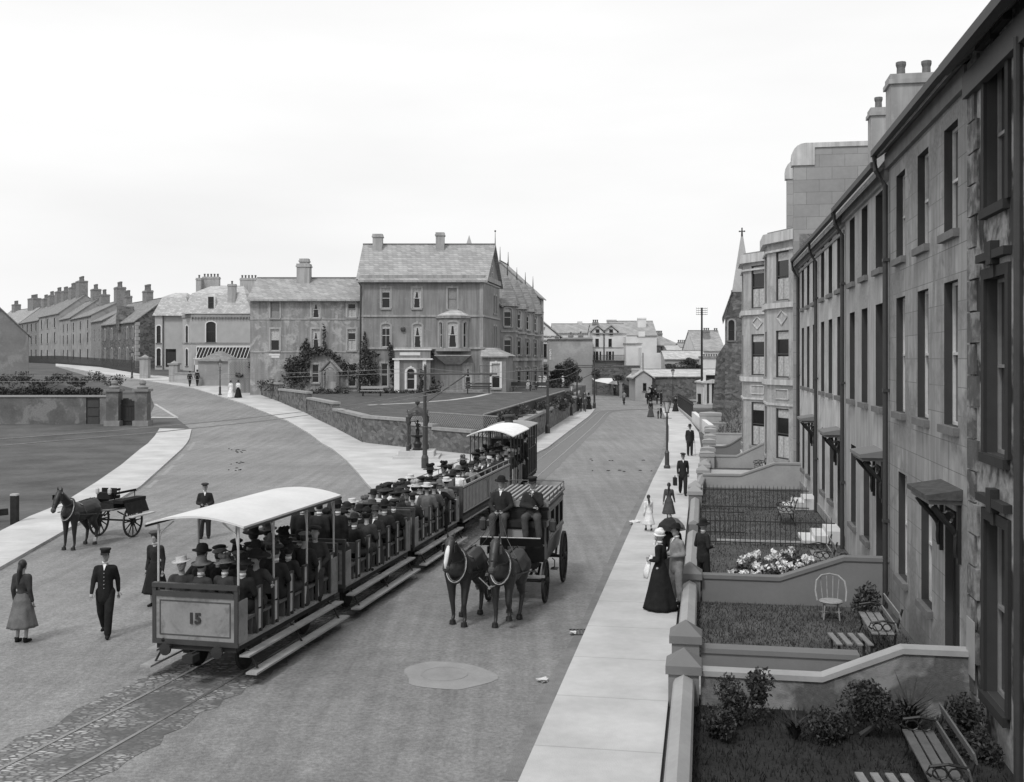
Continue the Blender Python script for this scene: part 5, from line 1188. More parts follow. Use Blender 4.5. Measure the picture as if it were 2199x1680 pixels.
# ---------------------------------------------------------------- foliage
def leaves(mb, c, r, n, size, rr, mi=None, shell=.55, flat=False):
    c = Vector(c)
    for k in range(n):
        while True:
            p = Vector((rr.uniform(-1, 1), rr.uniform(-1, 1), rr.uniform(-1, 1)))
            if shell * rr.random() < p.length <= 1: break
        q = c + Vector((p.x * r[0], p.y * r[1], p.z * r[2]))
        s = size * rr.uniform(.6, 1.4); a = Vector((rr.gauss(0, 1), rr.gauss(0, 1), rr.gauss(0, 1))).normalized(); b = a.cross(Vector((rr.gauss(0, 1), rr.gauss(0, 1), rr.gauss(0, 1)))).normalized()
        m = rr.choice((0, 0, 1, 2)) if mi is None else mi
        mb.add([q - a * s, q - b * s * .5, q + a * s, q + b * s * .5], [(0, 1, 2, 3)], m)
LM = lambda: [M['leaf'], M['leafD'], M['leafL']]
def bush(label, cat, blobs, n, size, seed, name='bush', flowers=0, stem=None, group=None, mats=None, fz=0):
    rr = random.Random(seed); c0 = Vector(blobs[0][0]); o = thing(name, label, cat, (c0.x, c0.y, stem if stem is not None else c0.z - blobs[0][1][2]), 0, group)
    mb = MB(); tot = sum(b[1][0] * b[1][1] * b[1][2] for b in blobs) if False else len(blobs); o3 = o.location
    for c, r in blobs:
        for j in range(5):
            off = Vector((rr.uniform(-.5, .5) * r[0], rr.uniform(-.5, .5) * r[1], rr.uniform(-.5, .5) * r[2])); f = rr.uniform(.4, .7)
            leaves(mb, Vector(c) + off - o3, (r[0] * f, r[1] * f, r[2] * f), n // (5 * tot), size, rr)
    mb.build('foliage', mats or LM(), o)
    st = MB()
    for c, r in blobs[:6]:
        b = Vector(c) - o3; st.tube([(b.x * .3, b.y * .3, .0), (b.x * .7, b.y * .7, b.z * .5), (b.x, b.y, b.z)], [.05 * max(1, r[0]), .03, .01], 5)
    st.build('stem', M['stem'], o)
    for k in range(flowers):
        c, r = rr.choice(blobs); fl = MB(); a = rr.uniform(0, 6.28); e = rr.uniform(.0, 1.0)
        q = Vector(c) - o3 + Vector((r[0] * math.cos(a) * math.cos(e), r[1] * math.sin(a) * math.cos(e), r[2] * math.sin(e) + fz))
        for j in range(7): leaves(fl, q + Vector((rr.gauss(0, .05), rr.gauss(0, .05), rr.gauss(0, .03))), (.05, .05, .04), 4, .055, rr, 0)
        fl.build('blossom', M['flower'], o)
    return o
def ivy(label, F_pts, seed, name='climbing_plant', cat='climber', dens=1.0, size=.13):
    """climber on a wall: list of (x, y, z, rx, rz) pads"""
    rr = random.Random(seed); x, y, z = F_pts[0][:3]; o = thing(name, label, cat, (x, y, lz0(y)), 0); mb = MB()
    for (x, y, z, rx, rz) in F_pts: leaves(mb, Vector((x, y - .12, z)) - o.location, (rx, .16, rz), int(260 * rx * rz * dens) + 20, size, rr)
    mb.build('foliage', LM(), o); return o
def ip(x, y, rx, ry, Y=93.4): a = r2(x, y, Y); return (a[0], Y, a[1], rx * .32 / FPX * Y, ry * .32 / FPX * Y)
ivy('ivy mass climbing the hotel wing in an arch', [ip(540, 880, 45, 80), (ip(520, 950, 60, 60)), ip(600, 880, 60, 30), ip(640, 870, 40, 30), ip(690, 880, 35, 28), ip(740, 920, 40, 40), ip(800, 990, 45, 60), ip(460, 960, 70, 60), ip(440, 1020, 60, 70), ip(500, 1040, 80, 60), ip(550, 820, 20, 50), ip(665, 760, 10, 90), ip(668, 840, 14, 30)], 3)
ivy('tall pointed ivy on the corner between hotel wing and main block', [ip(940, 900, 40, 60, 92.8), ip(935, 830, 22, 60, 92.8), ip(950, 980, 60, 80, 92.8), ip(960, 1060, 70, 70, 92.8), ip(1000, 1010, 40, 90, 92.8), ip(938, 770, 10, 40, 92.8), ip(1000, 890, 50, 20, 92.8), ip(870, 1020, 35, 70, 92.8)], 4)
ivy('narrow ivy column left of the hotel porch', [ip(1110, 870, 22, 50, 92.8), ip(1115, 940, 20, 60, 92.8), ip(1125, 1020, 20, 90, 92.8), ip(1105, 835, 10, 20, 92.8)], 5)
ivy('ivy patch on the corner right of the hotel porch', [ip(1385, 890, 20, 30, 92.8), ip(1320, 1050, 22, 80, 91.6), ip(1310, 1120, 20, 40, 91.6)], 6)
ivy('clipped ivy on the trellis wall', [ip(210, 975, 60, 50, 95.4), ip(230, 1010, 60, 40, 95.4), ip(95, 1035, 30, 15, 95.4)], 7)
def bb(x, y, rx, ry, Y): a = r2(x, y, Y); return ((a[0], Y, a[1]), (rx * .32 / FPX * Y, rx * .25 / FPX * Y, ry * .32 / FPX * Y))
bush('rounded dark shrub with a topiary spike right of the hotel porch', 'shrub', [bb(1410, 1110, 55, 50, 90.5), bb(1400, 1060, 14, 30, 90.5), bb(1380, 1140, 60, 25, 90.5)], 900, .09, 8)
for i, (x, y, rx, ry, Y, lb) in enumerate(((1250, 1150, 110, 22, 90.5, 'low plant border before the hotel porch'), (1020, 1140, 100, 28, 90.5, 'low plant border under the pointed ivy'), (700, 1140, 120, 30, 89.5, 'low border of plants before the arbour'), (380, 1100, 140, 40, 89.5, 'wild border plants before the trellis wall'), (1600, 1180, 90, 18, 90.5, 'clipped low shrubs under the hotel bay'), (1830, 1190, 90, 22, 90, 'low shrubs before the lattice corner bay'))):
    bush(lb, 'plants', [bb(x + dx * rx / 2, y, rx * .35, ry, Y) for dx in (-2, -1, 0, 1, 2)], 700, .08, 20 + i, 'border_plants')
hb = []
for k in range(16):
    f = k / 15; p = Vector((-.9, 65.2, 0)).lerp(Vector((5.6, 103, 0)), f); hb.append(((p.x, p.y, 1.9 + .35 * math.sin(k * 1.9)), (.55, 1.3, .45)))
bush('long rough hedge between the paled fence and the street wall', 'hedge', hb, 6500, .09, 31, 'hedge')
def b3(x, y, rx, ry, Y): a = r3(x, y, Y); return ((a[0], Y, a[1]), (rx * .2932 / FPX * Y, rx * .22 / FPX * Y, ry * .2932 / FPX * Y))
def tree(label, blobs, n, size, seed, base, cat='tree'):
    rr = random.Random(seed); c0 = Vector(blobs[0][0]); o = thing('broadleaf_tree', label, cat, (c0.x, c0.y, base)); o3 = o.location; mb = MB()
    for c, r in blobs:
        for j in range(6):
            off = Vector([rr.uniform(-.55, .55) * q for q in r]); f = rr.uniform(.3, .6); leaves(mb, Vector(c) + off - o3, [q * f for q in r], n // (6 * len(blobs)), size, rr, shell=.3)
    mb.build('crown', LM(), o); t = MB(); cz = c0.z - base
    t.tube([(0, 0, -.2), (.1, 0, cz * .5), (0, 0, cz)], [.3, .22, .1], 8)
    for c, r in blobs: v = Vector(c) - o3; t.tube([(0.05, 0, cz * .5), (v.x * .5, v.y * .5, cz * .5 + (v.z - cz * .5) * .6), v], [.12, .07, .02], 6)
    t.build('trunk', M['stem'], o); return o
tree('dark round tree before the blank grey wall', [b3(400, 1065, 95, 65, 150), b3(340, 1090, 70, 45, 150), b3(455, 1085, 60, 50, 150), b3(400, 1130, 100, 50, 150), b3(330, 1150, 60, 40, 150), b3(460, 1150, 60, 50, 150)], 9000, .11, 41, 0)
tree('broad windswept tree behind the stone barn', [b3(1260, 1060, 140, 50, 166), b3(1180, 1070, 70, 30, 166), b3(1340, 1055, 80, 50, 166), b3(1300, 1025, 60, 30, 166), b3(1250, 1085, 140, 25, 166)], 7000, .12, 42, 0)
bush('dark shrub in the yard before the garden wall, left', 'shrub', [b3(620, 1105, 40, 35, 170), b3(620, 1140, 35, 30, 170)], 1500, .12, 43, stem=0)
bush('dark shrub in the yard before the garden wall, right', 'shrub', [b3(780, 1150, 50, 28, 165), b3(880, 1155, 45, 25, 165)], 1800, .12, 44, stem=0)
for k, (x0_, x1_, y, Y) in enumerate(((540, 800, 1175, 178), )):
    bush('ivy capping the far yard wall', 'ivy', [b3(x0_ + (x1_ - x0_) * i / 7, 1165 + i * 5, 28, 10, 186 - i * 2.5) for i in range(8)], 3000, .11, 45, 'ivy_cap', stem=1)
bush('big rough hedge at the end of the hotel terrace garden', 'hedge', [b3(290, 1180, 50, 30, 126), b3(350, 1190, 40, 40, 126), b3(410, 1200, 35, 45, 126), b3(440, 1260, 25, 50, 124), b3(390, 1290, 40, 30, 122), b3(300, 1230, 60, 30, 125), b3(330, 1215, 60, 30, 125), b3(380, 1240, 60, 35, 124)], 9000, .09, 46, 'hedge', stem=1)
tp = MB(); ps = [p3(585, 0, 172) + Vector((0, 0, zz(1150, 172))), p3(760, 0, 168) + Vector((0, 0, zz(1150, 168))), p3(770, 0, 168) + Vector((0, 0, zz(1195, 168))), p3(700, 0, 166) + Vector((0, 0, zz(1185, 168))), p3(600, 0, 170) + Vector((0, 0, zz(1168, 170)))]
tag(tp.slab(ps, (0, -1.2, -.05)).build('canvas_sheet', M['white']), 'white sheet spread over the yard wall shrubs', 'sheet')

# ---------------------------------------------------------------- left field: wall, gate pillars, hedge, posts
WY = 86.0
wl_ = thing('field_wall', 'low grey wall with pale coping and a dark door, left field', 'wall', (PX(-60, 0, WY)[0], WY, 0), 0)
x1_ = PX(232, 0, WY)[0] - wl_.location.x; zt_ = PX(0, 853, WY)[1]; xd = PX(200, 0, WY)[0] - wl_.location.x
q = MB(); q.box(0, xd - .55, 0, .4, -.2, zt_).box(xd + .55, x1_, 0, .4, -.2, zt_); q.build('wall_body', M['leftwall'], wl_)
MB().box(-.05, x1_, -.08, .48, zt_, zt_ + .14).build('coping', M['cap'], wl_)
dr_ = MB().box(xd - .55, xd + .55, .12, .3, .2, zt_)
for k in range(3): dr_.box(xd - .45, xd + .45, .07, .12, .5 + k * .7, 1.05 + k * .7)
dr_.build('door', M['woodD'], wl_)
for (u, lb) in ((246, 'left stone gate pillar with ball cap at the field entrance'), (307, 'right stone gate pillar with ball cap at the field entrance')):
    x, _ = PX(u, 0, 85); o = thing('gate_pillar', lb, 'pillar', (x, 85, .45), 0, 'pillars of the field gate')
    MB().box(-.48, .48, -.48, .48, -.3, 2.75).build('shaft', M['leftwall'], o); MB().box(-.62, .62, -.62, .62, -.3, .45).build('base', M['cottagew'], o)
    c = MB().box(-.62, .62, -.62, .62, 2.75, 2.95); c.lathe([(.4, 2.95), (.45, 3.1), (.2, 3.25), (.28, 3.4), (.22, 3.6), (.01, 3.7)], n=12); c.build('cap', M['cottagew'], o)
gt = thing('field_gate', 'dark boarded gate between the two stone gate pillars', 'gate', (PX(258, 0, 85.2)[0], 85.2, .45), 0)
gw = PX(296, 0, 85.2)[0] - gt.location.x; q = MB()
for j in range(6): q.box(j * gw / 6 + .01, (j + 1) * gw / 6 - .01, 0, .06, .05, 2.1 + .12 * math.sin(j))
q.build('boards', M['gate'], gt); q = MB(); q.box(0, gw, -.05, 0, .4, .55).box(0, gw, -.05, 0, 1.6, 1.75); q.build('rail', M['gate'], gt)
hb = [((PX(-40 + 30 * k, 0, 90)[0], 90, 2.85 + .05 * math.sin(k * 2)), (1.3, .9, .62)) for k in range(9)]
bush('dark clipped hedge behind the low field wall', 'hedge', hb, 6500, .10, 51, 'hedge', stem=.5, mats=[M['leafD'], M['leafD'], M['leaf']])
hb = [((PX(20 + 32 * k, 0, 112)[0], 112, 3.6 + .3 * math.sin(k * 2.3)), (1.2, .8, .7)) for k in range(8)]
bush('thin rough hedge along the far side of the left field', 'hedge', hb, 2600, .12, 52, 'hedge', stem=1.8)
rl = thing('iron_railing', 'dark street railing before the left row of houses', 'railing', (PX(120, 0, 165)[0], 165, 0), 0)
A1_, B1_ = Vector((PX(60, 0, 215)[0], 215, 0)), Vector((PX(306, 0, 140)[0], 140, 0)); rl.location = A1_; rl.rotation_euler = (0, 0, math.atan2((B1_ - A1_).y, (B1_ - A1_).x)); LL = (B1_ - A1_).length
q = MB(); n = int(LL / .5)
for k in range(n): x = k * .5; z = 5.05 - 1.3 * max(0, (x / LL - .35)) ; q.box(x, x + .16, 0, .05, z - .4, z + 1.35)
q.build('palings', M['gate'], rl); rl.children[0]['kind'] = 'stuff'
for (u, v, hgt, lb) in ((312, 814, 3.0, 'pale gate pier nearer the stone house'), (375, 822, 2.6, 'pale gate pier before the villa')):
    p = G(u, v); o = thing('gate_pier', lb, 'pier', p, 0, 'piers before the villas'); MB().box(-.5, .5, -.5, .5, -.2, hgt - .5).build('shaft', M['tw2'], o); MB().box(-.62, .62, -.62, .62, hgt - .5, hgt - .3).lathe([(.5, hgt - .3), (.01, hgt)], n=4).build('cap', M['cap'], o)
a, b = G(375, 823), G(425, 829); stone_wall('low pale villa wall behind the walking couple', a, b, 1, H(a.x, a.y) + 1.1, .4, 'palegrey', z1b=H(b.x, b.y) + 1.3)
a, b = Vector(PX(500, 0, 113)[:1] + (112.0, 0)), Vector(PX(548, 0, 99)[:1] + (97.5, 0))
o = thing('fence_post', 'dark squared timber post with pale top at the lower left pavement edge', 'post', G(32, 1126)); MB().box(-.11, .11, -.11, .11, -.1, 1.0).build('shaft', M['cloth1'], o); MB().box(-.115, .115, -.115, .115, 1.0, 1.06).build('top', M['kerb'], o)
p = G(30, 1120); o = thing('fence_rail', 'dark low timber rail running off the left edge from the post', 'rail', p); MB().bar((-.2, 0, .35), (-4, -2.3, .15), .16, .22).build('beam', M['cloth1'], o)

# ---------------------------------------------------------------- street furniture
def lamp(label, loc, hgt=3.7, s=1.0):
    o = thing('street_lamp', label, 'street lamp', loc, 0, 'gas street lamps', s)
    q = MB(); q.lathe([(.17, 0), (.17, .12), (.12, .18), (.11, .75), (.13, .8), (.10, .86), (.06, .95), (.05, hgt - 1.15), (.08, hgt - 1.1), (.045, hgt - 1.02), (.04, hgt - .85)], n=12)
    q.tube([(-.24, 0, hgt - 1.16), (.24, 0, hgt - 1.16)], .015, 6); q.build('post', M['iron'], o)
    l = MB(); z0, z1 = hgt - .85, hgt - .3
    for k in range(4):
        a = math.pi / 4 + k * math.pi / 2; l.bar((.09 * math.cos(a), .09 * math.sin(a), z0), (.25 * math.cos(a), .25 * math.sin(a), z1), .022)
    l.lathe([(.10, z0 - .03), (.13, z0), (.10, z0 + .02)], n=4); l.lathe([(.27, z1), (.27, z1 + .04), (.16, z1 + .16), (.05, z1 + .22), (.06, z1 + .27), (.03, z1 + .31), (.0, z1 + .34)], n=8)
    lo = l.build('lantern', M['iron'], o); gl_ = MB(); gl_.lathe([(.088, z0), (.235, z1)], n=4); gl_.M = Matrix()
    g2 = gl_.build('lantern_glass', M['lglass'], lo); g2.rotation_euler = (0, 0, math.pi / 4); g2.rotation_euler = (0, 0, 0)
    return o
lamp('tall gas lamp on the kerb of the right pavement', G(1433, 1006, .11), 3.75)
lamp('gas lamp on the left pavement beside the couple in white', G(473, 849, .1), 3.7)
lamp('gas lamp against the hotel garden wall behind the three walkers', G(1228, 893, .1), 3.3)
lamp('distant gas lamp before the stone house', G(284, 812, .1), 3.4)
lamp('short gas lamp in front of the long stone barn', Vector(r3(1180, 0, 140)[:1] + (140, 0)), 4.6)
def trolley_pole(label, loc, z, arm=None, name='trolley_pole', strut=True, r=.12):
    o = thing(name, label, 'pole', loc, 0, 'trolley wire poles'); q = MB(); q.lathe([(r * 1.9, 0), (r * 1.9, .55), (r * 1.5, .65), (r * 1.25, .7), (r * 1.2, 2.1), (r * 1.35, 2.14), (r, 2.2), (r * .9, 3.7), (r * 1.2, 3.74), (r * .75, 3.8), (r * .65, z - .2), (r * .9, z - .18), (0, z)], n=12); q.build('mast', M['iron'], o)
    if arm:
        a = MB(); za = z - .55; a.tube([(arm[0], arm[2] * arm[0], za), (arm[1], arm[2] * arm[1], za)], .045, 8); a.tube([(arm[1], arm[2] * arm[1], za), (arm[1] + .0, arm[2] * arm[1], za)], .05, 8)
        if strut: s_ = 1 if arm[1] > 0 else -1; a.tube([(.12 * s_, 0, za - 1.45), (s_ * abs(arm[1]) * .58, arm[2] * s_ * abs(arm[1]) * .58, za - .02)], .035, 8)
        a.box(arm[1] - .9, arm[1] - .5, -.02, .02, za + .0, za + .04).tube([(arm[1] - .9, 0, za), (arm[1] - .9, 0, za + .42), (arm[1] - .2, 0, za + .42)], .02, 6)
        a.ell((arm[1] - .35, 0, za - .08), .07, 8); a.ell((arm[1] - .9, 0, za), .06, 8); a.build('bracket_arm', M['iron'], o)
    return o
P1 = G(913, 1006, .1); trolley_pole('nearest trolley pole with long bracket arm, beside the fountain', P1, 5.45, (-.8, 3.75, 0), r=.098)
P2_ = G(1176.6, 931, .1); trolley_pole('second trolley pole, against the street wall beyond the tram', P2_, 5.3, (-2.5, .3, 0), strut=False, r=.10)
P3_ = G(1239.7, 884, .1); trolley_pole('trolley pole with bracket beside the three walkers', P3_, 5.35, (-.4, 5.2, 0), r=.09)
P4_ = G(1277, 877, .1); trolley_pole('trolley pole at the tip of the left pavement', P4_, 5.5, (-2.4, 2.2, 0), strut=False, r=.09)
P5_ = G(1455, 852); trolley_pole('trolley pole in front of the stone barn', P5_, 4.6, (-7, 6, 0), r=.10)
def wire(label, pts, r=.007):
    q = MB(); out = []
    for a, b in zip(pts, pts[1:]):
        a, b = Vector(a), Vector(b); sag = (b - a).length * .012
        for i in range(10): f = i / 10; p = a.lerp(b, f); p.z -= sag * 4 * f * (1 - f); out.append(p)
    out.append(Vector(pts[-1])); q.tube(out, r, 4); return tag(q.build('overhead_wire', M['wirem']), label, 'wire', 'overhead wires')
tw_ = lambda y, z=5.0: (track(s_at_y(y))[0].x, y, z)
wire('contact wire running over the tram track toward the lower left', [(-9.3, 5, 4.9), (P1.x + 3.6, P1.y, 4.85)], .008); wire('second contact wire beside the first over the near tram track', [(-10.1, 5, 4.95), (P1.x + 3.2, P1.y, 4.87)], .008)
wire('feeder wire from the near trolley pole to the upper left', [(-46, 60, 5.4), (P1.x, P1.y, 5.3)], .01); wire('lower feeder wire from the near trolley pole to the left', [(-46, 50, 5.2), (P1.x, P1.y, 5.1)], .01)
wire('contact wire from the near trolley pole to the far ones', [(P1.x + 3.6, P1.y, 4.85), (P3_.x + .5, P3_.y, 4.85), (P4_.x + 1.5, P4_.y, 4.95)], .012)
wire('feeder wire passing the second trolley pole', [(P1.x, P1.y, 5.3), (P2_.x, P2_.y, 5.2), (P3_.x, P3_.y, 5.25)], .012)
# telegraph pole
p = Vector(r3(1392, 0, 138)[:1] + (138, 0)); o = thing('telegraph_pole', 'tall dark telegraph pole with several short cross-arms on a square plinth', 'telegraph pole', p)
MB().tube([(0, 0, 1), (0, 0, 12.4)], [.17, .11], 10).build('mast', M['ironD'], o); MB().box(-.45, .45, -.45, .45, 0, 1.2).box(-.55, .55, -.55, .55, 0, .25).box(-.5, .5, -.5, .5, 1.2, 1.32).build('plinth', M['ironD'], o)
for k in range(4):
    z = 12.3 - k * .26; q = MB().box(-.72, .72, -.03, .03, z - .025, z + .025)
    for j in range(6): x = -.7 + j * .28; q.lathe([(.02, z + .02), (.035, z + .09), (.015, z + .12)], (x, 0, 0), 6)
    q.build('cross_arm', M['iron'], o)
# drinking fountain
fx = G(899, 984); o = thing('drinking_fountain', 'ornate canopied iron drinking fountain on a stone step beside the trolley pole', 'fountain', (fx.x, 61.8, .1))
MB().box(-1.3, 1.3, -1.3, 1.3, 0, .14).box(-1.0, 1.0, -1.0, 1.0, .14, .42).build('plinth', M['pave'], o)
for sx in (-1, 1):
    for sy in (-1, 1): MB().lathe([(.11, .42), (.11, .7), (.06, .76), (.055, 1.85), (.09, 1.95), (.10, 2.05)], (sx * .5, sy * .5, 0), 10).build('column', M['iron'], o)
q = MB()
for k in range(4): # pierced arches carrying the dome
    q.M = Matrix.Rotation(k * math.pi / 2, 4, 'Z'); pr = arc_pts(.92, .50, .46, 10)
    for (xa, za), (xb, zb_) in zip(pr, pr[1:]): q.slab([(xa, -.56, za + 2.0), (xb, -.56, zb_ + 2.0), (xb * 1.15, -.56, min(2.62, zb_ + 2.16)), (xa * 1.15, -.56, min(2.62, za + 2.16))], (0, .08, 0))
    q.box(-.62, -.44, -.60, -.46, 2.0, 2.35).box(-.06, .06, -.62, -.56, 2.55, 2.75)
q.M = Matrix(); q.lathe([(.60, 2.42), (.62, 2.5), (.50, 2.68), (.34, 2.84), (.16, 2.93), (.06, 2.96)], n=16); q.build('canopy', M['iron'], o)
MB().lathe([(.06, 2.95), (.04, 3.02), (.13, 3.1), (.15, 3.22), (.08, 3.25), (.0, 3.33)], n=12).build('finial', M['iron'], o)
MB().lathe([(.30, .42), (.30, .5), (.20, .58), (.26, .8), (.16, .95), (.14, 1.1), (.42, 1.22), (.48, 1.3), (.44, 1.3), (.1, 1.24), (.08, 1.4)], n=16).build('basin', M['ironD'], o)
q = MB(); q.tube([(-.05, 0, 1.35), (-.06, 0, 1.6), (0, 0, 1.75)], [.05, .06, .07], 8); q.tube([(.06, 0, 1.35), (.06, 0, 1.6), (0, 0, 1.75)], [.04, .06, .07], 8); q.ell((0, 0, 1.85), (.11, .08, .15), 10); q.ell((0, -.01, 2.07), (.07, .07, .085), 10); q.tube([(.1, 0, 1.93), (.18, -.05, 1.85), (.12, -.1, 1.78)], .03, 6); q.tube([(-.1, 0, 1.93), (-.16, 0, 2.1)], .03, 6); q.build('statuette', M['ironD'], o)

# ================================================================ front gardens of the terrace
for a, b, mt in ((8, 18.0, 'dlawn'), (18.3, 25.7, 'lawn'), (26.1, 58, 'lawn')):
    patch('garden_lawn', [T(-.25, a), T(AF, a), T(AF, b), T(-.25, b)], .03, M[mt])
def blades(name, a0, a1, t0, t1, n, hh, mat, seed):
    rr = random.Random(seed); mb = MB()
    for k in range(n):
        p = T(rr.uniform(a0, a1), rr.uniform(t0, t1), .02); h_ = hh * rr.uniform(.4, 1.3); an = rr.uniform(0, 3.14); w = Vector((math.cos(an), math.sin(an), 0)) * .012; l = Vector((rr.gauss(0, .3), rr.gauss(0, .3), 1)) * h_
        mb.add([p - w, p + w, p + l], [(0, 1, 2)])
    tag(mb.build(name, M[mat]), kind='stuff')
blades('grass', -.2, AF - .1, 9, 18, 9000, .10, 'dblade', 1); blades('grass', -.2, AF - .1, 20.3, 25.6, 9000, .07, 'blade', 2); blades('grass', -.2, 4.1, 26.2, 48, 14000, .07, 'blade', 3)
patch('garden_path', [T(-.1, 18.5), T(AF, 18.5), T(AF, 19.7), T(-.1, 19.7)], .04, M['tw2']); patch('garden_path', [T(-.1, 34.2), T(AF, 34.2), T(AF, 35.4), T(-.1, 35.4)], .04, M['lawn'])
patch('garden_path', [T(-.1, 48.9), T(4, 48.9), T(4, 56.5), T(-.1, 56.5)], .045, M['path']); patch('garden_path', [T(.2, 65), T(3.2, 65), T(3.2, 73), T(.2, 73)], .045, M['path'])
def aw(t): # the frontage line drifts outward with distance
    P_ = [(0, -.33), (45, -.33), (50, -.05), (57, .15), (70, .4), (100, .6)]
    for (a, va), (b, vb) in zip(P_, P_[1:]):
        if t <= b: return va + (vb - va) * (t - a) / (b - a)
def pillar(t, label, mat='gwall', capm='cap', h_=.62, flat=False, w=.25):
    p = T(aw(t), t, .05); o = thing('gate_pillar', label, 'pillar', p, -TH, 'garden gate pillars of the terrace')
    MB().box(-w, w, -w, w, -.1, h_ - .12).build('shaft', M[mat], o); c = MB().box(-w - .045, w + .045, -w - .045, w + .045, h_ - .12, h_ + .02)
    if flat: c.box(-w + .02, w - .02, -w + .02, w - .02, h_ + .02, h_ + .07); c.lathe([(w * 1.2, h_ + .07), (.001, h_ + .2)], n=4) if False else c.add([(-w, -w, h_ + .07), (w, -w, h_ + .07), (w, w, h_ + .07), (-w, w, h_ + .07), (0, 0, h_ + .18)], [(0, 1, 4), (1, 2, 4), (2, 3, 4), (3, 0, 4)])
    else: w2 = w + .045; c.add([(-w2, -w2, h_ + .02), (w2, -w2, h_ + .02), (w2, w2, h_ + .02), (-w2, w2, h_ + .02), (0, 0, h_ + .26)], [(0, 1, 4), (1, 2, 4), (2, 3, 4), (3, 0, 4)])
    c.build('cap', M[capm], o); return o
for t, lb, mt, cp, fl, hh in ((18.15, 'nearest pyramid-capped pillar, where the worn pale wall meets the pavement', 'gwall', 'capD', 0, .62), (20.1, 'second pyramid-capped pillar at the far side of the first gateway', 'gwall', 'capD', 0, .62), (25.9, 'pyramid-capped pillar beside the chatting group', 'gwall', 'capD', 0, .62),
                      (41.9, 'pyramid-capped pillar at the near end of the black railings, behind the girl in grey', 'gwall', 'cap', 0, .62), (43.4, 'pyramid-capped pillar just beyond the one at the railing end', 'gwall', 'cap', 0, .62), (49.9, 'pale pillar at the start of the first pale sloping wall', 'gwallL', 'cap', 0, .62), (52.6, 'pale pillar beyond the first pale sloping wall', 'gwallL', 'cap', 0, .62),
                      (57.6, 'stepped-cap pillar near the scrolled bench wall', 'gwallL', 'cap', 1, .7), (60.6, 'stepped-cap pillar before the curved dark wall', 'gwallL', 'cap', 1, .7), (66, 'stepped-cap pillar just past the curved dark wall', 'gwallL', 'cap', 1, .75), (70, 'second stepped-cap pillar past the curved wall', 'gwallL', 'cap', 1, .75), (75.5, 'small stepped-cap pillar before the broad pier', 'gwallL', 'cap', 1, .8), (78.5, 'small stepped-cap pillar against the broad pier', 'gwallL', 'cap', 1, .8)):
    pillar(t, lb, mt, cp, hh, bool(fl), .25 if t < 55 else .38)
pillar(87, 'broad flat-capped pier at the far end of the garden pillars', 'gwallL', 'cap', 1.35, True, .85)
def front_wall(t0, t1, z, label, mat='gwall', copm='cap'):
    A, B = T(aw(t0) - .14, t0), T(aw(t1) - .14, t1); d = B - A; o = thing('front_wall', label, 'wall', (A.x, A.y, 0), math.atan2(d.y, d.x), 'low front walls of the terrace gardens'); Lg = d.length
    MB().box(0, Lg, -.28, 0, -.1, z).build('wall_body', M[mat], o); c = MB(); c.add([(0, -.32, z), (0, .03, z), (0, .0, z + .06), (0, -.14, z + .14), (0, -.29, z + .06), (Lg, -.32, z), (Lg, .03, z), (Lg, .0, z + .06), (Lg, -.14, z + .14), (Lg, -.29, z + .06)], [(0, 1, 2, 3, 4), (9, 8, 7, 6, 5), (0, 5, 6, 1), (1, 6, 7, 2), (2, 7, 8, 3), (3, 8, 9, 4), (4, 9, 5, 0)]); c.build('coping', M[copm], o)
front_wall(8.6, 17.88, .42, 'near front garden wall along the bottom right pavement', 'gwall', 'gwallL'); front_wall(20.4, 25.6, .40, 'front garden wall between the gateway and the chatting group', 'gwall', 'gwallL')
front_wall(28.0, 33.6, .34, 'front garden wall behind the umbrella group', 'gwall', 'cap'); front_wall(35.6, 41.6, .34, 'front garden wall before the black railings', 'gwall', 'cap'); front_wall(43.7, 49.6, .40, 'front garden wall beyond the railing pillars', 'gwall', 'cap')
front_wall(52.9, 57.2, .42, 'pale front wall between pale pillars', 'gwallL', 'cap'); front_wall(61, 65.6, .45, 'far pale front wall by the curved wall', 'gwallL', 'cap'); front_wall(79, 86, .6, 'farthest pale front wall before the broad pier', 'gwallL', 'cap')
def cross_wall(t, label, prof, mat='gwall', copm='cap', a0=None, th=.24):
    """prof: (a, top z) along the wall from the street to the house"""
    o = thing('garden_wall', label, 'wall', T(0, t, 0), -TH, 'dividing walls between the front gardens'); w = MB(); c = MB()
    for (a, za), (b, zb_) in zip(prof, prof[1:]):
        w.slab([(a, 0, -.2), (b, 0, -.2), (b, 0, zb_), (a, 0, za)], (0, th, 0)); c.slab([(a, -.035, za + .001), (b, -.035, zb_ + .001), (b, -.035, zb_ + .09), (a, -.035, za + .09)], (0, th + .07, 0))
    w.build('wall_body', M[mat], o); c.build('coping', M[copm], o); return o
cross_wall(18.05, 'nearest dividing wall, worn pale render sweeping up to the dark house', [(-.05, .50), (1.9, .50), (3.15, 1.02), (AF, 1.02)], 'gwallR', 'capP' if 'capP' in M else 'gwallL')
cross_wall(20.0, 'low flat path wall just beyond the nearest dividing wall', [(-.05, .36), (2.75, .36)], 'gwall', 'capD', th=.3)
cross_wall(25.8, 'dark grey dividing wall behind the wicker chair', [(-.05, .56), (1.75, .56), (3.2, 1.08), (AF, 1.08)], 'gwall', 'capD')
cross_wall(48.7, 'first pale dividing wall beyond the railings', [(-.05, .55), (1.6, .55), (3.1, 1.1), (AF, 1.1)], 'gwallL', 'cap')
cross_wall(57.6, 'second pale dividing wall with a scrolled bench behind', [(.2, .60), (1.7, .60), (3.2, 1.35), (4.2, 1.35)], 'gwallL', 'cap')
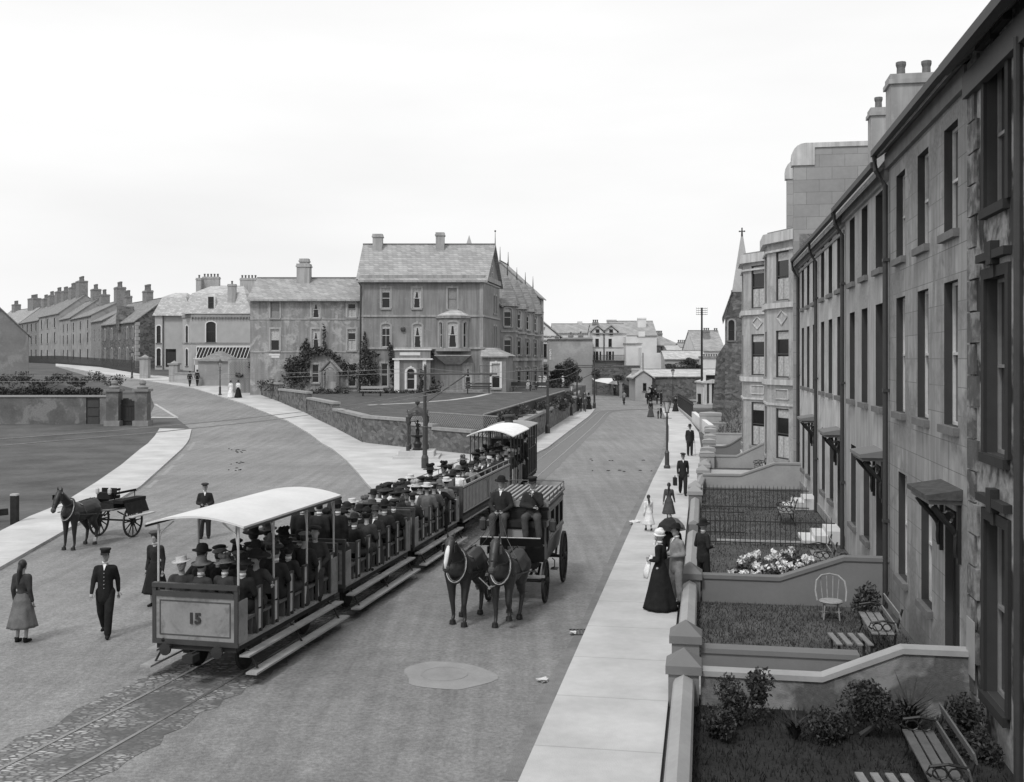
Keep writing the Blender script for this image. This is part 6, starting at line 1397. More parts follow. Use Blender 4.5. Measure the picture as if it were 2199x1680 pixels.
cross_wall(63.5, 'curved S-topped dark dividing wall', [(.3, .62), (1.0, .62)] + [(1.0 + 1.9 * i / 8, .62 + .85 * (.5 - .5 * math.cos(math.pi * i / 8))) for i in range(1, 9)] + [(3.6, 1.47)], 'gwall', 'capD')
cross_wall(73.5, 'pale low dividing wall farther along', [(.4, .7), (4.6, .7)], 'gwallL', 'cap'); cross_wall(83, 'farthest pale low dividing wall under the grass bank', [(.4, .85), (5.0, .85)], 'gwallL', 'cap')
def railing(t, label, a0, a1, hh=.85):
    o = thing('iron_railing', label, 'railing', T(a0, t, .04), -TH, 'spiked railings between the gardens'); q = MB(); n = int((a1 - a0) / .15)
    for k in range(n + 1): x = k * .15; q.tube([(x, 0, 0), (x, 0, hh), (x, 0, hh + .08)], [.011, .011, .002], 5)
    q.build('bars', M['gate'], o); o.children[0]['kind'] = 'stuff'; q = MB(); q.box(-.02, a1 - a0, -.012, .012, .08, .115); q.box(-.02, a1 - a0, -.012, .012, hh - .12, hh - .09); q.build('rails', M['gate'], o)
railing(33.6, 'black spiked railing across the garden beyond the white flowers', -.1, 3.9); railing(41.7, 'farther black spiked railing ending at the pillar', -.1, 3.9); railing(35.5, 'short black railing beside the white-stepped path', -.1, 1.3)
o = thing('stair_kerb', 'pale kerb strip along the white-stepped garden path', 'kerb', T(0, 34.0, .04), -TH); MB().box(.4, 3.0, 0, .1, 0, .1).build('strip', M['path'], o)
# far iron fence above the pale wall, beside the far pavement
a, b = G(1454, 879), G(1486, 908); d = b - a; o = thing('iron_fence', 'dark iron fence on a pale plinth beside the far right pavement', 'fence', a, math.atan2(d.y, d.x)); q = MB(); n = int(d.length / .22)
for k in range(n): q.box(k * .22, k * .22 + .07, .1, .15, .35, 1.85)
q.build('palings', M['gate'], o); o.children[0]['kind'] = 'stuff'; MB().box(0, d.length, 0, .35, -.1, .35).build('plinth', M['path'], o); MB().box(0, d.length, .07, .18, 1.6, 1.7).build('rail', M['gate'], o)
stone_wall('whitewashed patchy wall between the iron fence and the pillars', G(1486, 908), T(.35, 79), -.1, 1.0, .35, 'pale', cop=False)
# grass bank
bk = [T(.9, 88), T(6.5, 80), T(9, 84), T(11, 108), T(3.5, 104)]
mb = MB(); n = 14; vs = []
for j in range(n + 1):
    for i in range(n + 1):
        a = .8 + 10 * i / n; t = 79 + 27 * j / n; e = math.sin(math.pi * min(1, max(0, (t - 79) / 27)) ** .7); z = .2 + 3.0 * e * min(1, (a - .8) / 4.5) ** .8 + rnd.uniform(-.12, .12)
        vs.append(T(a, t, z))
mb.add(vs, [(j * (n + 1) + i, j * (n + 1) + i + 1, (j + 1) * (n + 1) + i + 1, (j + 1) * (n + 1) + i) for j in range(n) for i in range(n)])
tag(mb.build('grass_bank', gmat('bank_grass', .12, .95, .3, 1.2, .7, 12)), kind='structure')
rr = random.Random(5); mb = MB()
for k in range(5000):
    a = rr.uniform(1, 10.5); t = rr.uniform(79, 105); e = math.sin(math.pi * min(1, max(0, (t - 79) / 27)) ** .7); z = .15 + 3.0 * e * min(1, (a - .8) / 4.5) ** .8; p = T(a, t, z); w = Vector((.04, 0, 0)); l = Vector((rr.gauss(0, .15), rr.gauss(0, .15), rr.uniform(.15, .5))); mb.add([p - w, p + w, p + l], [(0, 1, 2)])
tag(mb.build('long_grass', [M['leafL']]), kind='stuff')
o = thing('timber_post', 'leaning bare post and stay on the grass bank before the church', 'post', T(3.6, 92, 1.8), 0); MB().tube([(0, 0, 0), (0, 0, 2.3)], .07, 6).build('shaft', M['kerb'], o); MB().tube([(0, 0, 1.9), (1.6, 0, .5)], .03, 5).build('stay', M['kerb'], o)
# planting
def tp_(a, t, z, r): return (tuple(T(a, t, z)), r)
bush('tall dark shrub at the pavement end of the worn pale wall', 'shrub', [tp_(.35, 17.1, .45, (.42, .35, .5)), tp_(.75, 17.2, .55, (.3, .3, .38)), tp_(.2, 16.4, .25, (.3, .4, .3))], 3400, .032, 61, mats=[M['leafD'], M['leafD'], M['leaf']])
bush('dense dark shrub in the middle of the worn pale wall', 'shrub', [tp_(2.2, 17.0, .5, (.5, .4, .45)), tp_(2.7, 16.8, .45, (.45, .4, .4)), tp_(1.9, 16.5, .25, (.4, .4, .3))], 3800, .032, 62, mats=[M['leafD'], M['leafD'], M['leaf']])
bush('dark shrub against the wall of the nearest dark house', 'shrub', [tp_(3.75, 16.9, .4, (.4, .4, .45)), tp_(3.9, 16.2, .3, (.25, .4, .35))], 3200, .032, 63, mats=[M['leafD'], M['leafD'], M['leaf']])
def spiky(label, p, n, hh, seed):
    o = thing('spiky_plant', label, 'plant', p); rr = random.Random(seed); mb = MB()
    for k in range(n):
        a = rr.uniform(0, 6.28); e = rr.uniform(.15, .8); d = Vector((math.cos(a) * e, math.sin(a) * e, 1)).normalized(); sd_ = Vector((-math.sin(a), math.cos(a), 0)) * .02; L_ = hh * rr.uniform(.6, 1.1); m = d * L_ * .55; tip = d * L_ + Vector((math.cos(a), math.sin(a), -.35)) * L_ * .35
        mb.add([-sd_, sd_, m + sd_, m - sd_, tip], [(0, 1, 2, 3), (3, 2, 4)])
    mb.build('leaves', M['leafD'], o)
spiky('arching sword-leaved plant before the worn pale wall', T(3.05, 17.0, .02), 70, .95, 9); spiky('smaller sword-leaved plant left of the shaded shrub', T(1.35, 16.6, .02), 40, .5, 10)
bush('shrub covered in large white blossoms in the third garden', 'flowering shrub', [tp_(1.5, 28.3, .38, (.6, .5, .42)), tp_(2.2, 28.6, .42, (.6, .5, .45)), tp_(1.8, 27.7, .3, (.6, .4, .35)), tp_(1.1, 27.9, .25, (.4, .4, .3))], 2600, .045, 64, 'flowering_shrub', 46)
bush('small leafy plant behind the bench by the wicker chair', 'plant', [tp_(3.5, 24.6, .45, (.35, .35, .4))], 700, .05, 65, 'potted_plant', stem=.03)
bush('leafy plant beside the slatted bench in the third garden', 'plant', [tp_(3.4, 28.6, .45, (.4, .4, .42))], 900, .05, 66, 'leafy_plant', stem=.03)
# benches, chair, stools
def bench(label, a, t, L_=1.5, rz=0.0, mat='wood'):
    o = thing('garden_bench', label, 'bench', T(a, t, .04), -TH + rz, 'slatted garden benches') # local -x faces the street, y runs along the terrace
    for k in range(3): MB().box(-.42 + k * .15, -.30 + k * .15, -L_ / 2, L_ / 2, .42, .445).build('seat_slat', M[mat], o)
    for k in range(2): q = MB(); q.M = Matrix.Translation((.04 + k * .06, 0, .56 + k * .22)) @ Matrix.Rotation(R(-14), 4, 'Y'); q.box(-.012, .012, -L_ / 2, L_ / 2, -.07, .07); q.build('back_slat', M[mat], o)
    for sy in (-1, 1):
        y = sy * (L_ / 2 - .1); q = MB(); q.tube([(-.44, y, 0), (-.36, y, .2), (-.42, y, .42), (.0, y, .40), (.05, y, .5), (.16, y, .9)], .022, 6); q.tube([(.1, y, 0), (.02, y, .2), (.03, y, .42)], .022, 6)
        q.tube([(.06, y, .62), (-.2, y, .66), (-.42, y, .62), (-.46, y, .54), (-.40, y, .50)], .02, 6); q.tube([(-.30 + .09 * math.cos(i), y, .54 + .07 * math.sin(i)) for i in [j * .7 for j in range(10)]], .014, 5); q.tube([(-.12 + .08 * math.cos(i), y, .54 + .07 * math.sin(i)) for i in [j * .7 for j in range(10)]], .014, 5)
        q.build('bench_end', M['ironD'], o)
    return o
bench('slatted bench with scrolled iron ends beside the wicker chair garden house', 3.6, 22.4, 1.8); bench('large dark slatted bench in the shaded near garden at bottom right', 3.2, 15.0, 2.0, mat='woodN'); bench('slatted bench beside the white flowering shrub', 3.3, 29.9, 1.5); bench('slatted bench before the white steps beyond the first railing', 3.0, 38.6, 1.5)
bench('scrolled iron bench behind the second pale wall', 2.9, 54.5, 1.4); bench('far dark bench beyond the curved wall', 2.3, 76, 1.6)
def slat_table(label, a, t, rz=.0):
    o = thing('slatted_stool', label, 'stool', T(a, t, .04), -TH + rz, 'slatted garden stools')
    for k in range(4): MB().box(-.36 + k * .19, -.26 + k * .19, -.42, .42, .40, .425).build('slat', M['wood'], o)
    for sx in (-.3, .3):
        for sy in (-.3, .3): MB().box(sx - .02, sx + .02, sy - .02, sy + .02, 0, .40).build('leg', M['woodD'], o)
slat_table('low slatted stool beside the garden bench in the second garden', 2.75, 21.1, .1); slat_table('low slatted stool at the very bottom edge of the shaded garden', 2.3, 13.9, .1)
o = thing('wicker_chair', 'pale bentwood wicker tub chair on the lawn before the grey dividing wall', 'chair', T(2.75, 24.4, .04), -TH)
MB().lathe([(.01, .42), (.24, .42), (.26, .40), (.24, .37), (.01, .37)], n=16).build('seat', M['wicker'], o)
for k in range(4): a = math.pi / 4 + k * math.pi / 2; MB().tube([(.24 * math.cos(a), .2 * math.sin(a), 0), (.20 * math.cos(a), .17 * math.sin(a), .38)], .016, 6).build('leg', M['wicker'], o)
hoop = [(-.30, -.10, .42), (-.33, 0, .62), (-.30, .1, .82), (-.18, .22, .92), (0, .26, .95), (.18, .22, .92), (.30, .1, .82), (.33, 0, .62), (.30, -.10, .42)]; MB().tube(hoop, .02, 6).build('hoop_back', M['wicker'], o)
for x in (-.2, -.07, .07, .2): MB().tube([(x * .8, .18, .40), (x, .24, .92 - abs(x) * .15)], .012, 6).build('back_spindle', M['wicker'], o)
q = MB().tube([(-.2, .17, .12), (.2, -.17, .2)], .012, 6); q.tube([(.2, .17, .12), (-.2, -.17, .2)], .012, 6); q.build('stretcher', M['wicker'], o)
for u, v, lb, L_ in ((1010, 861, 'dark bench against the hotel under the corner bay', 2.2),):
    o = thing('park_bench', lb, 'bench', (r2(1700, 0, 90)[0], 90, lz0(90)), 0)
    MB().box(-1.1, 1.1, -.3, .1, .4, .46).build('seat', M['woodD'], o); MB().box(-1.1, 1.1, .12, .18, .5, .66).box(-1.1, 1.1, .12, .18, .74, .9).build('backrest', M['woodD'], o)
    for x in (-.9, .9): MB().box(x - .04, x + .04, -.28, .15, 0, .4).box(x - .04, x + .04, .18, .22, 0, .9).build('leg', M['ironD'], o)
o = thing('park_bench', 'pale garden bench on the lawn left of the porch', 'bench', (r2(985, 0, 86)[0], 86, lz0(86)), 0); MB().box(-.9, .9, -.3, .1, .4, .46).build('seat', M['cap'], o); MB().box(-.9, .9, .12, .18, .6, .8).build('backrest', M['cap'], o)
for x in (-.7, .7): MB().box(x - .04, x + .04, -.28, .15, 0, .4).build('leg', M['ironD'], o)
def r3b(x, y, Y): q = r3(x, y, Y); return Vector((q[0], Y, q[1]))
p = r3b(135, 0, 112); o = thing('park_bench', 'long dark bench on the hotel terrace beside the bayed row', 'bench', (p.x, 112, lawnz(0, 112)), R(0)); MB().box(-2, 2, -.3, .1, .4, .46).build('seat', M['woodD'], o); MB().box(-2, 2, .12, .18, .55, .95).build('backrest', M['woodD'], o)
for x in (-1.8, 0, 1.8): MB().box(x - .05, x + .05, -.28, .2, 0, .4).build('leg', M['ironD'], o)

for o_ in [o_ for o_ in COL.objects if o_.parent is None and o_.name.split('.')[0] in ('climbing_plant', 'arbour', 'trellis_wall', 'border_plants')] : farther(o_)
for o_ in [o_ for o_ in COL.objects if o_.parent is None and (o_.get('label', '').startswith('rounded dark shrub with a topiary') or o_.get('label', '').startswith('dark bench against') or o_.get('label', '').startswith('pale garden bench on the lawn'))]: farther(o_)
# ================================================================ figures
def blob(name, segs, ells=(), voxel=.018, smooth=4, extra=None, mats=()):
    """one continuous skin grown over tapered limbs"""
    mb = MB(); mb.sm = True
    for p0, r0, p1, r1 in segs: mb.tube([p0, p1], [r0, r1], 10); mb.ell(p0, r0 * .995, 10); mb.ell(p1, r1 * .995, 10)
    for c, r in ells: mb.ell(c, r, 14)
    me = mb.mesh(name + '_t'); o = bpy.data.objects.new('t', me); COL.objects.link(o)
    m = o.modifiers.new('r', 'REMESH'); m.mode = 'VOXEL'; m.voxel_size = voxel; m.use_smooth_shade = True
    m = o.modifiers.new('s', 'SMOOTH'); m.iterations = smooth; m.factor = .6
    out = bpy.data.meshes.new_from_object(o.evaluated_get(bpy.context.evaluated_depsgraph_get())); bpy.data.objects.remove(o); bpy.data.meshes.remove(me)
    if extra: # small hard details joined to the skin
        bm = bmesh.new(); bm.from_mesh(out); em = extra.mesh('e'); bm.from_mesh(em); bm.to_mesh(out); bm.free(); bpy.data.meshes.remove(em)
    out.name = name; out.materials.clear()
    for q in mats: out.materials.append(q)
    return out
def V3(*a): return Vector(a)
POSES = {  # pelvis height, legs (hip-knee-ankle-toe for each side), arms (elbow, wrist), trunk lean
 'stand': dict(p=.95, leg=[((.10, -.01, .51), (.10, .03, .09)), ((-.10, -.01, .51), (-.10, .03, .09))], arm=[((.215, .04, 1.14), (.215, -.04, .88)), ((-.215, .04, 1.14), (-.215, -.03, .88))]),
 'walk': dict(p=.94, leg=[((.09, -.14, .53), (.08, -.20, .10)), ((-.09, .05, .50), (-.08, .30, .15))], arm=[((.22, .10, 1.15), (.23, .12, .90)), ((-.22, -.06, 1.15), (-.23, -.20, .93))]),
 'think': dict(p=.95, leg=[((.10, -.01, .51), (.10, .03, .09)), ((-.10, -.05, .51), (-.12, .0, .09))], arm=[((.24, .03, 1.14), (.10, -.20, 1.10)), ((-.24, .03, 1.14), (-.10, -.22, 1.12))]),
 'sit': dict(p=.10, leg=[((.12, -.42, .10), (.12, -.40, -.33)), ((-.12, -.42, .10), (-.12, -.38, -.33))], arm=[((.25, -.02, .32), (.12, -.26, .20)), ((-.25, -.02, .32), (-.10, -.28, .20))]),
 'sit_arm': dict(p=.10, leg=[((.12, -.42, .10), (.12, -.40, -.33)), ((-.12, -.42, .10), (-.12, -.38, -.33))], arm=[((.33, .00, .42), (.42, -.20, .42)), ((-.25, -.02, .32), (-.10, -.28, .20))]),
 'sit_chin': dict(p=.10, leg=[((.16, -.40, .10), (.20, -.34, -.33)), ((-.12, -.42, .10), (-.10, -.36, -.33))], arm=[((.22, -.14, .36), (.04, -.17, .58)), ((-.25, -.05, .32), (.05, -.22, .30))]),
 'sit_reins': dict(p=.10, leg=[((.13, -.42, .10), (.12, -.42, -.33)), ((-.13, -.42, .10), (-.12, -.40, -.33))], arm=[((.25, -.03, .30), (.08, -.30, .20)), ((-.25, -.03, .30), (-.08, -.30, .20))]),
}
def hand(mb, w, e):
    """palm, four unequal bent fingers and a side thumb, continuing the forearm"""
    d = (w - e).normalized(); s = d.cross(Vector((0, 1, 0)) if abs(d.y) < .8 else Vector((1, 0, 0))).normalized(); n = d.cross(s)
    mb.tube([w - d * .01, w + d * .05, w + d * .09], [.026, .036, .032], 8, flat=.5)
    for k, L_ in enumerate((.065, .075, .07, .055)):
        b = w + d * .085 + s * (.024 - .016 * k); mb.tube([b, b + d * L_ * .5 + n * .006, b + d * L_ * .9 + n * .026], [.0085, .008, .006], 5)
    b = w + d * .035 + s * .032; mb.tube([b, b + s * .022 + d * .025, b + s * .026 + d * .052 + n * .012], [.011, .010, .007], 5)
def figure(pose, kind):
    """body, coat, legs/skirt meshes for a pose; kind man / woman / girl"""
    def f():
        P_ = POSES[pose]; p = P_['p']; sh = p + .455; hd = p + .70; seat = p < .5; fem = kind != 'man'
        sw = .145 if fem else .165; T_ = lambda x, y, z: V3(x, y, z)
        pel, wst, chs, nk = T_(0, 0, p), T_(0, .0, p + .17), T_(0, .01, p + .38), T_(0, .0, p + .53)
        A = P_['arm']; Lg = P_['leg']
        segs = [(pel, .12, wst, .10), (wst, .10, chs, .125), (chs, .12, nk, .055), (nk, .052, T_(0, -.01, hd - .05), .05)]; arms = []; hands = MB(); hands.sm = True
        for sg, (el, wr) in zip((1, -1), A):
            s_ = V3(sg * sw, .01, sh); el = V3(*el); wr = V3(*wr)
            if fem: el.x *= .9
            segs += [(V3(0, .01, sh + .01), .06, s_, .05), (s_, .052, el, .042), (el, .04, wr, .027)]; arms.append((s_, el, wr)); hand(hands, wr, el)
        legs = []
        for sg, (k, a) in zip((1, -1), Lg):
            h_ = V3(sg * .09, 0, p - .02); k = V3(*k); a = V3(*a); toe = a + V3(sg * .02, -.15, -.05); legs.append((h_, k, a, toe)); segs += [(h_, .085, k, .055), (k, .053, a, .036)]
        ex = hands; hc = V3(0, -.02, hd); ex.ell(hc + V3(0, -.098, -.012), (.013, .018, .022), 6); ex.ell(hc + V3(.074, .0, -.01), (.01, .018, .028), 6); ex.ell(hc + V3(-.074, .0, -.01), (.01, .018, .028), 6); ex.ell(hc + V3(0, -.088, -.05), (.024, .009, .007), 6, 1)
        for sg in (-1, 1): ex.ell(hc + V3(sg * .03, -.088, .012), (.012, .008, .008), 6, 1)
        body = blob('body', segs, [(hc, (.073, .093, .118)), (hc + V3(0, -.035, -.07), (.05, .055, .045))], .016, 3, ex, [M['skin'], M['hairD']])
        c = []; hem = []
        c += [(pel + V3(0, 0, -.13 if not (fem or seat) else .02), .17 if not fem else .135, wst, .15 if not fem else .105), (wst, .15 if not fem else .106, chs, .155 if not fem else .135), (chs, .15 if not fem else .128, nk + V3(0, 0, -.05), .07)]
        for s_, el, wr in arms: c += [(V3(0, .01, sh + .005), .075, s_, .068), (s_, .07 if not fem else .08, el, .057), (el, .055, wr - (wr - el).normalized() * .01, .042)]
        if seat and not fem: c += [(V3(.08, -.02, p - .04), .12, V3(.09, -.14, p - .02), .10), (V3(-.08, -.02, p - .04), .12, V3(-.09, -.14, p - .02), .10)]
        coat = blob('jacket', c, (), .02, 5)
        if fem:
            if seat: lw = blob('skirt', [(V3(.07, 0, p), .14, V3(.13, -.40, p), .12), (V3(-.07, 0, p), .14, V3(-.13, -.40, p), .12), (V3(0, 0, p), .14, V3(0, -.40, p), .13)] + [(V3(x, -.42, p), .115, V3(x * 1.3, -.42, -.28), .13) for x in (-.12, 0, .12)], (), .024, 4)
            else:
                m = MB(); m.sm = True; vs = []; n = 40; zt, zb = p + .12, (.03 if kind == 'woman' else .34); fl = .33 if kind == 'woman' else .25; rows = 12
                for i in range(rows + 1):
                    f_ = i / rows; z = zt + (zb - zt) * f_; r = .112 + (fl - .112) * (f_ ** 1.15) + .05 * math.sin(min(1, f_ * 4) * math.pi / 2)
                    for k in range(n):
                        t = 2 * math.pi * k / n; rr_ = r * (1 + .05 * f_ * math.sin(t * 9 + 1.3 * math.sin(t * 2)) + .03 * f_ * math.sin(t * 4)); vs.append((rr_ * math.cos(t), rr_ * math.sin(t) * (.95 + .12 * f_ * (math.sin(t) > 0)), z))
                m.add(vs, [(i * n + k, i * n + (k + 1) % n, (i + 1) * n + (k + 1) % n, (i + 1) * n + k) for i in range(rows) for k in range(n)] + [tuple(range(rows * n, rows * n + n))]); lw = m.mesh('skirt')
        else:
            g_ = [(pel, .14, pel + V3(0, 0, .1), .12)]
            for h_, k, a, toe in legs: g_ += [(h_, .11, k, .088), (k, .086, a + V3(0, 0, .02), .074)]
            lw = blob('trousers', g_, (), .02, 3)
        shs = []
        for h_, k, a, toe in legs:
            sm_ = MB(); sm_.sm = True; shs.append(sm_); sm_.tube([a + V3(0, .03, .03), a + V3(0, .02, -.035), a + V3(0, -.06, -.05), toe], [.048, .05, .045, .03], 8)
        cl = MB(); cl.sm = True; cl.lathe([(.063, -.0), (.058, .045), (.054, .045), (.054, 0)], (0, -.003, p + .555), 12, sy=1.05)
        if not fem: cl.add([(-.034, -.07, p + .55), (.034, -.07, p + .55), (0.0, -.158, p + .43)], [(0, 1, 2)])
        return dict(body=body, coat=coat, low=lw, shoe=[q_.mesh('shoe') for q_ in shs], collar=cl.mesh('collar'), hc=hc, fem=fem)
    return cached(('fig', pose, kind), f)
def hatmesh(k):
    def f():
        m = MB(); m.sm = True
        if k == 'bowler': m.lathe([(.0, .155), (.055, .15), (.085, .12), (.095, .07), (.098, .035), (.15, .03), (.155, .04), (.15, .022), (.09, .02)], n=18, sy=1.15)
        elif k == 'felt': m.lathe([(.0, .13), (.05, .145), (.08, .125), (.092, .07), (.1, .03), (.16, .012), (.165, .02), (.16, .002), (.09, .02)], n=18, sy=1.15)
        elif k == 'boater': m.sm = False; m.lathe([(.0, .11), (.093, .11), (.095, .03), (.165, .03), (.165, .02), (.09, .02)], n=20, sy=1.12)
        elif k == 'cap': m.ell((0, -.015, .07), (.125, .15, .045), 14); m.box(-.07, .07, -.19, -.10, .03, .042)
        elif k == 'peak': m.lathe([(.0, .135), (.105, .135), (.115, .11), (.093, .085), (.09, .03)], n=16, sy=1.1); m.add([(-.08, -.08, .04), (.08, -.08, .04), (.06, -.165, .01), (-.06, -.165, .01), (-.08, -.08, .03), (.08, -.08, .03), (.06, -.165, .0), (-.06, -.165, .0)], [(0, 1, 2, 3), (7, 6, 5, 4), (3, 2, 6, 7)])
        elif k == 'brim': m.lathe([(.0, .13), (.07, .13), (.10, .10), (.105, .04), (.22, .05), (.25, .03), (.25, .02), (.10, .015)], n=20)
        elif k == 'plume':
            m.lathe([(.0, .12), (.08, .12), (.11, .05), (.20, .045), (.21, .03), (.10, .02)], n=18); rr = random.Random(3)
            for j in range(9): m.ell((rr.uniform(-.09, .09), rr.uniform(-.09, .09), .13 + rr.uniform(0, .05)), rr.uniform(.035, .06), 7)
        elif k == 'bonnet': m.ell((0, .0, .07), (.11, .12, .08), 14); m.ell((0, .02, .12), (.07, .07, .05), 10); m.lathe([(.115, .02), (.15, .0), (.115, .0)], n=16)
        elif k == 'tam': m.ell((0, .0, .10), (.15, .15, .05), 14); m.lathe([(.095, .03), (.095, .09)], n=14)
        return m.mesh('hat')
    return cached(('hat', k), f)
def hairmesh(k):
    def f():
        m = MB(); m.sm = True
        if k == 'short': m.ell((0, .018, .028), (.078, .088, .102), 12)
        elif k == 'up': m.ell((0, .02, .03), (.098, .10, .105), 14); m.ell((0, .09, .06), (.05, .045, .045), 8)
        elif k == 'long': m.ell((0, .025, .025), (.088, .095, .108), 14); m.tube([(0, .09, .03), (0, .12, -.12), (0, .13, -.30), (.01, .12, -.42)], [.06, .075, .06, .02], 8, flat=.6)
        return m.mesh('hair')
    return cached(('hair', k), f)
def person(label, loc, rz, pose='stand', kind='man', top='cloth1', low='cloth1', hat='cap', hatm='cloth1', s=1.0, group=None, collar='cloth7', hair=None, hairm='hairD', cat='person'):
    F_ = figure(pose, kind); o = thing('person', label, cat, loc, rz, group, s); inst('body', F_['body'], o)
    def prt(n, me, m, loc=(0, 0, 0), rot=(0, 0, 0)):
        if not me.materials: me.materials.append(M['cloth1'])
        return inst(n, me, o, loc, rot, mat=M[m])
    prt('jacket' if not F_['fem'] else 'bodice', F_['coat'], top); prt('trousers' if not F_['fem'] else 'skirt', F_['low'], low); [prt('shoe', q_, 'cloth0') for q_ in F_['shoe']]
    if collar: prt('collar', F_['collar'], collar)
    hair = hair or ('up' if kind == 'woman' else 'long' if kind == 'girl' else 'short'); prt('hair', hairmesh(hair), hairm, F_['hc'])
    if hat: prt('hat', hatmesh(hat), hatm, F_['hc'] + V3(0, .005, .035), (R(rnd.uniform(-7, 5)), R(rnd.uniform(-6, 6)), 0))
    return o
def add_part(o, mb, name, mat): return mb.build(name, M[mat], o)
D = math.radians

# ---- people on foot, near
person('young woman in long grey dress seen from behind at the lower left', G(49, 1380), D(170), 'stand', 'girl', 'cloth2', 'cloth4', None, s=.95, hair='long', collar=None)
o = person('youth in dark buttoned uniform and peaked cap walking toward the camera at lower left', G(227, 1368), D(10), 'walk', 'man', 'cloth0', 'cloth0', 'peak', 'cloth1', s=1.02)
for k in range(5): add_part(o, MB().ell((.0, -.152 - .003 * k, 1.32 - k * .075), .010, 6), 'button', 'cloth6')
person('girl in tam hat and dark suit with white blouse standing left of the canopied trailer', G(334, 1303), D(-12), 'stand', 'girl', 'cloth1', 'cloth0', 'tam', 'cloth3', s=.97, hair='up')
person('man in flat cap and dark suit standing in the road behind the canvas roof', G(441, 1157), D(12), 'think', 'man', 'cloth1', 'cloth1', 'cap', 'cloth2', s=1.0)
# group at the garden gate
o = person('old woman in white bonnet, black bodice and full black skirt holding a white cloth', G(1418, 1309, .11), D(-120), 'think', 'woman', 'cloth0', 'cloth0', 'bonnet', 'cloth7', s=1.0, hairm='hairG')
b_ = MB(); b_.sm = True; b_.tube([(-.1, -.24, 1.18), (-.02, -.28, 1.05), (.06, -.30, .85), (.10, -.31, .68)], [.05, .07, .09, .05], 8, flat=.35); add_part(o, b_, 'cloth', 'cloth7'); b_ = MB(); b_.ell((0, -.08, 1.66), (.12, .05, .10), 10); b_.tube([(.0, -.10, 1.60), (.02, -.13, 1.45)], [.05, .03], 6); add_part(o, b_, 'bonnet_ribbon', 'cloth7')
o = person('woman in black with puffed sleeves under a dark parasol, back to the camera', T(-.75, 26.2, .11), D(160), 'think', 'woman', 'cloth0', 'cloth0', None, s=1.0)
u_ = thing('parasol', 'dark grey parasol with one paler panel held over the woman in black', 'parasol', T(-.75, 26.2, 1.62) + Vector((-.02, 0, .02)), D(20))
m = MB(); n = 8; pr = [(.0, .30), (.17, .25), (.31, .12), (.36, .0)]; vs = []
for r_, z_ in pr:
    for k in range(n): vs.append((r_ * math.cos(2 * math.pi * k / n), r_ * math.sin(2 * math.pi * k / n), z_))
m.add(vs, [(i * n + k, i * n + (k + 1) % n, (i + 1) * n + (k + 1) % n, (i + 1) * n + k) for i in range(3) for k in range(n)]); m.m = [1 if (f[0] % n) in (6, 7) else 0 for f in m.f]; m.build('canopy', [M['cloth1'], M['cloth4']], u_)
MB().tube([(0, 0, .34), (0, 0, -.5)], .009, 6).build('shaft', M['woodD'], u_)
person('man in pale suit and dark bowler leaning back on the garden wall', T(-.62, 25.0, .11), D(-65), 'think', 'man', 'cloth5', 'cloth5', 'bowler', 'cloth0', s=1.02)
person('grey-haired man in black coat and round black hat by the gate, back to the camera', T(-.02, 26.7, .05), D(120), 'think', 'man', 'cloth1', 'cloth1', 'felt', 'cloth0', s=.98, hairm='hairG')
person('running girl in dark grey coat with long hair on the right pavement', G(1437, 1119, .11), D(165), 'walk', 'girl', 'cloth3', 'cloth3', None, s=.76, collar=None)
o = person('small girl in loose white dress walking away on the kerb', G(1393, 1141, .11), D(185), 'walk', 'girl', 'cloth7', 'cloth7', None, s=.68, collar=None)
o = person('stout man in cap, dark three-piece suit and tie walking on the right pavement', G(1467, 1064, .11), D(-3), 'walk', 'man', 'cloth1', 'cloth1', 'cap', 'cloth2', s=.99)
t_ = thing('handbag', 'dark satchel carried by the stout man in the cap', 'bag', o.location + Vector((-.33, -.02, .42)), 0); MB().box(-.07, .07, -.15, .15, .0, .32).build('body', M['cloth1'], t_); MB().tube([(0, -.08, .32), (0, -.06, .4), (0, .06, .4), (0, .08, .32)], .012, 6).build('handle', M['cloth1'], t_)
o = person('man in dark suit with a walking stick farther along the right pavement', G(1482, 979, .11), D(-3), 'stand', 'man', 'cloth1', 'cloth1', 'felt', 'cloth1', s=1.02)
c_ = thing('walking_stick', 'thin walking stick in the hand of the farther suited man', 'stick', o.location + Vector((.30, -.08, 0)), 0); tag(c_, None); MB().tube([(0, 0, 0), (-.03, 0, .88), (-.06, 0, .92)], .014, 6).build('shaft', M['wood'], c_)
# distance
person('man in dark clothes walking away on the left pavement, left of two', G(408, 831, .1), D(180), 'walk', 'man', 'cloth1', 'cloth1', 'cap', 'cloth1'); person('companion in dark coat walking away on the left pavement, right of two', G(424, 830, .1), D(180), 'walk', 'man', 'cloth0', 'cloth0', 'felt', 'cloth1', s=1.04)
person('woman in all-white dress walking by the left street lamp', G(496, 855, .1), D(165), 'stand', 'woman', 'cloth7', 'cloth7', None, collar=None); person('woman in white blouse and black skirt beside the woman in white', G(512, 854.5, .1), D(170), 'stand', 'woman', 'cloth7', 'cloth0', None, collar=None)
for u, v, k, t_, l_, h_, hm, lb, rz in ((1246, 884, 'man', 'cloth1', 'cloth1', 'felt', 'cloth4', 'left man of the three walkers beside the hotel wall', 5), (1256.5, 884.7, 'man', 'cloth3', 'cloth3', 'cap', 'cloth4', 'middle man in grey of the three walkers', -5), (1264.6, 879.5, 'woman', 'cloth0', 'cloth0', 'plume', 'cloth0', 'woman in black with plumed hat, right of the three walkers', 0)):
    person(lb, G(u, v, .1), D(rz), 'walk' if k == 'man' else 'stand', k, t_, l_, h_, hm, s=1.0)
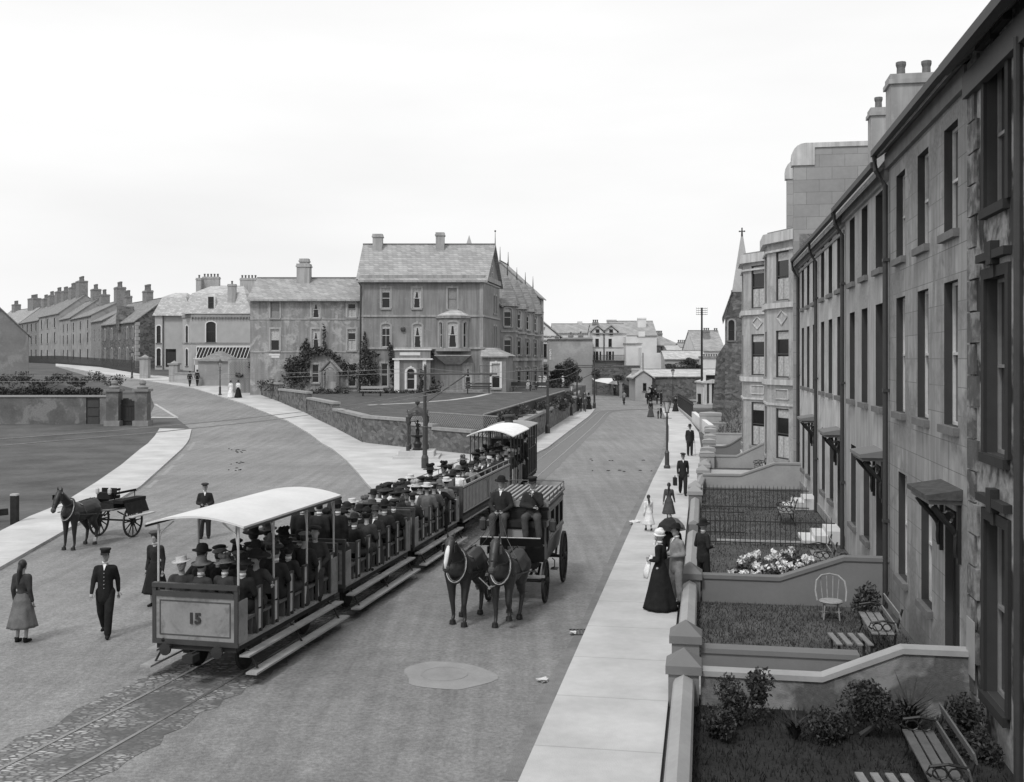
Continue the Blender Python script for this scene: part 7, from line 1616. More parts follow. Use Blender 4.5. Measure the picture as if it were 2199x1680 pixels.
person('boy standing at the yard gates beside a dark woman', G(1320, 849.5), D(20), 'stand', 'man', 'cloth1', 'cloth1', 'cap', 'cloth1', s=.85); person('woman in black standing at the yard gates', G(1328.5, 849), D(-20), 'stand', 'woman', 'cloth0', 'cloth0', 'plume', 'cloth0', s=1.1)
person('old woman in shawl and long grey skirt walking in the middle of the road', G(1398, 896), D(10), 'stand', 'woman', 'cloth1', 'cloth3', 'bonnet', 'cloth1', s=.95); person('boy in dark clothes playing at the pavement corner', G(1420, 899), D(90), 'stand', 'man', 'cloth1', 'cloth1', 'cap', 'cloth1', s=.72)
person('small child bending in the road beside the boy at the corner', G(1414, 899.5), D(-90), 'think', 'man', 'cloth1', 'cloth2', 'cap', 'cloth1', s=.55)
person('man in dark suit standing beside the far jaunting car', G(1420.5, 869), D(120), 'stand', 'man', 'cloth1', 'cloth1', 'felt', 'cloth1', s=1.0); person('figure in dark coat at the near end of the iron fence', G(1451, 884, .1), D(0), 'stand', 'woman', 'cloth1', 'cloth1', 'cap', 'cloth1', s=.95)
person('person in pale grey climbing the path behind the three walkers', G(1272.5, 868) if False else Vector((r3(533, 0, 128)[0], 128, .3)), D(0), 'stand', 'man', 'cloth3', 'cloth3', 'cap', 'cloth3', s=.95)
for x, kd, t_, l_, ps, lb in ((120, 'woman', 'cloth6', 'cloth5', 'sit', 'woman in pale dress sitting at the left end of the long hotel bench'), (150, 'woman', 'cloth4', 'cloth4', 'sit', 'woman in grey sitting in the middle of the long hotel bench'), (205, 'woman', 'cloth7', 'cloth7', 'stand', 'woman in white standing beside the hotel bench'), (238, 'woman', 'cloth7', 'cloth7', 'stand', 'second woman in white at the right of the hotel bench'), (180, 'man', 'cloth2', 'cloth2', 'sit', 'man in dark jacket seated at the right end of the long hotel bench'), (373, 'woman', 'cloth7', 'cloth7', 'stand', 'lone woman in long white dress on the hotel terrace')):
    q = r3(x, 0, 112); person(lb, Vector((q[0] * (1 if ps == 'sit' else 1.125), 112 - .1 if ps == 'sit' else 126, lawnz(0, 112) + (.46 if ps == 'sit' else 0))), D(rnd.uniform(-30, 30)), ps, kd, t_, l_, 'brim' if kd == 'woman' else 'cap', t_, s=.76)

# ================================================================ wheels
def wheel_mesh(r, w=.05, n=14, hub=.09, spoke=.022, rim=.05):
    def f():
        m = MB(); m.lathe([(r, -w / 2), (r, w / 2), (r - rim, w / 2), (r - rim, -w / 2), (r, -w / 2)], n=32, axis='x', cap=False); m.lathe([(.001, -hub * 1.1), (hub * .6, -hub * 1.1), (hub, -hub * .4), (hub, hub * .4), (hub * .6, hub * 1.1), (.001, hub * 1.1)], n=12, axis='x')
        for k in range(n): a = 2 * math.pi * k / n; m.tube([(0, hub * .8 * math.cos(a), hub * .8 * math.sin(a)), (0, (r - rim * .8) * math.cos(a), (r - rim * .8) * math.sin(a))], [spoke * 1.2, spoke * .8], 6)
        return m.mesh('wheel', [M['under']])
    return cached(('wh', r, w, n), f)
# ================================================================ horses
def horse_meshes(var):
    def f():
        s = []
        s += [((0, -.46, 1.16), .27, (0, -.1, 1.12), .31), ((0, -.1, 1.12), .31, (0, .35, 1.17), .30), ((0, .35, 1.17), .30, (0, .62, 1.22), .27), ((0, -.62, 1.17), .19, (0, -.35, 1.25), .24), ((0, -.52, 1.36), .17, (0, -.90, 1.72), .12), ((0, -.90, 1.72), .12, (0, -1.00, 1.84), .10), ((.10, -.60, 1.10), .15, (.10, -.40, 1.12), .17), ((-.10, -.60, 1.10), .15, (-.10, -.40, 1.12), .17),
              ((0, -1.02, 1.80), .115, (0, -1.14, 1.62), .105), ((0, -1.14, 1.62), .098, (0, -1.28, 1.36), .072), ((0, -1.28, 1.36), .070, (0, -1.30, 1.30), .066), ((0, -1.07, 1.66), .095, (0, -1.14, 1.50), .07)]
        FR = {0: [((-.50, .80), (-.60, .46), (-.52, .13)), ((-.50, .80), (-.44, .47), (-.36, .13))], 1: [((-.52, .82), (-.62, .55), (-.46, .28)), ((-.50, .80), (-.48, .46), (-.46, .13))], 2: [((-.50, .8), (-.50, .46), (-.49, .13)), ((-.50, .8), (-.52, .46), (-.53, .13))]}[var]
        HI = {0: [((.36, .82), (.66, .52), (.60, .14)), ((.34, .82), (.50, .50), (.30, .14))], 1: [((.34, .82), (.52, .50), (.34, .14)), ((.38, .82), (.70, .52), (.70, .16))], 2: [((.36, .82), (.62, .50), (.58, .14)), ((.36, .82), (.60, .50), (.54, .14))]}[var]
        hoof = MB(); hoof.sm = False; feet = []
        for sg, (el, kn, ft) in zip((1, -1), FR):
            x = .15 * sg; s += [((x, -.50, 1.08), .16, (x, el[0], el[1]), .10), ((x, el[0], el[1]), .098, (x, kn[0], kn[1]), .062), ((x, kn[0], kn[1]), .06, (x, ft[0], ft[1] + .05), .044), ((x, ft[0], ft[1] + .05), .046, (x, ft[0] - .05, ft[1] - .03), .046)]; feet.append((x, ft[0] - .07, ft[1]))
        for sg, (st, hk, ft) in zip((1, -1), HI):
            x = .16 * sg; s += [((x * .9, .52, 1.14), .22, (x, st[0], st[1]), .14), ((x, st[0], st[1]), .125, (x, hk[0], hk[1]), .068), ((x, hk[0], hk[1]), .062, (x, ft[0], ft[1] + .05), .046), ((x, ft[0], ft[1] + .05), .048, (x, ft[0] - .05, ft[1] - .03), .046)]; feet.append((x, ft[0] - .07, ft[1]))
        ex = MB(); ex.sm = True
        for sg in (-1, 1): ex.tube([(sg * .06, -.97, 1.86), (sg * .075, -.985, 1.95), (sg * .065, -.995, 2.02)], [.035, .03, .004], 8, flat=.6); ex.ell((sg * .098, -1.10, 1.70), (.014, .02, .018), 8, 1); ex.ell((sg * .04, -1.35, 1.34), (.013, .012, .016), 6, 1)
        body = blob('body', s, (), .026, 5, ex, [M['hide'], M['leather']])
        for x, y, z in feet: hoof.lathe([(.075, z - .12), (.06, z - .03), (.0, z - .03)], (x, y, 0), 10)
        mane = MB(); mane.sm = True; rr = random.Random(4)
        for k in range(34):
            f_ = k / 33; y = -.99 + f_ * .50; z = 1.90 - f_ * .38; sd = rr.choice((-1, -1, 1)); mane.tube([(0, y, z), (sd * .06, y + .04, z - .04), (sd * rr.uniform(.09, .13), y + .06, z - rr.uniform(.14, .26))], [.02, .022, .004], 5)
        for k in range(6): mane.tube([(rr.uniform(-.04, .04), -1.0, 1.9), (rr.uniform(-.04, .04), -1.10, 1.82), (rr.uniform(-.03, .03), -1.14, 1.73)], [.015, .016, .003], 5)
        tail = MB(); tail.sm = True
        for k in range(12): a, b = rr.uniform(-.05, .05), rr.uniform(-.03, .06); tail.tube([(0, .83, 1.36), (a * .5, .95 + b, 1.22), (a, .96 + b, .85), (a * 1.6, .93 + b, .5 + rr.uniform(-.1, .1))], [.03, .04, .035, .006], 6)
        col = MB(); col.sm = True; cp = [Vector((.21 * math.sin(t), -.60 + .13 * math.cos(t) * -1 - .02, 1.27 + .33 * math.cos(t))) for t in [2 * math.pi * k / 20 for k in range(21)]]; cp = [Vector((.185 * math.sin(t), -.76 + .16 * (1 + math.cos(t)), 1.26 + .31 * math.cos(t))) for t in [2 * math.pi * k / 20 for k in range(21)]]; col.tube(cp, .05, 8, cap=False)
        ham = MB(); ham.tube([p + Vector((p.x * .12, -.035, 0)) for p in cp], .016, 6, cap=False)
        st = MB(); st.tube([(0, -.15, 1.435), (.2, -.15, 1.36), (.315, -.13, 1.12), (.2, -.12, .90), (0, -.12, .83), (-.2, -.12, .90), (-.315, -.13, 1.12), (-.2, -.15, 1.36), (0, -.15, 1.435)], .02, 6); st.tube([(0, -.1, 1.44), (0, .3, 1.475), (0, .75, 1.47)], .014, 6)
        for sg in (-1, 1): st.tube([(sg * .25, -.62, 1.12), (sg * .31, -.1, 1.06), (sg * .31, .4, 1.0), (sg * .3, 1.1, .88)], .016, 6); st.tube([(sg * .03, .55, 1.49), (sg * .24, .62, 1.3), (sg * .30, .55, 1.08)], .014, 6)
        st.tube([(-.30, .5, 1.08), (-.2, .84, 1.08), (0, .92, 1.09), (.2, .84, 1.08), (.30, .5, 1.08)], .018, 6)
        br = MB()
        for sg in (-1, 1):
            br.tube([(0, -.93, 1.90), (sg * .10, -1.0, 1.80), (sg * .10, -1.10, 1.66), (sg * .075, -1.22, 1.44)], .011, 6); br.box(min(sg * .12, sg * .14), max(sg * .12, sg * .14), -1.16, -1.03, 1.63, 1.78); br.tube([(sg * .075, -1.24, 1.42), (sg * .2, -.9, 1.42), (sg * .2, -.5, 1.50)], .008, 5)
        br.tube([(-.085, -1.22, 1.50), (0, -1.30, 1.52), (.085, -1.22, 1.50), (0, -1.17, 1.42), (-.085, -1.22, 1.50)], .012, 6); bw_ = MB().tube([(-.1, -1.0, 1.82), (-.04, -1.085, 1.85), (.04, -1.085, 1.85), (.1, -1.0, 1.82)], .016, 6)
        return dict(body=body, hooves=hoof.mesh('hooves', [M['leather']]), mane=mane.mesh('mane', [M['hairD']]), tail=tail.mesh('tail', [M['hairD']]), muzzle=MB().ell((0, -1.295, 1.335), (.078, .078, .085), 12).mesh('muzzle', [M['cloth3']]), collar=col.mesh('collar', [M['leather']]), hames=ham.mesh('hames', [M['strapW']]), harness=st.mesh('harness_strap', [M['leather']]), bridle=br.mesh('bridle', [M['leather']]), browband=bw_.mesh('browband', [M['strapW']]))
    return cached(('horse', var), f)
def horse(label, loc, rz, var=0, hide='hide', blaze=False, s=1.0, sock=None):
    h_ = horse_meshes(var); o = thing('horse', label, 'horse', loc, rz, None, s)
    for n_, me in h_.items(): inst(n_, me, o, mat=M[hide] if n_ == 'body' else None)
    if blaze: m = MB(); m.sm = True; m.tube([(0, -1.125, 1.80), (0, -1.235, 1.64), (0, -1.325, 1.46), (0, -1.36, 1.34)], [.03, .05, .045, .055], 8, flat=.45); m.build('blaze', M['whitehair'], o)
    if sock: m = MB(); m.sm = True; m.tube([(sock[0], sock[1], .24), (sock[0], sock[1] - .02, .08)], [.045, .055], 8); m.build('white_sock', M['whitehair'], o)
    return o
hrz = D(-15)
HA = horse('dark bay horse with a broad white blaze, left of the omnibus pair', (-1.02, 23.6, .01), hrz, 0, 'hide', True, 1.04)
HB = horse('dark bay horse with pale browband, right of the omnibus pair', (-.07, 23.4, .01), hrz, 1, 'hide', s=1.04)
HC = horse('black horse with white collar and one white hind sock harnessed to the jaunting car', (-13.2, 32.75, .01), D(-14), 2, 'hideB', False, .97, sock=(.16, .52))

# ================================================================ horse omnibus
OB = thing('horse_omnibus', 'black two-horse omnibus with slatted luggage roof and high driving box', 'omnibus', (.12, 25.45, 0), D(-10))
def opart(m, n, mt, par=None): return m.build(n, M[mt] if isinstance(mt, str) else mt, par or OB)
q = MB(); q.box(-.70, .70, .40, 3.15, 1.42, 2.28); q.add([(-.70, .40, 1.42), (.70, .40, 1.42), (.60, .55, .85), (-.60, .55, .85), (-.70, 3.15, 1.42), (.70, 3.15, 1.42), (.60, 3.05, .85), (-.60, 3.05, .85)], [(3, 2, 1, 0), (4, 5, 6, 7), (1, 2, 6, 5), (7, 3, 0, 4), (2, 3, 7, 6)]); opart(q, 'body', 'ironD')
for sg in (-1, 1):
    for k in range(3):
        y = .62 + k * .82; w = MB(); x = sg * .705; w.box(min(x, x + sg * .016), max(x, x + sg * .016), y, y + .62, 1.52, 2.1); wo = opart(w, 'window_frame', 'cap'); w = MB(); x = sg * .720; w.box(min(x, x + sg * .006), max(x, x + sg * .006), y + .04, y + .58, 1.56, 2.06); w.build('pane', M['cglass'], wo)
    x = sg * .701; opart(MB().box(min(x, x + sg * .006), max(x, x + sg * .006), .45, 3.12, 1.45, 2.16), 'side_panel', 'busside')
    x = sg * .703; opart(MB().box(min(x, x + sg * .02), max(x, x + sg * .02), .40, 3.15, 1.40, 1.45).box(min(x, x + sg * .02), max(x, x + sg * .02), .40, 3.15, 2.16, 2.2), 'side_moulding', 'cloth5')
opart(MB().box(-.74, .74, .36, 3.2, 2.28, 2.34), 'roof', 'cloth5')
for k in range(11): x = -.66 + k * .132; opart(MB().box(x - .028, x + .028, .38, 3.18, 2.36, 2.40), 'roof_slat', 'cap')
q = MB()
for x in (-.72, .72):
    q.tube([(x, .4, 2.52), (x, 3.15, 2.52)], .012, 6)
    for y in (.42, 1.1, 1.8, 2.5, 3.13): q.tube([(x, y, 2.34), (x, y, 2.52)], .01, 6)
q.tube([(-.72, 3.15, 2.52), (.72, 3.15, 2.52)], .012, 6); opart(q, 'luggage_rail', 'iron')
opart(MB().box(-.70, .70, .36, .42, 2.2, 2.28).box(-.70, .70, .34, .42, 1.95, 2.0), 'front_moulding', 'cloth5')
opart(MB().box(-.72, .72, -.12, .42, 1.78, 1.92).box(-.70, .70, .28, .40, 1.92, 2.12), 'driving_seat', 'leather')
opart(MB().box(-.66, .66, -.02, .40, .95, 1.78), 'boot', 'ironD'); opart(MB().box(-.22, .20, -.06, -.022, 1.25, 1.72), 'parcel_box', 'cap')
q = MB(); q.add([(-.74, -.12, 1.40), (.74, -.12, 1.40), (.74, -.78, 1.50), (-.74, -.78, 1.50), (-.74, -.12, 1.36), (.74, -.12, 1.36), (.74, -.78, 1.46), (-.74, -.78, 1.46)], [(0, 1, 2, 3), (7, 6, 5, 4), (3, 2, 6, 7), (0, 3, 7, 4), (1, 5, 6, 2)]); q.add([(-.74, -.78, 1.46), (.74, -.78, 1.46), (.70, -.92, 1.66), (-.70, -.92, 1.66), (-.74, -.80, 1.45), (.74, -.80, 1.45), (.70, -.94, 1.65), (-.70, -.94, 1.65)], [(0, 1, 2, 3), (7, 6, 5, 4), (3, 2, 6, 7)]); opart(q, 'footboard', 'ironD')
q = MB(); q.tube([(-.7, -.93, 1.665), (.7, -.93, 1.665)], .014, 6); opart(q, 'footboard_trim', 'cloth6')
for sg in (-1, 1): opart(MB().lathe([(.05, 1.75), (.09, 1.8), (.09, 2.0), (.04, 2.06), (.0, 2.08)], (sg * .84, .1, -.1), 8), 'carriage_lamp', 'iron')
for sg in (-1, 1):
    inst('rear_wheel', wheel_mesh(.65, .06, 14), OB, (sg * .80, 2.45, .66)); inst('front_wheel', wheel_mesh(.50, .06, 12), OB, (sg * .68, 0, .51))
q = MB(); q.tube([(-.82, 2.45, .66), (.82, 2.45, .66)], .04, 8); q.tube([(-.7, 0, .51), (.7, 0, .51)], .04, 8); q.box(-.5, .5, -.2, .3, .82, .95); q.bar((-.3, 0, .6), (-.3, 2.5, .78), .05); q.bar((.3, 0, .6), (.3, 2.5, .78), .05)
for sg in (-1, 1): q.tube([(sg * .55, 1.9, .82), (sg * .6, 2.45, .70), (sg * .55, 3.0, .84)], .03, 6); q.tube([(sg * .5, -.4, .80), (sg * .5, 0, .60), (sg * .5, .4, .84)], .03, 6)
opart(q, 'undercarriage', 'under'); q = MB(); q.tube([(0, -.1, .70), (-.10, -2.9, .92)], [.045, .03], 8); q.bar((-.75, -.55, .72), (.75, -.55, .72), .05); q.tube([(-.1, -2.85, .92), (-.4, -2.5, 1.05)], .012, 5); q.tube([(-.1, -2.85, .92), (.3, -2.6, 1.05)], .012, 5); opart(q, 'pole', 'wood')
opart(MB().tube([(.80, .3, 1.0), (.86, .3, .95), (.86, .3, .80), (.80, .15, .78)], .014, 6).box(.78, .95, .1, .35, .76, .78), 'step', 'ironD')
obm = Matrix.Translation(OB.location) @ Matrix.Rotation(D(-10), 4, 'Z')
person('driver with tall dark hat and buttoned coat holding the reins, left on the omnibus box', obm @ Vector((-.40, .12, 1.93)), D(-10), 'sit_reins', 'man', 'cloth1', 'cloth3', 'bowler', 'cloth0', s=1.06)
person('man in peaked cap with hand to his chin, right on the omnibus box', obm @ Vector((.36, .12, 1.93)), D(-10), 'sit_chin', 'man', 'cloth1', 'cloth3', 'peak', 'cloth1', s=1.06)
q = MB(); e = obm @ Vector((-.38, -.26, 2.14))
for tgt in ((-.85, 22.95, 1.52), (-1.15, 22.95, 1.52), (.1, 22.75, 1.52), (-.2, 22.75, 1.52)): q.tube([e, (e + Vector(tgt)) / 2 + Vector((0, 0, -.12)), tgt], .008, 4)
tag(q.build('driving_reins', M['leather']), 'leather driving reins from the driver to both omnibus horses', 'reins')

# ================================================================ jaunting cars
def jaunting(label, loc, rz):
    o = thing('jaunting_car', label, 'jaunting car', loc, rz, 'jaunting cars'); bp = lambda m, n, mt: m.build(n, M[mt], o)
    for sg in (-1, 1): inst('wheel', wheel_mesh(.53, .05, 12), o, (sg * .62, 0, .54))
    bp(MB().box(-.28, .28, -.55, .62, .92, 1.16), 'well', 'cloth1'); bp(MB().tube([(-.64, 0, .54), (.64, 0, .54)], .03, 8).tube([(-.4, -.5, .90), (-.42, 0, .66), (-.4, .5, .90)], .022, 6).tube([(.4, -.5, .90), (.42, 0, .66), (.4, .5, .90)], .022, 6), 'axle', 'under')
    for sg in (-1, 1):
        bp(MB().box(min(sg * .30, sg * .66), max(sg * .30, sg * .66), -.62, .68, 1.16, 1.26), 'side_seat', 'cloth0'); bp(MB().box(min(sg * .27, sg * .31), max(sg * .27, sg * .31), -.55, .66, 1.42, 1.49).tube([(sg * .29, -.5, 1.2), (sg * .29, -.5, 1.45)], .014, 6).tube([(sg * .29, .6, 1.2), (sg * .29, .6, 1.45)], .014, 6), 'seat_rail', 'cloth0')
        bp(MB().slab([(sg * .66, -.55, 1.16), (sg * .66, .62, 1.16), (sg * .80, .62, .80), (sg * .80, -.55, .80)], (sg * .02, 0, 0)), 'wing_board', 'cloth0'); bp(MB().box(min(sg * .78, sg * 1.02), max(sg * .78, sg * 1.02), -.58, .66, .72, .76), 'footboard', 'strapW')
        bp(MB().tube([(sg * .30, .3, .92), (sg * .33, -.8, .98), (sg * .34, -1.9, 1.10), (sg * .30, -2.5, 1.12)], [.03, .028, .026, .018], 8), 'shaft', 'cap')
    bp(MB().box(-.24, .24, -.66, -.34, 1.3, 1.5).box(-.26, .26, -.38, -.32, 1.45, 1.62), 'dickey_seat', 'cloth0')
    for sg in (-1, 1): bp(MB().lathe([(.03, 1.45), (.06, 1.5), (.06, 1.62), (.0, 1.68)], (sg * .22, -.66, 0), 8), 'lamp', 'strapW')
    return o
jaunting('empty dark jaunting car with white-trimmed shafts behind the black horse', (-12.85, 34.75, 0), D(-14))
jc = G(1401, 868.5); jaunting('far jaunting car with passengers at the road junction', (jc.x, jc.y, 0), D(180))
HD = horse('small distant horse drawing the far jaunting car', (jc.x, jc.y + 2.0, .01), D(180), 2, 'hideB')
person('passenger in white blouse on the far jaunting car', (jc.x - .35, jc.y, 1.26), D(-70), 'sit', 'woman', 'cloth6', 'cloth2', 'brim', 'cloth2'); person('driver of the far jaunting car in dark coat', (jc.x, jc.y + .4, 1.5), D(180), 'sit', 'man', 'cloth1', 'cloth1', 'felt', 'cloth0'); person('dark-clothed passenger on the right of the far jaunting car', (jc.x + .38, jc.y, 1.26), D(70), 'sit', 'man', 'cloth1', 'cloth1', 'cap', 'cloth1')
# bicycle and rider
bc = G(1340.5, 870); o = thing('bicycle', 'bicycle ridden away along the far road', 'bicycle', bc, D(180)); 
for y in (-.5, .5): inst('wheel', wheel_mesh(.33, .03, 16), o, (0, y, .335))
MB().tube([(0, -.5, .33), (0, -.36, .85), (0, -.34, .95)], .016, 6).tube([(0, -.36, .8), (0, .05, .35), (0, .18, .85)], .016, 6).tube([(0, -.36, .82), (0, .17, .8)], .016, 6).tube([(0, .05, .35), (0, .5, .33), (0, .17, .8)], .012, 6).build('frame', M['ironD'], o); MB().tube([(-.26, -.25, .98), (0, -.34, .97), (.26, -.25, .98)], .014, 6).build('handlebar', M['ironD'], o); MB().ell((0, .2, .88), (.09, .13, .03), 8).build('saddle', M['leather'], o)
person('cyclist in pale jacket riding away down the road', bc + Vector((0, -.18, .90)), D(180), 'sit', 'man', 'cloth5', 'cloth4', 'cap', 'cloth4', s=.95)

# ================================================================ tram train
def car_root(label, ya, yb, name='tram_trailer'):
    s0, s1 = s_at_y(ya), s_at_y(yb); pa, pb = track(s0)[0], track(s1)[0]; d = pb - pa; m = (pa + pb) / 2
    return thing(name, label, 'tram car', (m.x, m.y, 0), math.atan2(d.y, d.x) - math.pi / 2, 'cars of the tram train'), d.length
HW = .83
tw_m = cached(('tw',), lambda: MB().lathe([(.001, -.05), (.34, -.05), (.38, -.03), (.38, .02), (.33, .03), (.33, .05), (.001, .06)], n=20, axis='x').mesh('wheel', [M['under']]))
def undercar(o, L, bp, boards=True):
    bp(MB().box(-HW + .06, HW - .06, -L / 2 + .05, L / 2 - .05, .60, .72), 'underframe', 'under'); bp(MB().box(-HW, HW, -L / 2, L / 2, .72, .77), 'floor', 'wood')
    for y in (-L * .28, L * .28):
        for sg in (-1, 1): inst('wheel', tw_m, o, (sg * .47, y, .42)); bp(MB().box(min(sg * .56, sg * .68), max(sg * .56, sg * .68), y - .22, y + .22, .32, .60), 'axle_box', 'under')
        bp(MB().tube([(-.6, y, .42), (.6, y, .42)], .04, 8), 'axle', 'under')
    if boards:
        for sg in (-1, 1):
            for x0_, x1_, z in ((HW - .02, HW + .17, .52), (HW + .10, HW + .31, .22)):
                bp(MB().box(min(sg * x0_, sg * x1_), max(sg * x0_, sg * x1_), -L / 2 + .1, L / 2 - .1, z, z + .035), 'running_board', 'tread')
            q = MB()
            for y in (-L / 2 + .4, 0, L / 2 - .4): q.bar((sg * (HW - .1), y, .62), (sg * (HW + .05), y, .52), .03); q.bar((sg * (HW + .03), y, .52), (sg * (HW + .2), y, .22), .03)
            bp(q, 'board_bracket', 'under')
def roofm(L, rw, zc, ze, y0, y1, name='canopy', mt='canvas', o=None, th=.035):
    m = MB(); m.sm = True; n = 14; vs = []
    for yy in (y0, y1):
        for i in range(n + 1): f_ = -1 + 2 * i / n; vs.append((f_ * rw, yy, ze + (zc - ze) * (1 - f_ * f_)))
    k = n + 1; top = [(i, i + 1, k + i + 1, k + i) for i in range(n)]; m.add([(a, b, c + th) for a, b, c in vs], top); m.add(vs, [f[::-1] for f in top]); m.sm = False
    for yy, off in ((y0, 0), (y1, k)):
        for i in range(n): a, b = vs[off + i], vs[off + i + 1]; m.quad(a, b, (b[0], b[1], b[2] + th), (a[0], a[1], a[2] + th))
    for i in (0, n): a, b = vs[i], vs[k + i]; m.quad(a, b, (b[0], b[1], b[2] + th), (a[0], a[1], a[2] + th))
    return m.build(name, M[mt], o)
HATS_M = ['bowler', 'cap', 'cap', 'cap', 'felt', 'bowler', 'boater']; HATS_W = ['brim', 'plume', 'plume', 'tam', 'bonnet']
HN = dict(bowler='bowler', cap='flat cap', felt='felt hat', boater='boater', brim='wide-brimmed hat', plume='plumed hat', bonnet='bonnet', tam='round hat')
CN = {'cloth0': 'black', 'cloth1': 'dark', 'cloth2': 'dark grey', 'cloth3': 'charcoal', 'cloth4': 'grey', 'cloth5': 'light grey', 'cloth6': 'pale', 'cloth7': 'white'}
ORD = ['first', 'second', 'third', 'fourth', 'fifth', 'sixth', 'seventh', 'eighth']
def passengers(o, car, rows, xs, z, rr, away=.75, dens=1.0, pale=.12, row_word='bench from the rear', sc=1.0):
    Mx = Matrix.Translation(o.location) @ Matrix.Rotation(o.rotation_euler.z, 4, 'Z'); side = ('far side', 'near side') if len(xs) == 2 else ('far side', 'inner far', 'inner near', 'near side')
    for i, y in enumerate(rows):
        for j, x in enumerate(xs):
            if rr.random() > dens: continue
            fem = rr.random() < .42; aw_ = rr.random() < away; tp = rr.choice(('cloth0', 'cloth0', 'cloth1', 'cloth1', 'cloth2', 'cloth2', 'cloth3')) if rr.random() > pale else rr.choice(('cloth4', 'cloth5', 'cloth7')); ht = rr.choice(HATS_W if fem else HATS_M)
            hm = 'straw' if ht == 'boater' else rr.choice(('cloth0', 'cloth1', 'cloth1', 'cloth2', 'cloth4')) if rr.random() > pale * .6 else 'cloth6'
            out = (j == len(xs) - 1 and aw_ is False) or (j == 0 and aw_)
            lb = f"{'woman' if fem else 'man'} in {CN[tp]} with {'pale ' if hm in ('cloth6', 'straw') else ''}{HN[ht]}, {car}, {ORD[i]} row, {side[j]}"
            person(lb, Mx @ Vector((x + rr.uniform(-.03, .03), y + rr.uniform(-.09, .09), z + rr.uniform(-.03, .06))), o.rotation_euler.z + (math.pi if aw_ else 0) + D(rr.choice((rr.uniform(-18, 18), rr.uniform(-18, 18), rr.uniform(-60, 60) if 0 < j < len(xs) - 1 else rr.uniform(-25, 25)))), 'sit_arm' if out and rr.random() < .6 else 'sit', 'woman' if fem else 'man', tp, tp if rr.random() < .6 and tp not in ('cloth4', 'cloth5', 'cloth7') else 'cloth2', ht, hm, sc * rr.uniform(.98, 1.12), 'passengers on the tram train', 'cloth7' if rr.random() < .5 else None)
def toast(label, ya, yb, nb, canopy=False, number=None, endpanel=True):
    o, L = car_root(label, ya, yb); bp = lambda m, n, mt, par=None: m.build(n, M[mt], par or o); undercar(o, L, bp); pitch = (L - .5) / nb; ys = [-L / 2 + .30 + pitch * (k + .5) for k in range(nb)]
    for k, y in enumerate(ys):
        bp(MB().box(-HW + .05, HW - .05, y - .22, y + .22, 1.08, 1.13).box(-HW + .08, HW - .08, y + .05, y + .10, .77, 1.08), 'bench_seat', 'woodM'); bp(MB().box(-HW + .05, HW - .05, y + .22, y + .26, 1.32, 1.56), 'bench_back', 'woodM')
        for sg in (-1, 1):
            x = sg * (HW - .03); po = bp(MB().box(x - .025, x + .025, y + .12, y + .17, .77, 1.62).box(x - .025, x + .025, y + .29, y + .34, .77, 1.62).box(x - .025, x + .025, y + .17, y + .29, 1.58, 1.62), 'side_post', 'tframe')
            bp(MB().box(x - .015, x + .015, y + .17, y + .29, .84, 1.19).box(x - .015, x + .015, y + .17, y + .29, 1.23, 1.58), 'post_panel', 'tpost', po)
    for e in (-1, 1):
        y = e * (L / 2 - .03); po = bp(MB().box(-HW, HW, y - .02, y + .02, .77, 1.62), 'end_panel', 'tpanel'); m = MB()
        for x in (-HW, HW - .07): m.box(x, x + .07, y - .035, y + .035, .70, 1.70)
        m.box(-HW + .07, HW - .07, y - .035, y + .035, .70, .79).box(-HW + .07, HW - .07, y - .04, y + .04, 1.55, 1.64); m.box(-HW, HW, y - .05, y + .05, 1.70, 1.78); bp(m, 'end_frame', 'tframe')
        for x in (-.5, .5): bp(MB().lathe([(.05, 0), (.05, .1), (.11, .11), (.11, .15), (.001, .16)], (x, e * (L / 2), .64), 10, axis='y') if e > 0 else MB().lathe([(.05, 0), (.05, -.1), (.11, -.11), (.11, -.15), (.001, -.16)], (x, e * (L / 2), .64), 10, axis='y'), 'buffer', 'under')
        m = MB(); yo = y + e * .028
        for a_ in ((-HW + .14, HW - .14, .86, .88), (-HW + .14, HW - .14, 1.46, 1.48), (-HW + .14, -HW + .16, .88, 1.46), (HW - .16, HW - .14, .88, 1.46)): m.box(a_[0], a_[1], min(y, yo), max(y, yo), a_[2], a_[3])
        bp(m, 'panel_beading', 'cloth3'); bp(MB().box(-.02, .02, e * L / 2 - .12, e * L / 2 + .12, .48, .60).tube([(0, e * L / 2, .50), (0, e * (L / 2 + .14), .46), (0, e * (L / 2 + .12), .36)], .018, 6), 'draw_hook', 'under')
        if e < 0 and number:
            text(number, 0, y - .022, 1.09, .26, M['letter'], o, 'number_lettering')
        for sg in (-1, 1): bp(MB().box(sg * (HW - .01) - .012, sg * (HW - .01) + .012, min(y, y - e * .34), max(y, y - e * .34), .77, 1.5), 'corner_panel', 'tpanel')
    bp(MB().box(-.10, .10, -L / 2 - .25, -L / 2, .45, .58), 'coupling', 'under')
    if canopy:
        for yy in (-L / 2 + .12, -L / 6, L / 6, L / 2 - .12):
            for sg in (-1, 1): x = sg * (HW - .05); bp(MB().tube([(x, yy, 1.6), (x, yy, 2.80)], .022, 8).tube([(x, yy, 2.35), (x - sg * .05, yy, 2.66), (x - sg * .3, yy, 2.86)], .014, 6), 'canopy_post', 'tpost')
        roofm(L, .95, 2.95, 2.80, -L / 2 - .02, L / 2 - .12, o=o)
        for sg in (-1, 1): bp(MB().box(min(sg * .97, sg * .945), max(sg * .97, sg * .945), -L / 2 - .02, L / 2 - .12, 2.76, 2.80), 'canopy_edge', 'tframe')
    return o, L, [y - .02 for y in ys]
rr = random.Random(11)
o, L, ys = toast('rearmost canopied toast-rack tram trailer with the number 15 on its end panel', 18.9, 23.35, 6, True, '15')
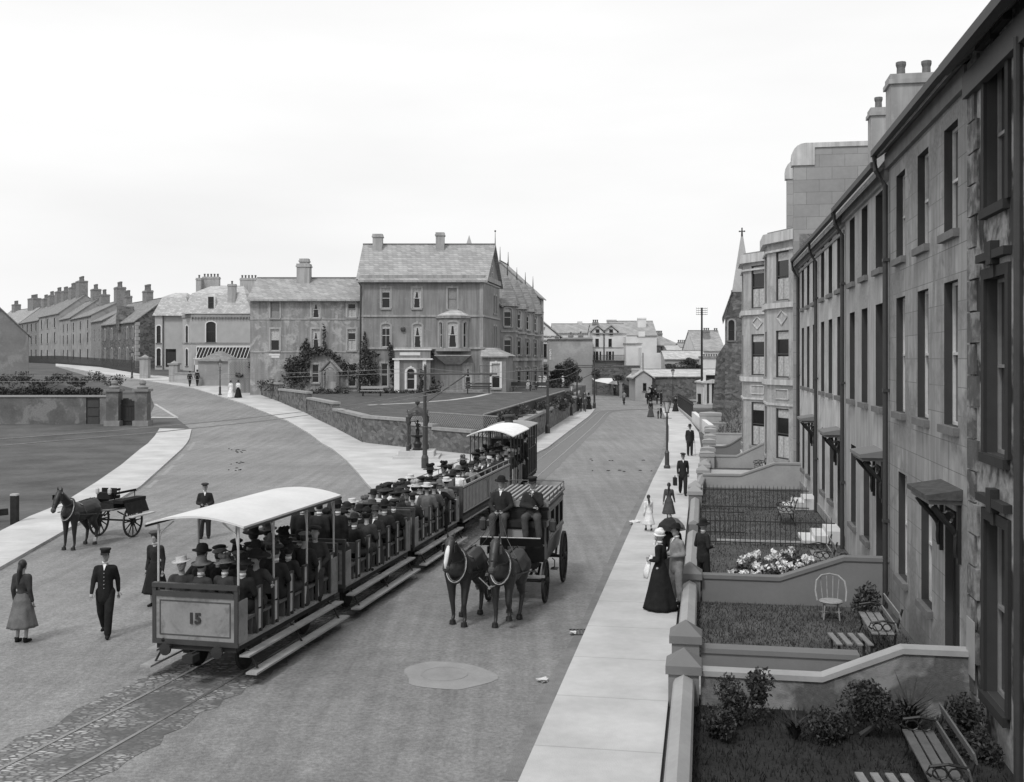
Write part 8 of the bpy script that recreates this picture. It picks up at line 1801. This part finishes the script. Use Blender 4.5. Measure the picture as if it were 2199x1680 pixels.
passengers(o, 'rear canopied car', ys, (-.58, -.2, .19, .56), 1.15, rr, .7, 1.0, .01)
o, L, ys = toast('open toast-rack trailer, second car from the rear of the tram train', 23.75, 28.45, 6)
passengers(o, 'second car', ys[1:], (-.58, -.2, .19, .56), 1.13, rr, .75, .95, .12)
Mx = Matrix.Translation(o.location) @ Matrix.Rotation(o.rotation_euler.z, 4, 'Z')
for x, y, lb, ht, t_ in ((-.35, -L / 2 + .42, 'tall man in long black coat standing at the rear of the second car', 'cap', 'cloth0'), (.08, -L / 2 + .36, 'man in dark coat and cap with white collar standing in the second car', 'cap', 'cloth1'), (.46, -L / 2 + .52, 'man in bowler and black coat standing nearest the steps of the second car', 'bowler', 'cloth0'), (-.58, -L / 2 + .9, 'man with drum-like case standing on the far side of the second car', 'felt', 'cloth1')):
    person(lb, Mx @ Vector((x, y, .77)), o.rotation_euler.z + math.pi + D(rr.uniform(-15, 15)), 'stand', 'man', t_, t_, ht, 'cloth2' if ht == 'cap' else 'cloth0')
o, L, ys = toast('open toast-rack trailer, third car of the tram train', 28.8, 33.5, 6)
passengers(o, 'third car', ys, (-.58, -.2, .19, .56), 1.13, rr, .7, .97, .30)
# slat-sided bogie car
o, L = car_root('open tram car with pale slatted sides, oval crest and brass rail', 33.95, 41.2); bp = lambda m, n, mt, par=None: m.build(n, M[mt], par or o); undercar(o, L, bp, False)
for sg in (-1, 1):
    x = sg * HW; pnl = bp(MB().box(min(x, x - sg * .03), max(x, x - sg * .03), -L / 2, L / 2, .80, 1.72), 'side_panel', 'cloth1'); n = int(L / .2)
    for k in range(n):
        y = -L / 2 + .1 + k * (L - .2) / (n - 1); bp(MB().box(min(x, x + sg * .02), max(x, x + sg * .02), y - .04, y + .04, .95, 1.66), 'slat', 'tpost', pnl)
    bp(MB().box(min(x - sg * .02, x + sg * .035), max(x - sg * .02, x + sg * .035), -L / 2, L / 2, 1.70, 1.76).box(min(x - sg * .0, x + sg * .03), max(x - sg * .0, x + sg * .03), -L / 2, L / 2, .90, .94).box(min(x, x + sg * .03), max(x, x + sg * .03), -L / 2, L / 2, .60, .64), 'side_rail', 'cap'); q = MB(); q.tube([(x, -L / 2, 1.93), (x, L / 2, 1.93)], .018, 6)
    for k in range(8): y = -L / 2 + .1 + k * (L - .2) / 7; q.tube([(x, y, 1.76), (x, y, 1.93)], .014, 6)
    bp(q, 'hand_rail', 'cap'); q = MB(); q.lathe([(.0, 0), (.17, 0), (.20, sg * .012), (.17, sg * .02), (.0, sg * .02)], (x + sg * .025, 0, 1.30), 18, axis='x', sy=1.75); bp(q, 'oval_crest', 'tpanel')
    bp(MB().box(min(x, x - sg * .02), max(x, x - sg * .02), -L / 2, L / 2, .58, .80), 'sole_bar', 'cloth3')
for e in (-1, 1): y = e * L / 2; bp(MB().box(-HW, HW, y - .02, y + .02, .72, 1.74), 'end_panel', 'cloth3')
for y in (-2.2, 2.2): bp(MB().box(-.7, .7, y - .7, y + .7, .3, .42), 'bogie_frame', 'under')
bp(MB().box(-.25, .25, -L / 2 + .3, L / 2 - .3, 1.08, 1.14), 'long_bench', 'woodM')
passengers(o, 'slatted car', [-3.0, -2.2, -1.4, -.5, .4, 1.4, 2.4, 3.1], (-.42, .30), 1.14, rr, .55, .9, .3, 'row', 1.05)
Mx = Matrix.Translation(o.location) @ Matrix.Rotation(o.rotation_euler.z, 4, 'Z')
t_ = thing('travelling_case', 'large grey travelling case with a white label at the rear of the slatted car', 'case', Mx @ Vector((.1, -L / 2 + .12, 1.48)), o.rotation_euler.z); MB().box(-.42, .42, -.12, .12, 0, .5).build('body', M['luggage'], t_); MB().box(.05, .2, -.13, -.12, .28, .42).build('paper_label', M['white'], t_); MB().tube([(-.1, 0, .5), (-.08, 0, .56), (.08, 0, .56), (.1, 0, .5)], .012, 6).build('handle', M['leather'], t_)
# canopied motor car with enclosed cab
o, L = car_root('leading tram car with white canvas roof and an enclosed cab at its far end', 41.6, 49.2, 'tram_motor_car'); bp = lambda m, n, mt, par=None: m.build(n, M[mt], par or o); undercar(o, L, bp, False)
yc = L / 2 - 3.0
roofm(L, .92, 2.98, 2.74, -L / 2 - .05, yc + .1, mt='canvasB', o=o)
for k in range(6):
    y = -L / 2 + .12 + k * (yc + L / 2 - .12) / 5
    for sg in (-1, 1): bp(MB().tube([(sg * (HW - .03), y, .77), (sg * (HW - .03), y, 2.76)], .022, 8).tube([(sg * (HW - .03), y, 2.5), (sg * .6, y, 2.80)], .012, 6), 'canopy_post', 'tframe')
    if k < 5: bp(MB().box(-HW + .05, HW - .05, y + .2, y + .6, 1.08, 1.13), 'bench_seat', 'woodM'); bp(MB().box(-HW + .05, HW - .05, y + .62, y + .66, 1.3, 1.62), 'bench_back', 'woodM')
for k in range(8):
    y = -L / 2 + .5 + k * .5; x = HW - .01; bp(MB().box(x - .02, x + .02, y - .03, y + .03, .78, 1.45), 'side_post', 'tpost')
bp(MB().box(HW - .04, HW + .03, -L / 2 + .1, yc, .70, .76), 'sole_bar', 'cap')
W_ = HW + .03
cb = bp(MB().box(-W_, W_, yc, L / 2, .55, .72).box(W_ - .04, W_, yc, L / 2, .72, 1.85).box(-W_, -W_ + .04, yc, L / 2, .72, 1.85).box(-W_ + .04, W_ - .04, L / 2 - .04, L / 2, .72, 1.85).box(-W_ + .04, W_ - .04, yc, yc + .04, .72, 1.85), 'cab_body', 'cloth2')
for k in range(6):
    y = yc + k * (3.0 - .06) / 5
    for sg in (-1, 1): x = sg * (W_ + .01); bp(MB().box(x - .025, x + .025, y, y + .06, .66, 2.80), 'cab_pillar', 'tframe')
for k in range(4): x = -W_ + .1 + k * (2 * W_ - .2) / 3; bp(MB().box(x - .03, x + .03, L / 2 - .05, L / 2, 1.85, 2.8).box(x - .03, x + .03, yc, yc + .05, 1.85, 2.8), 'cab_pillar', 'tframe')
bp(MB().box(-W_ - .02, W_ + .02, yc - .02, L / 2 + .02, 1.85, 1.90).box(-W_ - .03, W_ + .03, yc - .02, L / 2 + .03, .72, .77), 'waist_rail', 'cloth4')
bp(MB().box(-W_ + .05, W_ - .05, yc + .3, L / 2 - .3, .8, 2.3), 'control_casing', 'ironD')
roofm(L, W_ + .08, 2.92, 2.80, yc + .1, L / 2 + .12, 'cab_roof', 'gablew', o); bp(MB().lathe([(.20, 2.85), (.18, 3.2), (.30, 3.24), (.30, 3.3), (.17, 3.32), (.0, 3.33)], (-.1, yc + .9, 0), 14), 'roof_ventilator', 'cloth3')
passengers(o, 'leading canopied car', [-L / 2 + .5 + k * .8 for k in range(5)], (-.58, -.2, .19, .56), 1.13, rr, .6, .85, .2)
Mx = Matrix.Translation(o.location) @ Matrix.Rotation(o.rotation_euler.z, 4, 'Z')
person('conductor in dark uniform leaning out beside the cab of the leading car', Mx @ Vector((HW - .05, yc - .35, .72)), o.rotation_euler.z + D(120), 'stand', 'man', 'cloth1', 'cloth1', 'peak', 'cloth1', s=1.0)
